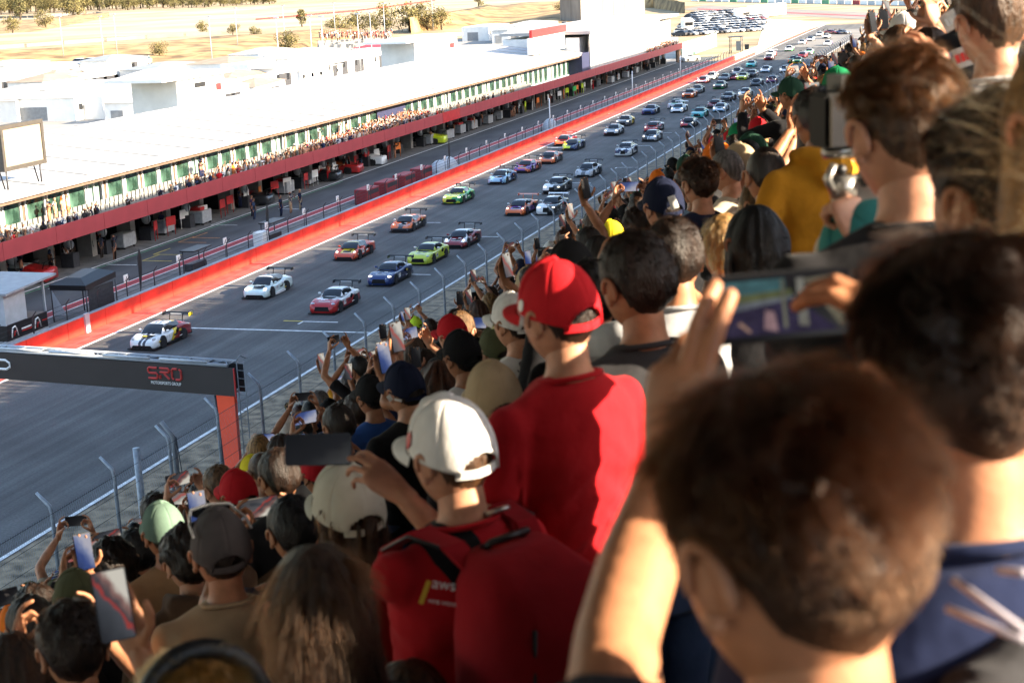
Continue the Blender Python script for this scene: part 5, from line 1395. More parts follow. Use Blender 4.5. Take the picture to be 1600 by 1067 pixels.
def hand(kind, fine=False):
    k = (kind, fine)
    if k in HANDS: return HANDS[k]
    vx = .0036 if fine else .0062
    if kind == "grip": r = hand_np([(8, 22, 14), (10, 22, 14), (12, 24, 16), (16, 28, 18)], [(-.78, .5, -.38), (-.5, .75, -.45), (-.1, .95, -.3)], vx)
    elif kind == "side": r = hand_np([(12, 30, 18), (50, 70, 35), (55, 74, 38), (58, 76, 40)], [(-.6, .5, -.62), (-.35, .6, -.7), (-.1, .75, -.65)], vx)
    elif kind == "pinch": r = hand_np([(18, 38, 24), (22, 34, 22), (30, 40, 25), (38, 46, 28)], [(-.55, .45, -.7), (-.2, .7, -.68), (.0, .85, -.5)], vx)
    elif kind == "frameup": r = hand_np([(4, 8, 6), (9, 14, 8), (34, 40, 22), (48, 52, 26)], [(-.9, .42, -.12), (-.85, .5, -.1), (-.8, .6, -.05)], vx, fat=1.25)
    elif kind == "hookup": r = hand_np([(20, 38, 22), (26, 42, 24), (44, 48, 26), (54, 54, 28)], [(-.9, .42, -.12), (-.85, .5, -.1), (-.8, .6, -.05)], vx, fat=1.2)
    elif kind == "fist": r = hand_np([(80, 95, 50)] * 4, [(-.5, .55, -.65), (.3, .6, -.7), (.8, .3, -.5)], vx)
    else: r = hand_np([(12, 16, 10), (14, 18, 12), (16, 20, 12), (18, 22, 14)], [(-.7, .65, -.2), (-.45, .85, -.2), (-.3, .95, -.15)], vx)
    HANDS[k] = r
    return r
def frame(o, u, back, mirror=False):
    """matrix whose +Y is u (fingers) and +Z is the back of the hand"""
    u = Vector(u).normalized(); n = Vector(back); n = (n - u * n.dot(u)).normalized(); x = u.cross(n)
    if mirror: x = -x
    return Matrix(((x.x, u.x, n.x, o[0]), (x.y, u.y, n.y, o[1]), (x.z, u.z, n.z, o[2]), (0, 0, 0, 1)))
def ik(S, W, l1, l2, pole):
    S = Vector(S); W = Vector(W); d = W - S; D = d.length
    if D > (l1 + l2) * .995: W = S + d.normalized() * (l1 + l2) * .995; d = W - S; D = d.length
    a = (l1 * l1 - l2 * l2 + D * D) / (2 * D); h = math.sqrt(max(0, l1 * l1 - a * a)); n = d.normalized()
    p = Vector(pole); p = (p - n * p.dot(n)).normalized()
    return S + n * a + p * h, W
SH = {-1: Vector((-.182, 0, 1.385)), 1: Vector((.182, 0, 1.385))}
def torso_rings(inf=0, z0=.84, female=False, neck=True, belly=0.0):
    tb = [(.80, .155, .105, 0), (.92, .168, .118, -.005), (1.04, .148 - (.01 if female else 0), .105, 0), (1.18, .160, .112, .004), (1.31, .178, .118, .0), (1.39, .172, .105, -.006), (1.445, .120, .082, -.012), (1.475, .078, .068, -.012)]
    if neck: tb += [(1.50, .060, .060, -.010), (1.56, .056, .060, 0), (1.60, .052, .058, .005)]
    R = []
    for z, w, d, o in tb:
        if z < z0: continue
        w2, d2 = w + inf, d + inf + belly * math.exp(-((z - 1.05) / .14) ** 2)
        R.append([(math.cos(2 * math.pi * k / 20) * w2, o + math.sin(2 * math.pi * k / 20) * d2, z) for k in range(20)])
    return R
def capsule(mb, pts, rs, n=12):
    mb.tube(pts, rs, n)
    for p, r in zip(pts, rs): mb.ball(p, r, 0, 10, 8)
rngf = random.Random(8)
POSES = {
 # right wrist, right hand (fingers dir, back dir, kind), left wrist, left hand, phone (centre, landscape?) in the body's own space
 "down":   dict(R=(.25, .04, .84), Rh=((0, .1, -1), (1, 0, 0), "open"), L=(-.25, .04, .84), Lh=((0, .1, -1), (-1, 0, 0), "open"), phone=None),
 "two":    dict(R=(.125, .40, 1.50), Rh=((-.25, .18, .95), (.85, .45, .1), "side"), L=(-.125, .40, 1.50), Lh=((.25, .18, .95), (-.85, .45, .1), "side"), phone=((0, .465, 1.585), True)),
 "twohi":  dict(R=(.125, .30, 1.80), Rh=((-.25, .18, .95), (.85, .45, .1), "side"), L=(-.125, .30, 1.80), Lh=((.25, .18, .95), (-.85, .45, .1), "side"), phone=((0, .365, 1.885), True)),
 "right":  dict(R=(.16, .40, 1.60), Rh=((-.12, .1, 1), (.25, 1, 0), "grip"), L=(-.25, .06, .86), Lh=((0, .1, -1), (-1, 0, 0), "open"), phone=((.150, .372, 1.705), False)),
 "left":   dict(L=(-.16, .40, 1.60), Lh=((.12, .1, 1), (-.25, 1, 0), "grip"), R=(.25, .06, .86), Rh=((0, .1, -1), (1, 0, 0), "open"), phone=((-.150, .372, 1.705), False)),
 "righthi": dict(R=(.17, .22, 1.90), Rh=((-.08, .1, 1), (.2, 1, 0), "grip"), L=(-.25, .06, .86), Lh=((0, .1, -1), (-1, 0, 0), "open"), phone=((.162, .192, 2.005), False)),
 "bothup": dict(R=(.09, .38, 1.62), Rh=((-.2, .15, 1), (.5, 1, 0), "grip"), L=(-.03, .40, 1.58), Lh=((.25, .15, 1), (-.5, 1, 0), "grip"), phone=((.06, .36, 1.725), False)),
 "fist":   dict(R=(.22, .10, 1.93), Rh=((0, 0, 1), (0, 1, 0), "fist"), L=(-.25, .06, .86), Lh=((0, .1, -1), (-1, 0, 0), "open"), phone=None),
 "brow":   dict(R=(.15, .16, 1.62), Rh=((-.9, .25, .3), (0, .3, 1), "open"), L=(-.25, .06, .86), Lh=((0, .1, -1), (-1, 0, 0), "open"), phone=None),
}
def person_meshes(pose, sleeve="short", voxel=.017, female=False, hood=False, fine=False, belly=0.0, head_yaw=0, head_pitch=0, head_roll=0, lo=False, poles=None):
    """returns dict of numpy parts: body (skin, one surface with head and hands), shirt, trousers, and the head matrix"""
    P = POSES[pose] if isinstance(pose, str) else pose
    b = MB(); b.loft(torso_rings(-.004, female=female, belly=belly))
    sh = MB(); sh.loft(torso_rings(.014, .92, female, False, belly)); 
    sh.ball((0, -.012, 1.455), (.092, .078, .045), 0, 14, 8)
    if hood:
        sh.tube([(-.09, .05, 1.49), (-.085, -.05, 1.50), (0, -.125, 1.485), (.085, -.05, 1.50), (.09, .05, 1.49)], [.025, .04, .055, .04, .025], 10); sh.ball((0, -.12, 1.44), (.085, .045, .07), 0, 12, 8)
    for s, key in ((1, "R"), (-1, "L")):
        S = SH[s]; pole = (poles or {}).get(key, (s * .75, -.25, -.9))
        W0 = Vector(P[key]); raise_ = max(0, min(1, (W0.z - 1.3) / .6)); S2 = S + Vector((0, .02 * raise_, .035 * raise_))
        E, W = ik(S2, W0, .295, .265, pole)
        capsule(b, [Vector((s * .05, -.01, 1.44)), S2, S2.lerp(E, .5), E, E.lerp(W, .35), W], [.045, .052, .047, .039, .040, .027])
        if sleeve == "short":
            e = S2.lerp(E, .62); capsule(sh, [Vector((s * .05, -.012, 1.445)), S + Vector((-s * .05, 0, .015)), S2, S2.lerp(E, .45)], [.052, .055, .061, .059]); sh.tube([S2.lerp(E, .4), e], [.059, .067], 14)
        elif sleeve == "long":
            capsule(sh, [Vector((s * .05, -.012, 1.445)), S + Vector((-s * .05, 0, .015)), S2, S2.lerp(E, .5), E, E.lerp(W, .4)], [.054, .058, .065, .060, .054, .048]); sh.tube([E.lerp(W, .35), E.lerp(W, .93)], [.051, .040], 12)
        else:
            capsule(sh, [S + Vector((-s * .09, 0, .02)), S + Vector((-s * .045, 0, .02))], [.05, .05])
        P.setdefault("_w", {})[key] = (W, E)
    tr = MB(); tr.loft(torso_rings(.016, .80, female, False)[:3])
    for s in (1, -1):
        h = Vector((s * .095, -.005, .88)); k = Vector((s * .10, .02, .49)); a = Vector((s * .105, -.02, .085))
        capsule(b, [h, h.lerp(k, .5), k, k.lerp(a, .35), a], [.085, .075, .055, .054, .036]); b.ball(a + Vector((0, .07, -.045)), (.045, .13, .04), 0, 10, 8)
        capsule(tr, [h, h.lerp(k, .5), k, a + Vector((0, 0, .04))], [.100, .090, .072, .058])
    out = {}
    head_c = Vector((0, .022, 1.622))
    HM = Matrix.Translation(head_c + Vector((0, 0, 0))) @ Matrix.Rotation(R_(head_yaw), 4, 'Z') @ Matrix.Rotation(R_(head_pitch), 4, 'X') @ Matrix.Rotation(R_(head_roll), 4, 'Y')
    out["HM"] = HM
    def grow(mb, vx, it=4):
        me = ev_mesh(mb.mesh("t", M_BLACK), [('REMESH', dict(mode='VOXEL', voxel_size=vx)), ('SMOOTH', dict(factor=.5, iterations=it))]); r = me_np(me); bpy.data.meshes.remove(me); return r
    parts = [grow(b, voxel, 5) + (0,), xf(HEAD_LO if lo else HEAD, HM) + (0,)]
    for s, key in ((1, "R"), (-1, "L")):
        u, bk, kind = P[key + "h"]; W = P["_w"][key][0]
        parts.append(xf(hand(kind, fine), frame(W, u, bk, s < 0)) + (0,))
    if not lo: parts += [xf(EYE_W, HM) + (1,), xf(EYE_B, HM) + (2,), xf(LIPS, HM) + (3,)]
    def folds(part):
        v, t, l = part; ph_ = rngf.random() * 50
        for i in range(len(v)):
            x, y, z = v[i]
            f = mnoise.noise(Vector((x * 5 + y * 3, y * 6, z * 15 + abs(x) * 12 + ph_))); g = mnoise.noise(Vector((x * 9 + ph_, y * 9, z * 7)))
            a = (.5 + .9 * max(0, min(1, (1.36 - z) / .25))) * (.0095 * (1 - 2.2 * abs(f)) + .005 * g)
            r_ = math.hypot(x, y + .01) + 1e-6
            if abs(x) > .2: v[i, 2] += a * .7; v[i, 1] += a * .7
            else: v[i, 0] += x / r_ * a; v[i, 1] += (y + .01) / r_ * a
        return (v, t, l)
    out["body"] = parts; out["shirt"] = [(folds(grow(sh, voxel * 1.05, 3)) if not lo else grow(sh, voxel * 1.05, 4)) + (0,)]; out["trousers"] = [grow(tr, voxel * 1.2, 4) + (0,)]
    out["phone"] = P.get("phone"); out["pose"] = P
    return out

# --- materials for people
def skin_mat(name, c): return mat(name, c, rough=.5, var=.17, scale=22, detail=8, sss=.12, spec=.4, bump=.06, bscale=160)
SKIN = [skin_mat("skin_light", (.46, .225, .135)), skin_mat("skin_tan", (.37, .165, .085)), skin_mat("skin_olive", (.31, .135, .07)), skin_mat("skin_brown", (.14, .065, .035))]
M_EYEW = mat("eye_white", (.7, .68, .65), rough=.2, var=0); M_EYEB = mat("eye_dark", (.015, .01, .008), rough=.2, var=0); M_LIP = mat("lips", (.34, .12, .10), rough=.5, var=.05)
def cloth(name, c, **k):
    kk = dict(rough=.9, var=.12, scale=7, bump=.55, bscale=9, spec=.10, sheen=.04, detail=6); kk.update(k); return mat("cloth_" + name, c, **kk)
CL = {n: cloth(n, c) for n, c in dict(black=(.012, .012, .014), charcoal=(.035, .035, .038), navy=(.012, .018, .05), white=(.66, .65, .63), cream=(.50, .44, .35), beige=(.36, .27, .17), grey=(.20, .20, .21), lightgrey=(.36, .37, .39), red=(.42, .012, .018), darkred=(.16, .012, .018), maroon=(.11, .03, .03), olive=(.07, .075, .035), green=(.02, .16, .07), darkgreen=(.015, .06, .035), teal=(.03, .19, .17), blue=(.03, .09, .30), lightblue=(.22, .33, .48), orange=(.62, .17, .02), yellow=(.62, .50, .04), neon=(.55, .80, .04), mustard=(.48, .21, .015), brown=(.09, .05, .03), tan=(.28, .17, .09), pink=(.55, .25, .28), dustypink=(.30, .12, .10), denim=(.03, .05, .10), purple=(.10, .03, .16)).items()}
CAPM = {n: mat("cap_" + n, c, rough=.85, var=.06, scale=20, bump=.10, bscale=160, spec=.12) for n, c in dict(red=(.50, .015, .022), white=(.72, .71, .69), beige=(.42, .32, .20), navy=(.010, .014, .035), black=(.012, .012, .013), olive=(.085, .09, .045), cream=(.50, .48, .40), grey=(.085, .075, .075), orange=(.75, .17, .015), green=(.01, .18, .07), darkgreen=(.02, .06, .04), teal=(.04, .20, .19), neon=(.55, .80, .05), yellow=(.75, .62, .03), blue=(.02, .06, .25), sage=(.12, .19, .15)).items()}
def hair_mat(name, c): return mat("hair_" + name, c, rough=.42, var=.55, scale=60, spec=.35, bump=.5, bscale=240, detail=2, stretch=(1, 1, .25))
HAIRC = dict(dark=(.013, .006, .0032), brown=(.026, .0105, .0045), mid=(.055, .025, .010), auburn=(.055, .018, .007), blond=(.26, .145, .05), darkblond=(.11, .06, .026), grey=(.12, .11, .105), black=(.005, .004, .0035))
HM_ = {n: hair_mat(n, c) for n, c in HAIRC.items()}
HS = {}
def strand_mat(n):
    if n in HS: return HS[n]
    m = bpy.data.materials.new("hair_strand_" + n); m.use_nodes = True; nt = m.node_tree; nt.nodes.remove(nt.nodes["Principled BSDF"])
    h = nt.nodes.new("ShaderNodeBsdfHairPrincipled"); h.parametrization = 'COLOR'; c = HAIRC[n]
    h.inputs["Color"].default_value = tuple(min(1, x * .72) for x in c) + (1,); h.inputs["Roughness"].default_value = .36; h.inputs["Radial Roughness"].default_value = .6; h.inputs["Coat"].default_value = 0; h.inputs["IOR"].default_value = 1.25
    nt.links.new(h.outputs[0], nt.nodes["Material Output"].inputs[0]); HS[n] = m; return m
# shared head-space meshes
HAIR = {}
def hairm(kind):
    if kind in HAIR: return HAIR[kind]
    seed = len(HAIR) * 3.1
    if kind == "short": mb = hair_shell(.020, 1.15, .75, .006, seed)
    elif kind == "short2": mb = hair_shell(.026, 1.25, .55, .008, seed, fs=22)
    elif kind == "fade": mb = hair_shell(.022, 1.25, .16, .005, seed)
    elif kind == "buzz": mb = hair_shell(.005, 1.0, .8, .001, seed)
    elif kind == "curly": mb = hair_shell(.038, 1.1, .8, .014, seed, fs=24)
    elif kind == "smooth": mb = hair_shell(.021, 1.2, .7, .0012, seed, fs=14)
    elif kind == "smoothfade": mb = hair_shell(.020, 1.3, .14, .0010, seed, fs=14)
    elif kind == "under": mb = hair_shell(.008, .8, 1.0, .003, seed)
    elif kind == "bob": mb = long_hair(.14, seed)
    elif kind == "long": mb = long_hair(.34, seed)
    elif kind == "wavy": mb = long_hair(.30, seed, wave=.011)
    elif kind == "pony": mb = ponytail(seed)
    me = mb.mesh("hair", HM_["dark"]); HAIR[kind] = me; return me
_cp = cap_parts(True); CAPME = {"dome": solid(_cp[0]), "strap": _cp[1].mesh("strap", M_BLACK), "brim": _cp[2].mesh("brim", M_BLACK), "button": _cp[3].mesh("button", M_BLACK)}
for p in CAPME["dome"].polygons: p.use_smooth = True
_cp = cap_parts(False); CAPME["closed"] = solid(_cp[0])
for p in CAPME["closed"].polygons: p.use_smooth = True
def slotm(o, i, m): o.material_slots[i].link = 'OBJECT'; o.material_slots[i].material = m
def add_cap(root, HM, m, kind="dome", back=False, name="cap", brim_m=None):
    Mx = HM @ Matrix.Translation((0, -.004, .006)) @ Matrix.Rotation(math.pi if back else 0, 4, 'Z')
    c = link(name, CAPME[kind], root); c.matrix_local = Mx; 
    if not c.material_slots: c.data.materials.append(M_BLACK)
    slotm(c, 0, m)
    for n in (("strap", "brim", "button") if kind == "dome" else ("brim", "button")):
        q = link(n, CAPME[n], c); slotm(q, 0, brim_m or m)
    return c
# --- phones
def screen_mat(name, cols, e):
    m = bpy.data.materials.new(name); m.use_nodes = True; n = m.node_tree.nodes; l = m.node_tree.links; b = n["Principled BSDF"]
    tc = n.new("ShaderNodeTexCoord"); sp = n.new("ShaderNodeSeparateXYZ"); l.new(tc.outputs["Generated"], sp.inputs[0])
    no = n.new("ShaderNodeTexNoise"); no.inputs["Scale"].default_value = 4; no.inputs["Detail"].default_value = 4; l.new(tc.outputs["Generated"], no.inputs["Vector"])
    ad = n.new("ShaderNodeMath"); ad.operation = 'MULTIPLY_ADD'; ad.inputs[1].default_value = .45; l.new(sp.outputs[0], ad.inputs[0]); 
    a2 = n.new("ShaderNodeMath"); a2.operation = 'MULTIPLY_ADD'; a2.inputs[1].default_value = .55; l.new(sp.outputs[2], a2.inputs[0]); l.new(ad.outputs[0], a2.inputs[2])
    ad.inputs[2].default_value = -.05
    a3 = n.new("ShaderNodeMath"); a3.operation = 'MULTIPLY_ADD'; a3.inputs[1].default_value = .22; a3.inputs[2].default_value = -.06; l.new(no.outputs[0], a3.inputs[0])
    a4 = n.new("ShaderNodeMath"); a4.operation = 'ADD'; l.new(a2.outputs[0], a4.inputs[0]); l.new(a3.outputs[0], a4.inputs[1])
    r = n.new("ShaderNodeValToRGB"); r.color_ramp.interpolation = 'LINEAR'; els = r.color_ramp.elements
    els[0].position = cols[0][0]; els[0].color = cols[0][1] + (1,); els[1].position = cols[-1][0]; els[1].color = cols[-1][1] + (1,)
    for (p, c) in cols[1:-1]: x = els.new(p); x.color = c + (1,)
    l.new(a4.outputs[0], r.inputs[0]); l.new(r.outputs[0], b.inputs["Emission Color"]); b.inputs["Emission Strength"].default_value = e
    b.inputs["Base Color"].default_value = (.004, .004, .005, 1); b.inputs["Roughness"].default_value = .3; b.inputs["Specular IOR Level"].default_value = .08
    return m
M_SCR_P = screen_mat('screen_purple', [(.0, (.05, .02, .12)), (.30, (.10, .05, .22)), (.45, (.22, .15, .22)), (.55, (.16, .17, .12)), (.68, (.05, .20, .24)), (.8, (.30, .28, .22))], .11)
M_SCR = [screen_mat("screen_track", [(.0, (.02, .02, .025)), (.30, (.05, .055, .065)), (.46, (.08, .085, .10)), (.50, (.45, .05, .04)), (.55, (.06, .06, .07)), (.66, (.30, .16, .14)), (.75, (.8, .75, .65))], .14),
         screen_mat("screen_blue", [(.0, (.03, .05, .14)), (.35, (.06, .10, .30)), (.55, (.25, .3, .5)), (.7, (.5, .5, .6))], .14),
         screen_mat("screen_dark", [(.0, (.004, .004, .005)), (.6, (.012, .012, .014)), (.9, (.05, .05, .05))], .15),
         screen_mat("screen_bright", [(.0, (.10, .10, .13)), (.35, (.25, .22, .22)), (.5, (.55, .12, .10)), (.56, (.4, .38, .36)), (.75, (.9, .85, .75))], .13)]
def phone_meshes():
    b = MB(); b.box((-.0375, -.004, -.0775), (.0375, .004, .0775)); me = bevel_mesh(b.mesh("body", M_BLACK), .0035, 2)
    s = MB(); s.box((-.0345, -.0049, -.0745), (.0345, -.0041, .0745)); sm_ = s.mesh("screen", M_SCR[0])
    c = MB(); c.box((.006, .0041, .035), (.034, .0062, .072)); cm = c.mesh("lens_bump", M_BLACK)
    return me, sm_, cm
PH = phone_meshes()
def make_phone(M, label, group, scr, case=None):
    ph = empty("phone", (0, 0, 0), 0, label, "phone", group); ph.matrix_world = M
    b = link("body", PH[0], ph); slotm(b, 0, case or M_BLACK); s = link("screen", PH[1], ph); slotm(s, 0, scr); link("lens_bump", PH[2], ph)
    return ph
def phone_matrix(Mroot, phone, tilt=0.0):
    c, land = phone
    return Mroot @ Matrix.Translation(c) @ Matrix.Rotation(R_(-12), 4, 'X') @ Matrix.Rotation(R_(90) if land else 0, 4, 'Y') @ Matrix.Rotation(tilt, 4, 'Y')
# ------------------------------------------------------------------ spectators
C0 = Vector(RC[:, 0]); CU = -Vector(RC[:, 1]); CF = Vector(RC[:, 2])      # right, up and forward of the viewpoint
hand("grip"); 
ARCH = {}
def archetype(pose, sleeve, female=False, hood=False, belly=0.0):
    k = (pose, sleeve, female, hood, belly)
    if k in ARCH: return ARCH[k]
    d = person_meshes(pose, sleeve, .020, female, hood, False, belly, lo=True)
    d["me"] = {n: np_mesh(n, d[n], [M_BLACK]) for n in ("body", "shirt", "trousers")}
    ARCH[k] = d; return d
r6 = random.Random(17)
PEOPLE = []      # (x, y, head z, radius) of everyone placed
def face_yaw(x, y, spread=14, rr=r6):
    tx, ty = -42.0, max(88.0, y + 16.0)
    return math.degrees(math.atan2(-(tx - x), ty - y)) + rr.gauss(0, spread)
def root_for(headpos, psi, s, label, group=None, HMc=(0, .022, 1.622)):
    rz = R_(psi); c = Vector(HMc) * s
    off = Matrix.Rotation(rz, 4, 'Z') @ c
    r = empty("person", headpos - off, rz, label, "person", group); r.scale = (s, s, s)
    bpy.context.view_layer.update() if False else None
    M = Matrix.Translation(headpos - off) @ Matrix.Rotation(rz, 4, 'Z') @ Matrix.Scale(s, 4)
    return r, M
def strands(root, HM, mesh, color, n, length, rad, style, seed):
    """a coat of hair strands growing from the hair surface"""
    rr = np.random.RandomState(seed)
    me = mesh; me.calc_loop_triangles(); nt_ = len(me.loop_triangles)
    tv = np.empty(nt_ * 3, 'i'); me.loop_triangles.foreach_get('vertices', tv); tv = tv.reshape(-1, 3)
    co = np.empty(len(me.vertices) * 3, 'f'); me.vertices.foreach_get('co', co); co = co.reshape(-1, 3)
    A, B, C = co[tv[:, 0]], co[tv[:, 1]], co[tv[:, 2]]; cr_ = np.cross(B - A, C - A); ar = np.linalg.norm(cr_, axis=1); nrm = cr_ / (ar[:, None] + 1e-12)
    idx = rr.choice(nt_, n, p=ar / ar.sum()); u, v = rr.rand(n), rr.rand(n); f = u + v > 1; u[f] = 1 - u[f]; v[f] = 1 - v[f]
    P = A[idx] + u[:, None] * (B - A)[idx] + v[:, None] * (C - A)[idx]; N = nrm[idx]
    cen = np.array([0, -.01, 0]); sg = np.sign(((P - cen) * N).sum(1)); N = N * sg[:, None]
    K = 6 if style != "long" else 10
    pts = np.zeros((n, K, 3), 'f')
    # clumps give locks
    ncl = 170 if style != "long" else 120; cc = P[rr.choice(n, ncl)]; cd = rr.normal(size=(ncl, 3)) 
    ci = np.argmin(((P[:, None, :] - cc[None]) ** 2).sum(2), axis=1)
    h = np.clip((P[:, 2] + .06) / .17, 0, 1)
    if style == "short": L = length * (.10 + .90 * h * h) * (.7 + .6 * rr.rand(n))
    elif style == "fade": L = length * (.12 + .88 * np.clip((P[:, 2] - .02) / .06, 0, 1)) * (.7 + .6 * rr.rand(n))
    elif style == "long": L = length * (.7 + .5 * rr.rand(n))
    else: L = length * (.6 + .8 * rr.rand(n))
    tang = np.stack([np.zeros(n), -np.ones(n) * .25, -np.ones(n)], 1)
    if style in ("short", "fade"):
        away = P - np.array([.02, .045, .128]); away = away / (np.linalg.norm(away, axis=1)[:, None] + 1e-6); perp = np.stack([-away[:, 1], away[:, 0], np.zeros(n)], 1); tang = away + perp * .35
    if style == "blown": tang = np.stack([-1.0 * np.ones(n), .05 * rr.normal(size=n) + .1, .10 + .25 * rr.normal(size=n)], 1)
    tang = tang - N * (tang * N).sum(1)[:, None] * .8
    base = N * (.17 if style in ("short", "fade") else .12) + tang * 1.0 + cd[ci] * (.15 if style in ("short", "fade") else .08) + rr.normal(size=(n, 3)) * .055
    base /= np.linalg.norm(base, axis=1)[:, None] + 1e-9
    p = P - N * .004; d = base.copy(); pull = (cc[ci] - P) * (.0 if style == "blown" else 1.0)
    for k in range(K):
        pts[:, k] = p
        st = (L / (K - 1))[:, None]
        d = d + (np.array([0, -.02, -.16]) if style in ("short", "fade") else (np.array([0, 0, -.35]) if style == "long" else np.array([0, 0, -.05]))) * (1.0 / K) + pull * (3.0 / K) + rr.normal(size=(n, 3)) * .03
        if style == "blown": d = d + np.stack([np.zeros(n), .12 * np.sin(k * 1.3 + ci), .16 * np.cos(k * 1.1 + ci * 1.7)], 1)
        d /= np.linalg.norm(d, axis=1)[:, None]; p = p + d * st
    hc = bpy.data.hair_curves.new("hair_strands"); hc.add_curves([K] * n)
    hc.attributes["position"].data.foreach_set("vector", pts.reshape(-1))
    ra = hc.attributes.new("radius", 'FLOAT', 'POINT') if "radius" not in hc.attributes else hc.attributes["radius"]
    prof = np.linspace(1, .35, K); ra.data.foreach_set("value", np.tile(prof * rad, n).astype('f'))
    hc.materials.append(strand_mat(color))
    o = link("hair_strands", hc, root); tag(o, kind="stuff")
    return o
HEROES = []
def hero(px, py, d, psi, pose, head, top, label, skin=0, sleeve="short", s=1.0, female=False, hood=False, belly=0., hy=0, hp=0, hr=0, strand=None, phone=None, trou="denim", vox=None, poles=None, group=None, arch=False, cap_back=False, brim=None, plabel=None, ptilt=0.0):
    hpos = at_d(px, py, d)
    rt, M = root_for(hpos, psi, s, label, group)
    if isinstance(pose, dict):                # world targets -> body space
        Mi = M.inverted(); q = {}
        for k, v in pose.items():
            if k in "RL": q[k] = Mi @ Vector(v)
            elif k in ("Rh", "Lh"): q[k] = (Mi.to_3x3() @ Vector(v[0]), Mi.to_3x3() @ Vector(v[1]), v[2])
            else: q[k] = v
        for k in "RL":
            if k not in q: q[k] = POSES["down"][k]; q[k + "h"] = POSES["down"][k + "h"]
        pose = q; pose.setdefault("phone", None)
        if poles: poles = {k: Mi.to_3x3() @ Vector(v) for k, v in poles.items()}
    fine = d < 4.0
    if arch: D = archetype(pose, sleeve, female, hood, belly); mes = D["me"]
    else:
        vx = vox or (.009 if d < 2.2 else .0115 if d < 4.2 else .014)
        D = person_meshes(pose, sleeve, vx, female, hood, fine, belly, hy, hp, hr, poles=poles); mes = {n: np_mesh(n, D[n], [M_BLACK] * (4 if n == "body" else 1)) for n in ("body", "shirt", "trousers")}
    HM = D["HM"]
    b = link("body", mes["body"], rt); slotm(b, 0, SKIN[skin])
    if len(mes["body"].materials) > 1: slotm(b, 1, M_EYEW); slotm(b, 2, M_EYEB); slotm(b, 3, M_LIP)
    sh = link("shirt" if sleeve != "long" else "jacket", mes["shirt"], rt); slotm(sh, 0, CL[top] if isinstance(top, str) else top)
    if not arch and d < 6:
        q = MB(); q.tube([(.079 * math.cos(a), -.012 + .070 * math.sin(a), 1.482 + .014 * -math.sin(a)) for a in [2 * math.pi * k / 24 for k in range(25)]], .0075, 7); cq = q.build("collar", CL[top] if isinstance(top, str) else top, sh)
    tr = link("trousers", mes["trousers"], rt); slotm(tr, 0, CL[trou])
    hk, hc_, capm = head
    if hk:
        hm_ = hairm(hk if not capm or hk in ("long", "wavy", "bob", "pony") else "under")
        ho = link("hair", hm_, rt); ho.matrix_local = HM; slotm(ho, 0, HM_[hc_])
        if strand:
            n, L, rad, st = strand; so = strands(ho, HM, hm_, hc_, n, L, rad, st, int(px * 7 + py))
    if capm: add_cap(rt, HM @ Matrix.Scale(1.14 if hk in ("long", "wavy", "bob", "pony") else 1.0, 4), CAPM[capm], back=cap_back, brim_m=CAPM[brim] if brim else None)
    PEOPLE.append((hpos.x, hpos.y, hpos.z)); HEROES.append((px, py, d, 2470 * .115 * s / d))
    Dp = D["phone"]
    if Dp is not None and phone is not None:
        make_phone(phone_matrix(M, Dp, ptilt), plabel or ("phone of the " + label.split(" holding")[0].split(" filming")[0].split(" and a")[0].split(", ")[0].split(" seen")[0].split(" at the")[0].split(" raising")[0].split(" filming")[0])[:95].rsplit(" ", 0)[0], "phones held up by spectators", M_SCR[phone])
    return rt, M, D, HM
def cam_dir(r, u, f=0.0): return C0 * r + CU * u + CF * f
def wphone(px, py, d, roll, land, label, scr, sc_=1.0, yaw=0.0):
    """phone facing the viewpoint's side, centre on a pixel's ray"""
    c = at_d(px, py, d); f = pray(px, py).normalized(); f = (f + C0 * yaw).normalized()
    rgt = (C0 - f * C0.dot(f)).normalized(); upv = rgt.cross(f)
    a = R_(roll); rg = rgt * math.cos(a) + upv * math.sin(a); uu = upv * math.cos(a) - rgt * math.sin(a)
    Y = f; Z = rg if land else uu; X = Y.cross(Z)
    M = Matrix(((X.x, Y.x, Z.x, c.x), (X.y, Y.y, Z.y, c.y), (X.z, Y.z, Z.z, c.z), (0, 0, 0, 1))) @ Matrix.Scale(sc_, 4)
    return make_phone(M, label, "phones held up by spectators", scr)

# ---- nearest figures, placed one by one
# big dark-haired man filming in landscape
lw, rw = at_d(1046, 712, 1.72), at_d(1472, 572, 1.76)
hero(1243, 868, 1.28, 45, dict(L=lw, Lh=(cam_dir(.14, .97, .05), cam_dir(-.60, 0, -.75), "frameup"), R=rw, Rh=(cam_dir(-.66, .72, .12), cam_dir(.5, .4, -.75), "hookup")),
     ("smooth", "brown", None), "charcoal", "dark brown haired person in front, closest of all, filming with both arms raised", 1, "short", 1.06, hp=-8, strand=(20000, .050, .0004, "short"),
     poles={"L": cam_dir(-.9, -.6, -.1), "R": cam_dir(.7, -.8, -.1)})
wphone(1219, 478, 1.80, 5.0, True, "large phone in landscape with a coloured picture, held by the closest person's two hands", M_SCR[2], 1.06)
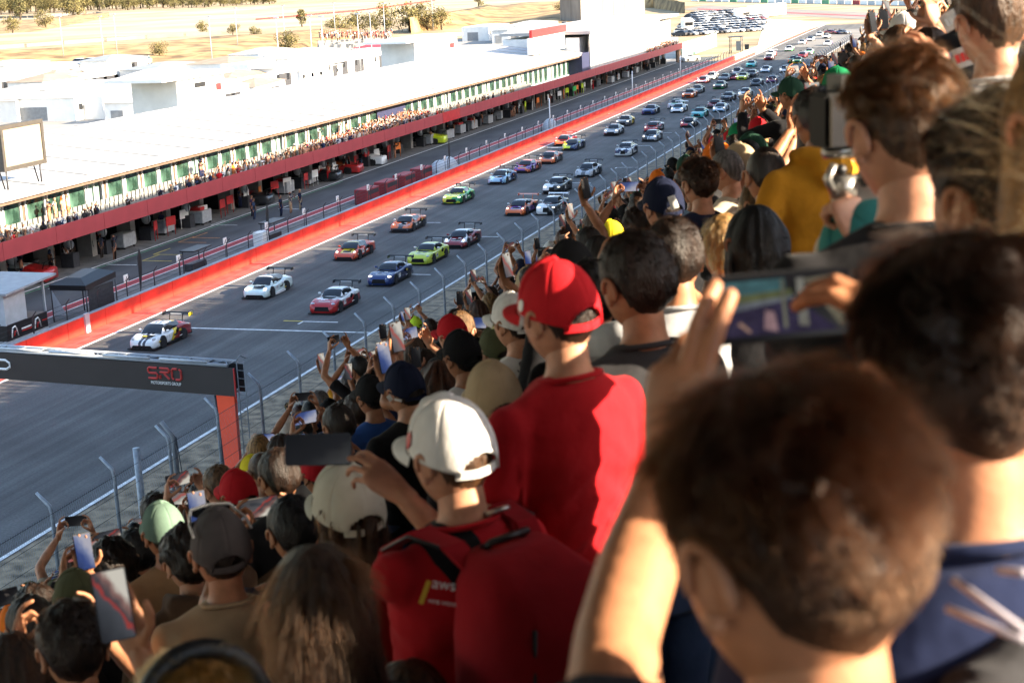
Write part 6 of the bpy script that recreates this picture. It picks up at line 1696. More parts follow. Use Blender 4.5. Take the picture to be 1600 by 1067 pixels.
# what the big screen shows: sky, stand, track and a passing car, as flat lit patches on the glass
def lit(name, c, e=.10):
    m = mat(name, c, rough=.3, var=.25, scale=60, emit=e, spec=.05)
    b = m.node_tree.nodes["Principled BSDF"]
    for l_ in list(b.inputs["Base Color"].links): m.node_tree.links.remove(l_)
    b.inputs["Base Color"].default_value = (.004, .004, .005, 1)
    return m
big_phone = [o for o in bpy.data.objects if o.get("label", "").startswith("large phone in landscape")][0]
def scr_poly(pts, m):      # u right 0..1, v up 0..1 on the landscape screen
    q = MB(); k = scr_poly.k; scr_poly.k += 1
    q.add([(.029 - .058 * v, -.0052 - .00012 * k, -.066 + .132 * u) for (u, v) in pts], [tuple(range(len(pts)))]); q.build("picture", m, big_phone)
scr_poly.k = 0
scr_poly([(0, .72), (.55, .78), (.55, 1), (0, 1)], lit("picture_teal", (.07, .19, .21)))
scr_poly([(0, .55), (.6, .66), (.6, .80), (0, .72)], lit("picture_olive", (.14, .16, .07)))
scr_poly([(0, .42), (.62, .58), (.62, .68), (0, .56)], lit("picture_grey", (.20, .22, .25)))
scr_poly([(.0, .0), (.95, .0), (.62, .62), (0, .40)], lit("picture_violet", (.05, .04, .085)))
scr_poly([(.70, .95), (1, 1), (1, .1), (.97, .05)], lit("picture_sand", (.26, .23, .16)))
scr_poly([(.36, .1), (.47, .04), (.45, .4), (.38, .45)], lit("picture_pink", (.45, .28, .30)))
scr_poly([(.64, .12), (.72, .10), (.70, .98), (.64, .98)], lit("picture_post", (.30, .29, .25)))
scr_poly([(.52, .1), (.55, .1), (.54, .98), (.515, .98)], lit("picture_post2", (.22, .22, .16)))
scr_poly([(.15, .22), (.24, .05), (.26, .07), (.18, .26)], lit("picture_streak", (.5, .30, .22)))
# dark head at the right edge, navy jacket with pale line pattern
h2, M2, D2, HM2 = hero(1500, 600, 1.62, 30, "down", ("smooth", "dark", None), "navy", "dark-haired person in a navy top with pale crossing lines at the right edge", 1, "long", 1.05, hp=-6, strand=(18000, .046, .0004, "short"))
hero(1568, 318, 2.15, 45, "down", ("short2", "dark", None), "black", "person with thick tousled dark hair above the navy jacketed one", 1, "long", 1.0, strand=(11000, .030, .0004, "short"))
gw_ = at_d(1352, 385, 2.95)
hero(1413, 213, 2.60, 33, dict(L=gw_, Lh=(cam_dir(-.35, .9, .2), cam_dir(.5, .2, -.8), "fist")), ("smoothfade", "mid", None), "black", "man with short faded brown hair and a black top holding a camera gimbal", 0, "long", 1.0, hp=-4, strand=(14000, .034, .0004, "fade"))
hb, Mb, Db, HMb = hero(1690, 210, 2.0, 35, "down", ("long", "blond", None), "beige", "blonde person at the right edge, long golden hair blowing across", 0, "long", 1.0, female=True)
so = strands(hb, HMb, hairm("long"), "blond", 1000, .12, .0004, "blown", 4); so.matrix_local = HMb
hero(1392, 425, 3.0, 72, "down", ("under", "dark", "teal"), "black", "person in a shiny teal cap seen from behind, next to the gimbal hand", 0, "short", 1.0, hp=-38, hr=-10)
# camera on gimbal
def gimbal():
    o = at_d(1318, 300, 3.0); t = empty("camera_gimbal", o, R_(35), "black camera on a metal gimbal with a tilted back screen, held up at the right", "camera")
    U = Vector((0, 0, 1))
    px_ = lambda x, y: at_d(x, y, 3.0) - o
    mb = MB(); mb.box((-.055, -.035, .085), (.055, .035, .185)); mb.tube([(0, .03, .135), (0, .12, .135)], [.035, .033], 14); me = bevel_mesh(mb.mesh("camera_body", M_BLACK), .006, 2); slotm(link("camera_body", me, t), 0, mat("camera_black", (.004, .004, .004), rough=.6, var=.2, spec=.2))
    MB().box((-.05, -.046, .09), (.05, -.037, .175)).build("screen", mat("camera_screen", (.03, .03, .033), rough=.15, var=.3, scale=6), t)
    ev = MB(); ev.box((-.022, -.03, .186), (.022, .025, .215)); ev.build("viewfinder", M_BLACK, t)
    for (x, y) in ((.04, 0), (-.042, .01)): MB().tube([(x, y, .186), (x, y, .197)], .011, 10).build("dial", M_DARKM, t)
    MB().tube([(.058, -.04, .10), (.064, -.035, .06), (.05, -.02, .02)], .0025, 5).build("cable", M_BLACK, t)
    for z in (.10, .125, .15): MB().tube([(.053, -.036, z), (.053, -.039, z)], .0045, 8).build("button", M_GREYL, t)
    g = MB(); g.tube([(0, 0, -.10), (0, 0, -.01)], .016, 10); g.build("handle", M_BLACK, t)
    st = MB(); st.tube([(0, 0, -.012), (0, 0, .03)], .024, 12); st.tube([(.0, 0, .02), (.055, -.01, .03), (.07, -.01, .06), (.03, -.01, .08)], .009, 8); st.tube([(-.03, -.02, .0), (-.045, -.02, .03), (-.03, -.02, .055)], .008, 8); st.tube([(-.04, 0, .075), (.045, 0, .075)], .012, 8)
    st.build("motor_arm", mat("gimbal_steel", (.35, .34, .32), rough=.3, metal=.8, var=.2), t)
    for (x, z) in ((.03, .02), (-.02, .045), (.05, .055)): MB().ball((x, -.025, z), .011).build("knob", M_BLACK, t)
gimbal()
# phone and fingers above the faded haircut
hero(1446, 222, 3.3, 30, dict(L=at_d(1388, 150, 3.72), Lh=(cam_dir(.1, .98, .1), cam_dir(-.5, 0, -.85), "pinch"), R=at_d(1480, 140, 3.72), Rh=(cam_dir(-.3, .93, .1), cam_dir(.5, .1, -.85), "pinch")), ("short", "brown", None), "cream", "person raising a pale phone above the faded haircut", 0, "short", 1.0, poles={"L": cam_dir(.5, -.8, .1), "R": cam_dir(.6, -.8, .1)})
wphone(1432, 108, 3.78, 0, True, "pale edged phone above the man with the faded haircut", M_SCR[1], 1.0)
# jacket with sponsor patches, upper right
pj = at_d(1585, 62, 5.6)
h6, M6, D6, HM6 = hero(1548, -42, 4.9, 20, "down", ("short", "dark", None), "black", "person in a black jacket with pale sponsor patches, top right", 0, "long", 1.05)
hero(1549, 40, 4.2, 30, "down", ("fade", "mid", None), "white", "man with cropped brown hair standing before the patched black jacket", 0, "short", .98)
def patch_on(root, M, px, py, d, w, h, roll, mats_, name="sleeve_patch"):
    c = at_d(px, py, d); f = pray(px, py).normalized(); rgt = (C0 - f * C0.dot(f)).normalized(); upv = rgt.cross(f); a = R_(roll)
    X = rgt * math.cos(a) + upv * math.sin(a); Z = upv * math.cos(a) - rgt * math.sin(a)
    W = Matrix(((X.x, f.x, Z.x, c.x), (X.y, f.y, Z.y, c.y), (X.z, f.z, Z.z, c.z), (0, 0, 0, 1)))
    n = 6; mb = MB(); rows = [[(-w / 2 + w * i / n, .10 * w * ((i / n - .5) * 2) ** 2 * 1.2, -h / 2), (-w / 2 + w * i / n, .10 * w * ((i / n - .5) * 2) ** 2 * 1.2, h / 2)] for i in range(n + 1)]
    mb.loft(rows, 0, True, closed=False, caps=False)
    o = mb.build(name, mats_[0], root); o.matrix_local = M.inverted() @ W
    if len(mats_) > 1:
        mb = MB(); 
        rr = random.Random(int(px)); x = -w * .4
        while x < w * .36:
            ww = rr.uniform(.04, .10) * w; mb.box((x, -.003, -h * .22), (x + ww, -.001 + .0, h * .22)); x += ww + .02 * w
        q = mb.build("lettering", mats_[1], o)
    return o
patch_on(h6, M6, 1503, 22, 4.62, .12, .05, 32, [M_WOFF, M_GREYL]); patch_on(h6, M6, 1527, 82, 4.60, .15, .055, 20, [M_WOFF, M_REDV]); patch_on(h6, M6, 1568, 98, 4.58, .06, .12, -12, [M_WOFF]); patch_on(h6, M6, 1563, 135, 4.55, .018, .07, -4, [M_REDV], "red_lanyard")
hero(1592, 32, 7.5, 35, "down", ("short", "dark", None), "darkred", "dark-haired person at the top right corner beside the patched jacket", 1, "short", 1.05, arch=True)
hero(1452, 92, 6.8, 25, dict(R=at_d(1462, 40, 7.0), Rh=(cam_dir(-.2, 1, .1), cam_dir(.4, .3, -.8), "pinch"), L=at_d(1440, 46, 7.0), Lh=(cam_dir(.3, 1, .1), cam_dir(-.5, .3, -.8), "pinch")), ("bob", "brown", None), "lightgrey", "person with both bare arms lifted and a white wristband near the top right", 0, "short", 1.0, female=True, poles={"L": cam_dir(-.6, -.8, 0), "R": cam_dir(.6, -.8, 0)})
# red cap, red T-shirt
h12, M12, D12, HM12 = hero(873, 497, 3.72, 57, "down", ("under", "dark", "red"), "red", "man in a bright red cap and plain red T-shirt", 0, "short", .97, hp=-4)
# white cap with stretched arm and backpack
ww_ = at_d(628, 772, 3.66)
h13, M13, D13, HM13 = hero(706, 716, 3.50, 58, dict(L=ww_, Lh=(cam_dir(-.78, .62, .1), cam_dir(.35, .45, -.8), "pinch")), ("buzz", "mid", "white"), "red", "man in a white cap, red team shirt and red backpack stretching out his arm", 0, "short", .99, hp=-2,
      poles={"L": cam_dir(.7, -.7, .1)})
wphone(497, 702, 3.72, 1.0, True, "dark phone in landscape held far out by the man in the white cap", M_SCR[2], 1.0)
def backpack():
    Rz = Matrix.Rotation(R_(58), 4, 'Z')
    t = empty("backpack", M13 @ Vector((0, 0, 0)), R_(58), "red backpack with black straps and a metal buckle on the white-capped man", "backpack"); t.scale = (.99,) * 3
    bm_ = cloth("backpack_red", (.32, .010, .016), bump=.5)
    bk = []
    for (z, w, d, o) in ((.96, .14, .06, -.22), (1.0, .175, .125, -.245), (1.13, .188, .15, -.262), (1.30, .18, .14, -.25), (1.41, .15, .11, -.215), (1.465, .10, .055, -.17)):
        bk.append([((1 if math.cos(a) > 0 else -1) * abs(math.cos(a)) ** .55 * w, o + (1 if math.sin(a) > 0 else -1) * abs(math.sin(a)) ** .7 * d, z) for a in [2 * math.pi * k / 24 for k in range(24)]])
    m = MB(); m.loft(bk); m.build("bag", bm_, t)
    m = MB(); m.loft([[(math.cos(2 * math.pi * k / 20) * .11, -.405 - .03 * (1 - (math.sin(2 * math.pi * k / 20)) ** 2), 1.12 + math.sin(2 * math.pi * k / 20) * .085) for k in range(20)], [(math.cos(2 * math.pi * k / 20) * .10, -.425, 1.12 + math.sin(2 * math.pi * k / 20) * .075) for k in range(20)]]); m.build("pocket", bm_, t)
    for s in (-1, 1):
        m = MB(); pts = [(s * .085, -.155, 1.42), (s * .105, -.09, 1.475), (s * .12, .0, 1.482), (s * .13, .085, 1.43), (s * .135, .13, 1.34), (s * .14, .13, 1.2), (s * .16, .06, 1.08), (s * .15, -.12, 1.04)]
        P_ = [Vector(p) for p in pts]; m.loft([[p + Vector((-.028, 0, .0)), p + Vector((.028, 0, 0)), p + Vector((.028, 0, 0)) + Vector((0, .25 * p.y, .012)).normalized() * .012, p + Vector((-.028, 0, 0)) + Vector((0, .25 * p.y, .012)).normalized() * .012] for p in P_], 0, False); m.build("strap", bm_, t)
        m = MB(); m.tube([P_[1] + Vector((s * .032, 0, .004)), P_[2] + Vector((s * .032, 0, .004)), P_[3] + Vector((s * .032, 0, .004))], .004, 6); m.build("strap_edge", M_BLACK, t)
    m = MB(); m.tube([(.05, -.13, 1.46), (.05, -.165, 1.485), (-.05, -.165, 1.485), (-.05, -.13, 1.46)], .009, 8); m.build("grab_handle", M_BLACK, t)
    m = MB(); m.tube([(.05 + .028 * math.cos(a), -.06 - .03 * math.sin(a), 1.505 + .012 * math.sin(a)) for a in [2 * math.pi * k / 14 for k in range(15)]], .006, 6); m.build("buckle", mat("buckle_metal", (.5, .48, .45), rough=.3, metal=.9, var=.1), t)
    m = MB(); m.tube([(-.13, -.37, 1.00), (-.14, -.385, 1.2), (-.11, -.36, 1.36)], .005, 6); m.build("zip", M_BLACK, t)
backpack()
shirt13 = [o for o in h13.children if o.name.startswith("shirt")][0].data
m13 = CL["red"].copy(); m13.name = "cloth_team_shirt"; n13 = m13.node_tree.nodes; l13 = m13.node_tree.links      # black yoke panel sewn into the shoulder
b13 = n13["Principled BSDF"]; s13 = b13.inputs["Base Color"].links[0].from_socket; t13 = n13.new("ShaderNodeTexCoord"); x13 = n13.new("ShaderNodeSeparateXYZ"); l13.new(t13.outputs["Object"], x13.inputs[0])
def q13(op, a, b, c=None):
    q = n13.new("ShaderNodeMath"); q.operation = op
    for i, v in enumerate((a, b, c)):
        if v is None: continue
        if isinstance(v, (int, float)): q.inputs[i].default_value = v
        else: l13.new(v, q.inputs[i])
    return q.outputs[0]
dx13 = q13('ABSOLUTE', q13('ADD', x13.outputs[0], .078), 0)
mk13 = q13('MULTIPLY', q13('GREATER_THAN', q13('SUBTRACT', x13.outputs[2], q13('MULTIPLY', dx13, 2.6)), 1.30), q13('LESS_THAN', dx13, .05))
mix13 = n13.new("ShaderNodeMix"); mix13.data_type = 'RGBA'; l13.new(mk13, mix13.inputs[0]); l13.new(s13, mix13.inputs[6]); mix13.inputs[7].default_value = (.012, .012, .014, 1); l13.new(mix13.outputs[2], b13.inputs["Base Color"])
slotm([o for o in h13.children if o.name.startswith("shirt")][0], 0, m13)
# sleeve print on the team shirt: a word with a curved smile line, a second small line, black shoulder panel
def decal_text(root, M, s_, px, py, d, size, roll, m, name="lettering", smile=False):
    c = at_d(px, py, d); f = pray(px, py).normalized(); rgt = (C0 - f * C0.dot(f)).normalized(); upv = rgt.cross(f); a = R_(roll)
    X = rgt * math.cos(a) + upv * math.sin(a); Y = upv * math.cos(a) - rgt * math.sin(a); Z = -f
    W = Matrix(((X.x, Y.x, Z.x, c.x), (X.y, Y.y, Z.y, c.y), (X.z, Y.z, Z.z, c.z), (0, 0, 0, 1)))
    o = link(name, text_mesh(name, s_, size, m, .0008), root); o.matrix_local = M.inverted() @ W
    if smile:
        q = MB(); q.tube([(size * 1.1 * math.sin(t), -size * .45 - size * .28 * math.cos(t), .001) for t in [R_(-55 + 11 * i) for i in range(11)]], size * .06, 5); so_ = q.build("smile_line", m, root); so_.matrix_local = o.matrix_local.copy()
    return o
# ---- middle distance figures
HL = [
 (995, 447, 4.35, 47, "down", ("short", "dark", None), "charcoal", "man with short dark tousled hair and a sunlit red ear, right of the red cap", 1, "short", dict(s=1.12, strand=(8000, .018, .0005, "short"))),
 (1053, 408, 4.9, 32, "two", ("short", "dark", None), "lightgrey", "man with thick black hair and a grey striped shirt filming in landscape", 1, "short", dict(strand=(7000, .018, .0005, "short"), phone=0)),
 (772, 632, 5.15, 40, "down", ("under", "brown", "beige"), "black", "man in a plain beige cap and black top", 0, "short", {}),
 (632, 612, 7.5, 58, "right", ("under", "dark", "navy"), "black", "man in a navy cap with a small flag patch and a black jacket", 0, "long", dict(phone=1)),
 (776, 551, 8.4, 45, "down", ("under", "dark", "olive"), "maroon", "man in an olive green cap behind the beige cap", 0, "short", {}),
 (722, 560, 7.9, 55, "left", ("under", "black", "black"), "white", "man in a black cap and white T-shirt holding a phone out to the left", 1, "short", dict(phone=3)),
 (707, 527, 10.0, 60, "two", ("under", "dark", "red"), "grey", "person in a small red cap behind the black cap", 0, "short", dict(phone=1, arch=True)),
 (545, 806, 4.75, 50, "down", ("wavy", "brown", "cream"), "dustypink", "woman in a cream cap with wavy brown hair and a dusty pink top", 0, "sleeveless", dict(female=True, strand=(6000, .05, .0006, "long"))),
 (346, 866, 4.95, 40, "down", ("under", "dark", "grey"), "beige", "man in a dark grey cap with white sunglasses on top and a beige shirt", 1, "short", dict(belly=.02)),
 (500, 952, 3.02, 33, "down", ("long", "brown", None), "charcoal", "woman with long straight brown hair seen from behind", 0, "short", dict(female=True, strand=(9000, .10, .0005, "long"))),
 (318, 1150, 2.62, 38, "down", ("smooth", "blond", None), "grey", "blond person wearing a thick black headband at the bottom edge", 0, "long", dict(strand=(12000, .05, .0005, "short"))),
 (116, 1018, 4.55, 40, "two", ("short2", "dark", None), "navy", "boy with smooth dark hair at the bottom left", 1, "short", dict(strand=(8000, .02, .0005, "short"), phone=None)),
 (640, 1120, 3.4, 40, "down", ("bob", "mid", None), "cream", "person with light brown hair and a pale collar at the bottom edge", 0, "long", dict(female=True)),
 (256, 834, 7.1, 50, "down", ("under", "brown", "sage"), "tan", "man in a grey green cap and tan T-shirt", 1, "short", dict(phone=1)),
 (296, 880, 6.2, 45, "right", ("curly", "dark", None), "brown", "person with curly dark hair in a brown hooded top holding up a phone", 0, "long", dict(phone=1, hood=True)),
 (373, 776, 8.2, 60, "down", ("under", "dark", "red"), "lightgrey", "boy in a deep red cap beside the orange pillar", 1, "short", {}),
 (344, 764, 8.9, 60, "two", ("short", "darkblond", None), "grey", "fair-haired child just left of the deep red cap", 0, "short", dict(phone=0)),
 (398, 745, 10.2, 55, "down", ("under", "brown", "yellow"), "black", "person in a yellow cap at the foot of the orange pillar", 1, "short", dict(phone=3, arch=True)),
 (410, 738, 9.4, 50, "down", ("buzz", "mid", None), "white", "bald-headed man beside the yellow cap", 0, "short", {}),
 (437, 748, 7.0, 50, "down", ("short", "dark", None), "black", "dark-haired man left of the outstretched dark phone", 1, "short", {}),
 (459, 832, 5.7, 42, "two", ("short", "black", None), "navy", "man with cropped black hair and a red-lit ear filming in landscape", 1, "short", dict(phone=0)),
 (497, 742, 8.6, 55, "down", ("under", "dark", "red"), "black", "person in a red cap mostly hidden below the outstretched dark phone", 1, "long", {}),
 (1122, 256, 10.4, 78, "down", ("under", "dark", "orange"), "charcoal", "man in a vivid orange cap", 0, "short", {}),
 (1157, 264, 9.0, 50, "right", ("under", "brown", "beige"), "grey", "man in a pale beige cap right of the orange cap", 0, "short", dict(phone=2)),
 (1036, 326, 7.4, 42, "down", ("under", "dark", "navy"), "black", "man in a dark navy cap with a white emblem on its side", 0, "short", {}),
 (1093, 290, 8.3, 40, "down", ("short2", "brown", None), "navy", "young man with sunlit brown hair and a navy jacket", 0, "long", dict(strand=(4000, .035, .0008, "short"))),
 (1136, 268, 8.8, 70, "down", ("buzz", "grey", None), "cream", "man with cropped hair and a cream shirt behind the navy jacket", 0, "short", {}),
 (1197, 276, 6.5, 28, "down", ("buzz", "dark", None), "black", "bald man in a black T-shirt", 1, "short", {}),
 (1188, 322, 6.9, 58, "down", ("long", "darkblond", None), "lightgrey", "woman with long fair hair and a pale grey top", 0, "short", dict(female=True, strand=(4000, .08, .0008, "long"))),
 (1133, 390, 5.5, 22, "down", ("pony", "blond", None), "darkred", "woman with a blond ponytail", 0, "sleeveless", dict(female=True, strand=(5000, .05, .0006, "long"))),
 (1182, 384, 5.0, 30, "down", ("bob", "black", None), "black", "woman with straight black hair right of the blond ponytail", 1, "short", dict(female=True)),
 (1275, 190, 6.5, 35, "brow", ("short", "dark", None), "mustard", "person in a mustard yellow hooded top", 1, "long", dict(hood=True)),
 (1309, 139, 10.8, 60, "down", ("under", "dark", "green"), "black", "person in a bright green cap at the right", 0, "short", {}),
 (1236, 150, 12.5, 60, "two", ("under", "dark", "darkgreen"), "black", "person in a dark green cap holding up a phone", 1, "long", dict(phone=2, arch=True)),
 (1413, 54, 11.0, 60, "right", ("under", "mid", "white"), "grey", "person in a pale cap near the top right crowd edge", 0, "short", dict(phone=2, arch=True)),
 (1406, 80, 9.2, 45, "down", ("fade", "mid", None), "white", "man with short brown hair and a white collar below the pale cap", 0, "short", {}),
 (893, 428, 6.6, 50, "down", ("under", "black", "black"), "black", "man in a plain black cap behind the red cap", 1, "long", {}),
 (925, 470, 5.2, 40, "down", ("short", "black", None), "black", "dark-haired man between the red cap and the tousled-haired man", 2, "short", {}),
 (686, 600, 8.3, 45, "down", ("wavy", "auburn", None), "brown", "woman with long wavy auburn hair", 0, "short", dict(female=True)),
 (803, 507, 7.0, 60, "down", ("under", "dark", "white"), "white", "man in a white cap and a white T-shirt with dark script on it", 0, "short", {}),
 (580, 622, 9.6, 55, "down", ("under", "dark", "black"), "blue", "man in a black cap and dark blue T-shirt with a round emblem", 1, "short", {}),
 (530, 668, 9.0, 50, "two", ("short", "dark", None), "navy", "dark-haired person filming in landscape, left of the blue T-shirt", 1, "short", dict(phone=1, arch=True)),
 (50, 985, 6.3, 50, "left", ("short", "dark", None), "charcoal", "dark-haired person with a wristband near the left edge", 1, "short", dict(phone=None)),
 (60, 965, 7.4, 55, "two", ("curly", "dark", None), "purple", "person with dark curls by the rail at the left edge", 1, "short", dict(phone=2, arch=True)),
 (22, 1052, 4.9, 45, "down", ("bob", "brown", None), "black", "brown-haired person at the bottom left corner", 0, "short", dict(female=True)),
 (122, 944, 6.6, 50, "right", ("under", "dark", "olive"), "charcoal", "man in a dark grey green cap at the lower left", 1, "short", dict(phone=1)),
 (178, 892, 7.3, 50, "two", ("curly", "dark", None), "black", "person with dark curls filming in landscape at the lower left", 1, "long", dict(phone=3)),
 (213, 868, 8.0, 50, "two", ("short", "black", None), "black", "black-haired person in a black jacket with a pale stripe", 1, "long", dict(phone=0)),
 (649, 508, 24.5, 75, "right", ("under", "dark", "neon"), "darkred", "person in a fluorescent yellow cap at the front of the crowd", 0, "short", dict(phone=1, arch=True)),
 (672, 512, 22.5, 70, "twohi", ("short", "brown", None), "lightgrey", "child in a grey T-shirt with white ear defenders, lifted above the crowd", 0, "short", dict(phone=None, arch=True)),
 (561, 578, 15.5, 65, "twohi", ("short", "black", None), "black", "person with both arms stretched up to film, at the front of the crowd", 1, "short", dict(phone=2, arch=True)),
 (920, 385, 11.2, 60, "righthi", ("short", "dark", None), "black", "person holding a dark phone high behind the black cap", 1, "short", dict(phone=2, arch=True)),
 (935, 400, 9.6, 60, "two", ("long", "dark", None), "cream", "long dark haired woman in a cream top", 0, "short", dict(female=True, arch=True, phone=2)),
 (835, 450, 9.5, 65, "right", ("short", "brown", None), "charcoal", "brown-haired person filming upright, left of the black cap", 1, "short", dict(phone=3, arch=True)),
 (955, 372, 12.5, 70, "two", ("under", "dark", "yellow"), "lightgrey", "person in a bright yellow cap among dark heads", 1, "short", dict(phone=2, arch=True)),
 (790, 440, 20.0, 70, "fist", ("short", "dark", None), "navy", "person punching one fist into the air", 1, "short", dict(arch=True)),
]
for (px, py, d, psi, pose, head, top, lab, sk, sl, kw) in HL:
    r_ = hero(px, py, d, psi, pose, head, top, lab, sk, sl, **kw)
    if "white emblem" in lab: patch_on(r_[0], r_[1], 1052, 316, 7.27, .035, .06, 20, [M_WOFF], "cap_emblem")
    if "flag patch" in lab: patch_on(r_[0], r_[1], 622, 625, 7.38, .035, .012, -12, [M_WOFF], "flag_patch"); patch_on(r_[0], r_[1], 609, 622, 7.42, .03, .02, -50, [M_WOFF], "cap_emblem")
    if "sunglasses" in lab:
        t = empty("sunglasses", (0, 0, 0), 0, "white-framed sunglasses resting on the dark grey cap", "sunglasses"); t.matrix_world = r_[1] @ r_[3] @ Matrix.Translation((0, .035, .082)) @ Matrix.Rotation(R_(8), 4, 'X')
        M_SGF = mat("white_plastic_frame", (.7, .68, .64), rough=.3, var=.05)
        q = MB(); q.tube([(-.072, .05, .02), (-.06, .075, .03), (0, .085, .034), (.06, .075, .03), (.072, .05, .02)], .005, 7); q.build("frame", M_SGF, t)
        for s in (-1, 1):
            MB().tube([(s * .072, .05, .02), (s * .086, -.02, .025), (s * .088, -.08, .015)], .004, 6).build("temple", M_SGF, t)
            q = MB(); q.ball((s * .034, .08, .016), (.028, .004, .02), 0, 12, 8); q.build("lens", M_DGLASS, t)
    if "headband" in lab:
        q = MB(); q.tube([(.106 * math.cos(a), -.03 + .02 * math.sin(a), .140 * math.sin(a) + .012) for a in [R_(-12 + 12 * i) for i in range(18)]], .017, 8); o = q.build("headband", M_BLACK, r_[0]); o.matrix_local = r_[3]
    if "round emblem" in lab:
        q = MB(); q.tube([(.03 * math.cos(a), -.148, 1.30 + .03 * math.sin(a)) for a in [2 * math.pi * k / 16 for k in range(17)]], .003, 5); q.tube([(-.02, -.148, 1.30), (.02, -.148, 1.30)], .003, 5); q.build("emblem", M_WOFF, r_[0])
    if "ear defenders" in lab:
        for s in (-1, 1):
            q = MB(); q.ball((s * .088, -.005, 0), (.022, .034, .04), 0, 10, 8); o = q.build("ear_cup", M_WHITE, r_[0]); o.matrix_local = r_[3]
    if "dark script" in lab:
        decal_text(r_[0], r_[1], "Stee", 832, 578, 6.72, .075, -12, M_DARKM); decal_text(r_[0], r_[1], "Scoop", 838, 592, 6.70, .06, -12, M_DARKM)
    if "smooth dark hair" in lab: pass
# phone seen big at lower left with a gripping hand: held by a person just below the frame
hr_, Mr_, Dr_, HMr_ = hero(250, 1200, 3.35, 30, dict(R=at_d(218, 1018, 3.62), Rh=(cam_dir(-.38, .9, .1), cam_dir(.1, .1, 1), "grip")), ("short", "brown", None), "brown", "person at the bottom left holding a phone upright in a raised hand", 1, "short", 1.0, poles={"R": cam_dir(.5, -.9, -.2)})
wphone(177, 945, 3.58, 12, False, "upright phone with a pale and dark picture gripped at the lower left", M_SCR[0], 1.0)
# prints on the red team shirt
decal_text(h13, M13, "aws", 694, 913, 3.24, .032, -8, M_WHITE, smile=True); decal_text(h13, M13, "MMB WEAR", 691, 942, 3.24, .011, -8, M_WHITE)
patch_on(h13, M13, 664, 925, 3.27, .010, .05, -20, [mat("yellow_patch", (.6, .38, .02), rough=.6)], "yellow_patch")
# red emblem on the white cap, white dot on the red cap
def cap_dot(root, HM, d, r, m, name="cap_emblem"):
    d = Vector(d).normalized(); p = head_pt(d); n = Vector((d[0] / .0775, d[1] / .098, d[2] / .118)).normalized()
    q = MB(); q.ball((0, 0, 0), (r, r, .0015), 0, 14, 6); o = q.build(name, m, root)
    o.matrix_local = HM @ Matrix.Translation((0, -.004, .006)) @ (Matrix.Translation(p + n * .017) @ n.to_track_quat('Z', 'Y').to_matrix().to_4x4())
cap_dot(h12, HM12, (-.9, .38, .28), .016, M_WHITE); cap_dot(h13, HM13, (-.85, .55, .38), .022, M_REDV); cap_dot(h13, HM13, (-.84, .57, .40), .012, M_WHITE)
# pale lines on the navy top at the right edge
q = MB(); 
for (a, b) in (((1490, 905), (1600, 985)), ((1480, 950), (1600, 1000)), ((1560, 890), (1600, 895))):
    q.tube([M2.inverted() @ at_d(a[0], a[1], 1.40), M2.inverted() @ at_d(b[0], b[1], 1.36)], .0035, 6)
q.build("line_print", mat("pale_print", (.30, .28, .32), rough=.8), h2)
# ------------------------------------------------------------------ the rest of the crowd: seat by seat, front rows of the picture as single figures
r7 = random.Random(99)
W_, H_ = 400, 267
occ = np.zeros((H_, W_), bool)
def splat(px, py, rx, ry, write=True):
    x0, x1 = int((px - rx) / 4), int((px + rx) / 4) + 1; y0, y1 = int((py - ry) / 4), int((py + ry) / 4) + 1
    x0 = max(0, x0); y0 = max(0, y0); x1 = min(W_, x1); y1 = min(H_, y1)
    if x1 <= x0 or y1 <= y0: return 0
    yy, xx = np.mgrid[y0:y1, x0:x1]; mk = (((xx + .5) * 4 - px) / max(rx, 2.2)) ** 2 + (((yy + .5) * 4 - py) / max(ry, 2.2)) ** 2 <= 1
    sub = occ[y0:y1, x0:x1]; n = int((mk & ~sub).sum())
    if write: sub |= mk
    return n
cand = []
HX = np.array(PEOPLE)
for x in ROWS:
    y = (2.0 if x < .3 else -1.5) + r7.random()
    while y < 311:
        y += .54 + r7.random() * .10
        if r7.random() < .07: continue
        xx = x + r7.uniform(-.10, .10); hz = FZ(x) + 1.60 * r7.gauss(1.0, .035)
        dx = HX[:, 0] - xx; dy = HX[:, 1] - y
        if np.min(dx * dx * .6 + dy * dy) < .16: continue
        dist = math.sqrt(xx * xx + y * y + (19 - hz) ** 2)
        p = to_px((xx, y, hz))
        if dist < 6.0 and (-150 < p[0] < 1750 and p[2] > 0): continue
        if x > .3 and (1.35 < y < 1.85 or 2.9 < y < 3.65): continue  # gaps in the unseen rows let sun reach the near figures
        if abs(y) < .6 and abs(xx) < .5: continue
        cand.append((dist, xx, y, hz, p[0], p[1]))
cand.sort()
hs = sorted(HEROES, key=lambda h: h[2]); hi = 0
vis = []
def keep_clear(px, py, r, d):
    if 322 < px < 388 and py - r < 738 and d < 45: return False      # the gantry pillar stays in view
    for (hx, hy, hd, hr) in HEROES:          # do not cover a placed head that stands farther back
        if hd > d and (hx - px) ** 2 + (hy - py) ** 2 < (r + hr) ** 2 * .8: return False
    return True
for c in cand:
    d, x, y, hz, px, py = c
    while hi < len(hs) and hs[hi][2] < d:
        h = hs[hi]; hi += 1; splat(h[0], h[1], h[3] * .85, h[3]); splat(h[0], h[1] + h[3] * 3.4, h[3] * 2.0, h[3] * 2.6)
    if not (-60 < px < 1660 and -60 < py < 1130): vis.append((0, c)); continue
    r = 2470 * .115 / d
    if not keep_clear(px, py, r, d): vis.append((-1, c)); continue
    n = splat(px, py, r * .85, r) * 2 + splat(px, py + r * 3.4, r * 2.0, r * 2.6)
    vis.append((n, c))
ranked = sorted([v for v in vis if v[0] > 0], key=lambda v: -v[0])
N_IND = 300 - len(HEROES)
ind = ranked[:N_IND]; rest = ranked[N_IND:]
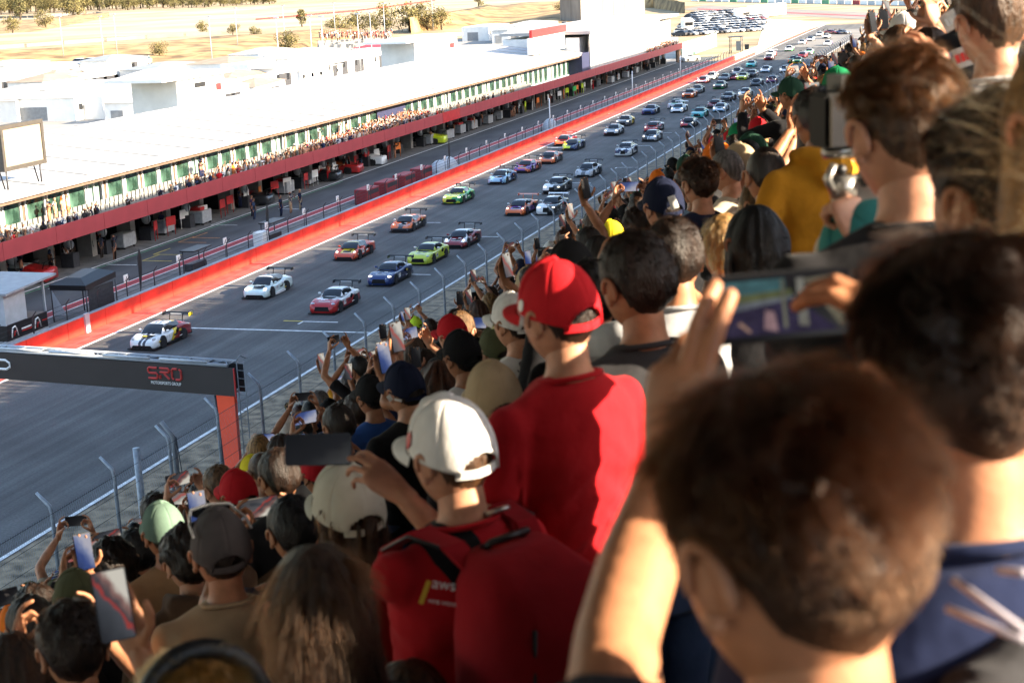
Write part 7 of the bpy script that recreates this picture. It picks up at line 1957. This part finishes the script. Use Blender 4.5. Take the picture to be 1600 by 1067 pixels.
tops = ["black"] * 6 + ["charcoal"] * 4 + ["navy"] * 4 + ["white"] * 4 + ["grey"] * 3 + ["lightgrey"] * 2 + ["red", "darkred", "maroon", "olive", "darkgreen", "blue", "lightblue", "cream", "beige", "brown", "tan", "dustypink", "mustard", "denim", "orange"]
hairs = ["dark"] * 5 + ["black"] * 3 + ["brown"] * 4 + ["mid", "darkblond", "blond", "auburn", "grey"]
caps = ["black"] * 4 + ["navy"] * 3 + ["white"] * 2 + ["red", "beige", "grey", "olive", "darkgreen", "cream", "orange", "blue", "green"]
poses = ["down"] * 8 + ["two"] * 5 + ["right"] * 4 + ["left"] * 2 + ["righthi"] * 3 + ["twohi"] * 2 + ["bothup", "brow"]
posew = {"down": "", "two": "filming in landscape", "right": "filming right-handed", "left": "filming left-handed", "righthi": "lifting a phone", "twohi": "filming overhead", "bothup": "gripping a phone", "brow": "shading eyes"}
def place_word(px, py):
    if px > 1180: return "at the far right" 
    if px > 950: return "at upper right"
    if px > 720: return "in mid stand"
    if px > 480: return "past the gantry"
    if px > 250: return "near the pillar"
    return "at lower left"
used = {}
hw = {"short": "hair", "short2": "hair", "fade": "cropped hair", "buzz": "shaved head", "curly": "curls", "long": "long hair", "wavy": "wavy hair", "bob": "chin-length hair", "pony": "ponytail"}
cn = {"dark": "dark", "black": "black", "brown": "brown", "mid": "light brown", "darkblond": "dark blond", "blond": "blond", "auburn": "auburn", "grey": "grey"}
pal = {"darkred": "dark red", "darkgreen": "dark green", "lightgrey": "pale grey", "lightblue": "pale blue", "dustypink": "dusty pink"}
made = []
for (n, (d, x, y, hz, px, py)) in ind:
    female = r7.random() < .3
    pose = r7.choice(poses)
    if px < 470 and pose in ("right", "left", "righthi", "twohi", "bothup") and r7.random() < .8: pose = r7.choice(("down", "two"))
    sl = r7.choice(["short", "short", "long"])
    if female: sl = "short"
    if pose in ("bothup", "brow", "left", "twohi", "righthi"): sl = "short"
    D = archetype(pose, sl, female)
    psi = face_yaw(x, y, 16, r7); s = max(.93, min(1.08, (hz - FZ(x)) / 1.60))
    top = r7.choice(tops); hc_ = r7.choice(hairs)
    cap = r7.choice(caps) if r7.random() < .30 else None
    hk = r7.choice(["long", "wavy", "bob", "pony", "long"] if female else ["short", "short", "short2", "fade", "buzz", "curly"])
    tries = 0
    while True:
        hd_ = ("in a %s cap" % pal.get(cap, cap)) if cap else ("with %s %s" % (cn[hc_], hw[hk]) if hk != "buzz" else "with shaved head")
        lab = ("%s %s and %s %s %s %s" % ("woman" if female else "man", hd_, pal.get(top, top), "jacket" if sl == "long" else "T-shirt", posew[pose], place_word(px, py))).replace("  ", " ")
        if lab not in used or tries > 30: break
        tries += 1; top = r7.choice(tops); hc_ = r7.choice(hairs)
        if cap: cap = r7.choice(caps)
    used[lab] = 1
    if len(lab.split()) > 16: lab = lab.replace(" the ", " ")
    rt, M = root_for(Vector((x, y, hz)), psi, s, lab, "spectators in the grandstand")
    b = link("body", D["me"]["body"], rt); slotm(b, 0, r7.choice(SKIN[:3] + SKIN[:2] + ([SKIN[3]] if r7.random() < .3 else [])))
    o = link("shirt" if sl == "short" else "jacket", D["me"]["shirt"], rt); slotm(o, 0, CL[top])
    o = link("trousers", D["me"]["trousers"], rt); slotm(o, 0, CL[r7.choice(["denim", "black", "charcoal", "beige"])])
    o = link("hair", hairm("under" if cap and hk in ("short", "short2", "curly", "fade", "buzz") else hk), rt); o.matrix_local = D["HM"]; slotm(o, 0, HM_[hc_])
    if cap: add_cap(rt, D["HM"] @ Matrix.Scale(1.14 if hk in ("long", "wavy", "bob", "pony") else 1.0, 4), CAPM[cap])
    if D["phone"] is not None:
        make_phone(phone_matrix(M, D["phone"]), "phone of " + lab.replace(posew[pose] + " ", ""), "phones held up by spectators", r7.choice(M_SCR + [M_SCR[2], M_SCR[0]]))
# --- the remaining crowd as one mass, light copies of the same figures
PALM = SKIN[:3] + [HM_[k] for k in ("dark", "black", "brown", "mid", "blond")] + [CL[k] for k in ("black", "charcoal", "navy", "white", "grey", "lightgrey", "red", "maroon", "blue", "cream", "olive", "beige", "orange", "denim", "yellow")] + [CAPM[k] for k in ("black", "white", "red", "navy", "beige")]
NS, NH, NC = 3, 5, 15
def light(pose, hk, ratio):
    D = archetype(pose, "short", hk == "long"); out = []
    for key, me in (("skin", D["me"]["body"]), ("top", D["me"]["shirt"]), ("trousers", D["me"]["trousers"]), ("hair", hairm(hk))):
        me = me.copy()
        if key == "skin":
            bm = bmesh.new(); bm.from_mesh(me)
            def inside(f):
                c = f.calc_center_median()
                return c.z < 1.47 and abs(c.x) < .235 and c.y < .19 and not (c.z > 1.40 and abs(c.x) > .215)
            bmesh.ops.delete(bm, geom=[f for f in bm.faces if inside(f)], context='FACES'); bm.to_mesh(me); bm.free()
        r = ev_mesh(me, [('DECIMATE', dict(ratio=ratio * {"skin": 1.0, "top": 1.5, "trousers": .8, "hair": 1.8}[key])), ('TRIANGULATE', {})]); v, t, l = me_np(r); bpy.data.meshes.remove(r)
        if key == "hair": v = xf((v, t, l), D["HM"])[0]
        out.append((key, v, l.reshape(-1, 3)))
    return out
LT = [light(p, h, .022) for p, h in (("down", "short"), ("down", "short2"), ("two", "short"), ("righthi", "short"), ("down", "long"), ("right", "short"))]
def mass(name, spots, kind_w=None, seed=1, tones=None, ratio=1.0, parent=None):
    rr = np.random.RandomState(seed); V = []; F = []; Mi = []; b = 0
    for (x, y, z, psi, s) in spots:
        t = LT[rr.choice(len(LT), p=kind_w)] if kind_w else LT[rr.randint(len(LT))]
        c, sn = math.cos(psi) * s, math.sin(psi) * s; A = np.array([[c, -sn, 0], [sn, c, 0], [0, 0, s]], 'f')
        sk = rr.randint(NS); ha = NS + rr.choice(NH, p=(.4, .25, .2, .1, .05)); tp = NS + NH + (rr.randint(NC) if tones is None else rr.choice(tones)); tw = NS + NH + rr.choice((0, 1, 2, 13)); 
        if rr.rand() < .25: ha = NS + NH + NC + rr.randint(5)
        for key, v, f in t:
            V.append(v @ A.T + np.array([x, y, z], 'f')); F.append(f + b); b += len(v)
            Mi.append(np.full(len(f), {"skin": sk, "top": tp, "trousers": tw, "hair": ha}[key], 'i'))
    V = np.concatenate(V); F = np.concatenate(F); Mi = np.concatenate(Mi)
    me = np_mesh(name, [(V, np.full(len(F), 3, 'i'), F.reshape(-1), 0)], PALM, True); me.polygons.foreach_set('material_index', Mi)
    o = link(name, me, parent); tag(o, kind="stuff"); return o
spots = []
for (n, (d, x, y, hz, px, py)) in rest:
    spots.append((x, y, FZ(x), R_(face_yaw(x, y, 18, r7)), (hz - FZ(x)) / 1.6))
ind_keys = set((c[1], c[2]) for _, c in ind)
shade_rows = [(x, y, FZ(x), R_(face_yaw(x, y, 18, r7)), (hz - FZ(x)) / 1.6) for (n, (d, x, y, hz, px, py)) in vis if n == 0 and -.2 < x < 1.0 and r7.random() < (.8 if x < .3 else .14) and not (y < 3 and x < .5)]  # unseen spectators added for the shadows they cast, thinned to pass sun
mass("crowd", spots, None, 3)
mass("crowd", shade_rows, None, 4)
# people along the pit building balcony, thick in places, and crew in the garages
bal = []
def along(y0, y1, step, rows, z0=2.66):
    y = y0
    while y < y1:
        for r_ in rows:
            if r7.random() < .85: bal.append((r_ + r7.uniform(-.15, .15), y + r7.uniform(-.2, .2), z0 + (-59.3 - r_) * .08, R_(-90 + r7.gauss(0, 25)), r7.uniform(.94, 1.06)))
        y += step * r7.uniform(.7, 1.3)
bx = lambda px: at_x(px, 285 - .31 * (px - 400), -60).y
along(64, bx(60), .8, (-59.45, -60.2)); along(bx(60), bx(150), .75, (-59.45,)); along(bx(190), bx(300), 1.6, (-59.45,)); along(bx(300), bx(470), .8, (-59.45, -60.3))
along(bx(470), bx(585), .55, (-59.4, -60.0, -60.6)); along(bx(585), bx(665), .36, (-59.4, -59.8, -60.2, -60.6, -61.0, -61.4)); along(bx(665), bx(800), 1.3, (-59.45,)); along(bx(1008), bx(1055), .5, (-59.5, -60.2, -60.9))
for px, py in ((308, 215), (312, 222), (498, 195), (530, 178), (540, 182), (100, 350), (108, 340), (76, 330), (88, 345)):
    bal.append((-61.3, at_x(px, py, -61.3).y, 3.4, R_(-80), 1.05))
o = mass("balcony_crowd", bal, None, 5, (0, 2, 3, 3, 3, 4, 5, 6, 9, 9, 11, 12))
crew = []
for k in range(64):
    crew.append((r7.uniform(-63.2, -60.9), r7.uniform(70, 300), .015, R_(r7.uniform(-150, -20)), r7.uniform(.97, 1.08)))
for px, py in ((180, 408), (160, 405), (440, 340), (455, 335), (470, 330), (398, 345), (395, 340)):
    p = at_z(px, py); crew.append((p.x, p.y, .015, R_(-90), 1.05))
mass("pit_crew", crew, None, 6, (0, 0, 0, 1, 2, 2, 6, 7))
fc = []
for k in range(170):
    p = at_z(r7.uniform(500, 615), 76 + r7.uniform(-4, 4)); fc.append((p.x, p.y, 2.2 + r7.random() * 1.2, R_(r7.uniform(-150, 0)), 1.0))
mass("paddock_crowd", fc, None, 7, (0, 3, 3, 4, 6, 7, 9))
st = MB(); a, b = at_z(498, 80), at_z(616, 74); n_ = Vector((-(b - a).y, (b - a).x, 0)).normalized() * 7
for k in range(3): st.add([a + n_ * (k * .33 - .5) + Vector((0, 0, 0)), b + n_ * (k * .33 - .5), b + n_ * (k * .33 - .17), a + n_ * (k * .33 - .17)] + [p_ + Vector((0, 0, 1.6 + .5 * k)) for p_ in (a + n_ * (k * .33 - .5), b + n_ * (k * .33 - .5), b + n_ * (k * .33 - .17), a + n_ * (k * .33 - .17))], [(0, 3, 2, 1), (4, 5, 6, 7), (0, 1, 5, 4), (1, 2, 6, 5), (2, 3, 7, 6), (3, 0, 4, 7)])
tag(st.build("spectator_bank", M_CONC), "low stepped viewing platform crowded with people behind the paddock", "platform")
bpy.data.scenes.remove(SC2)
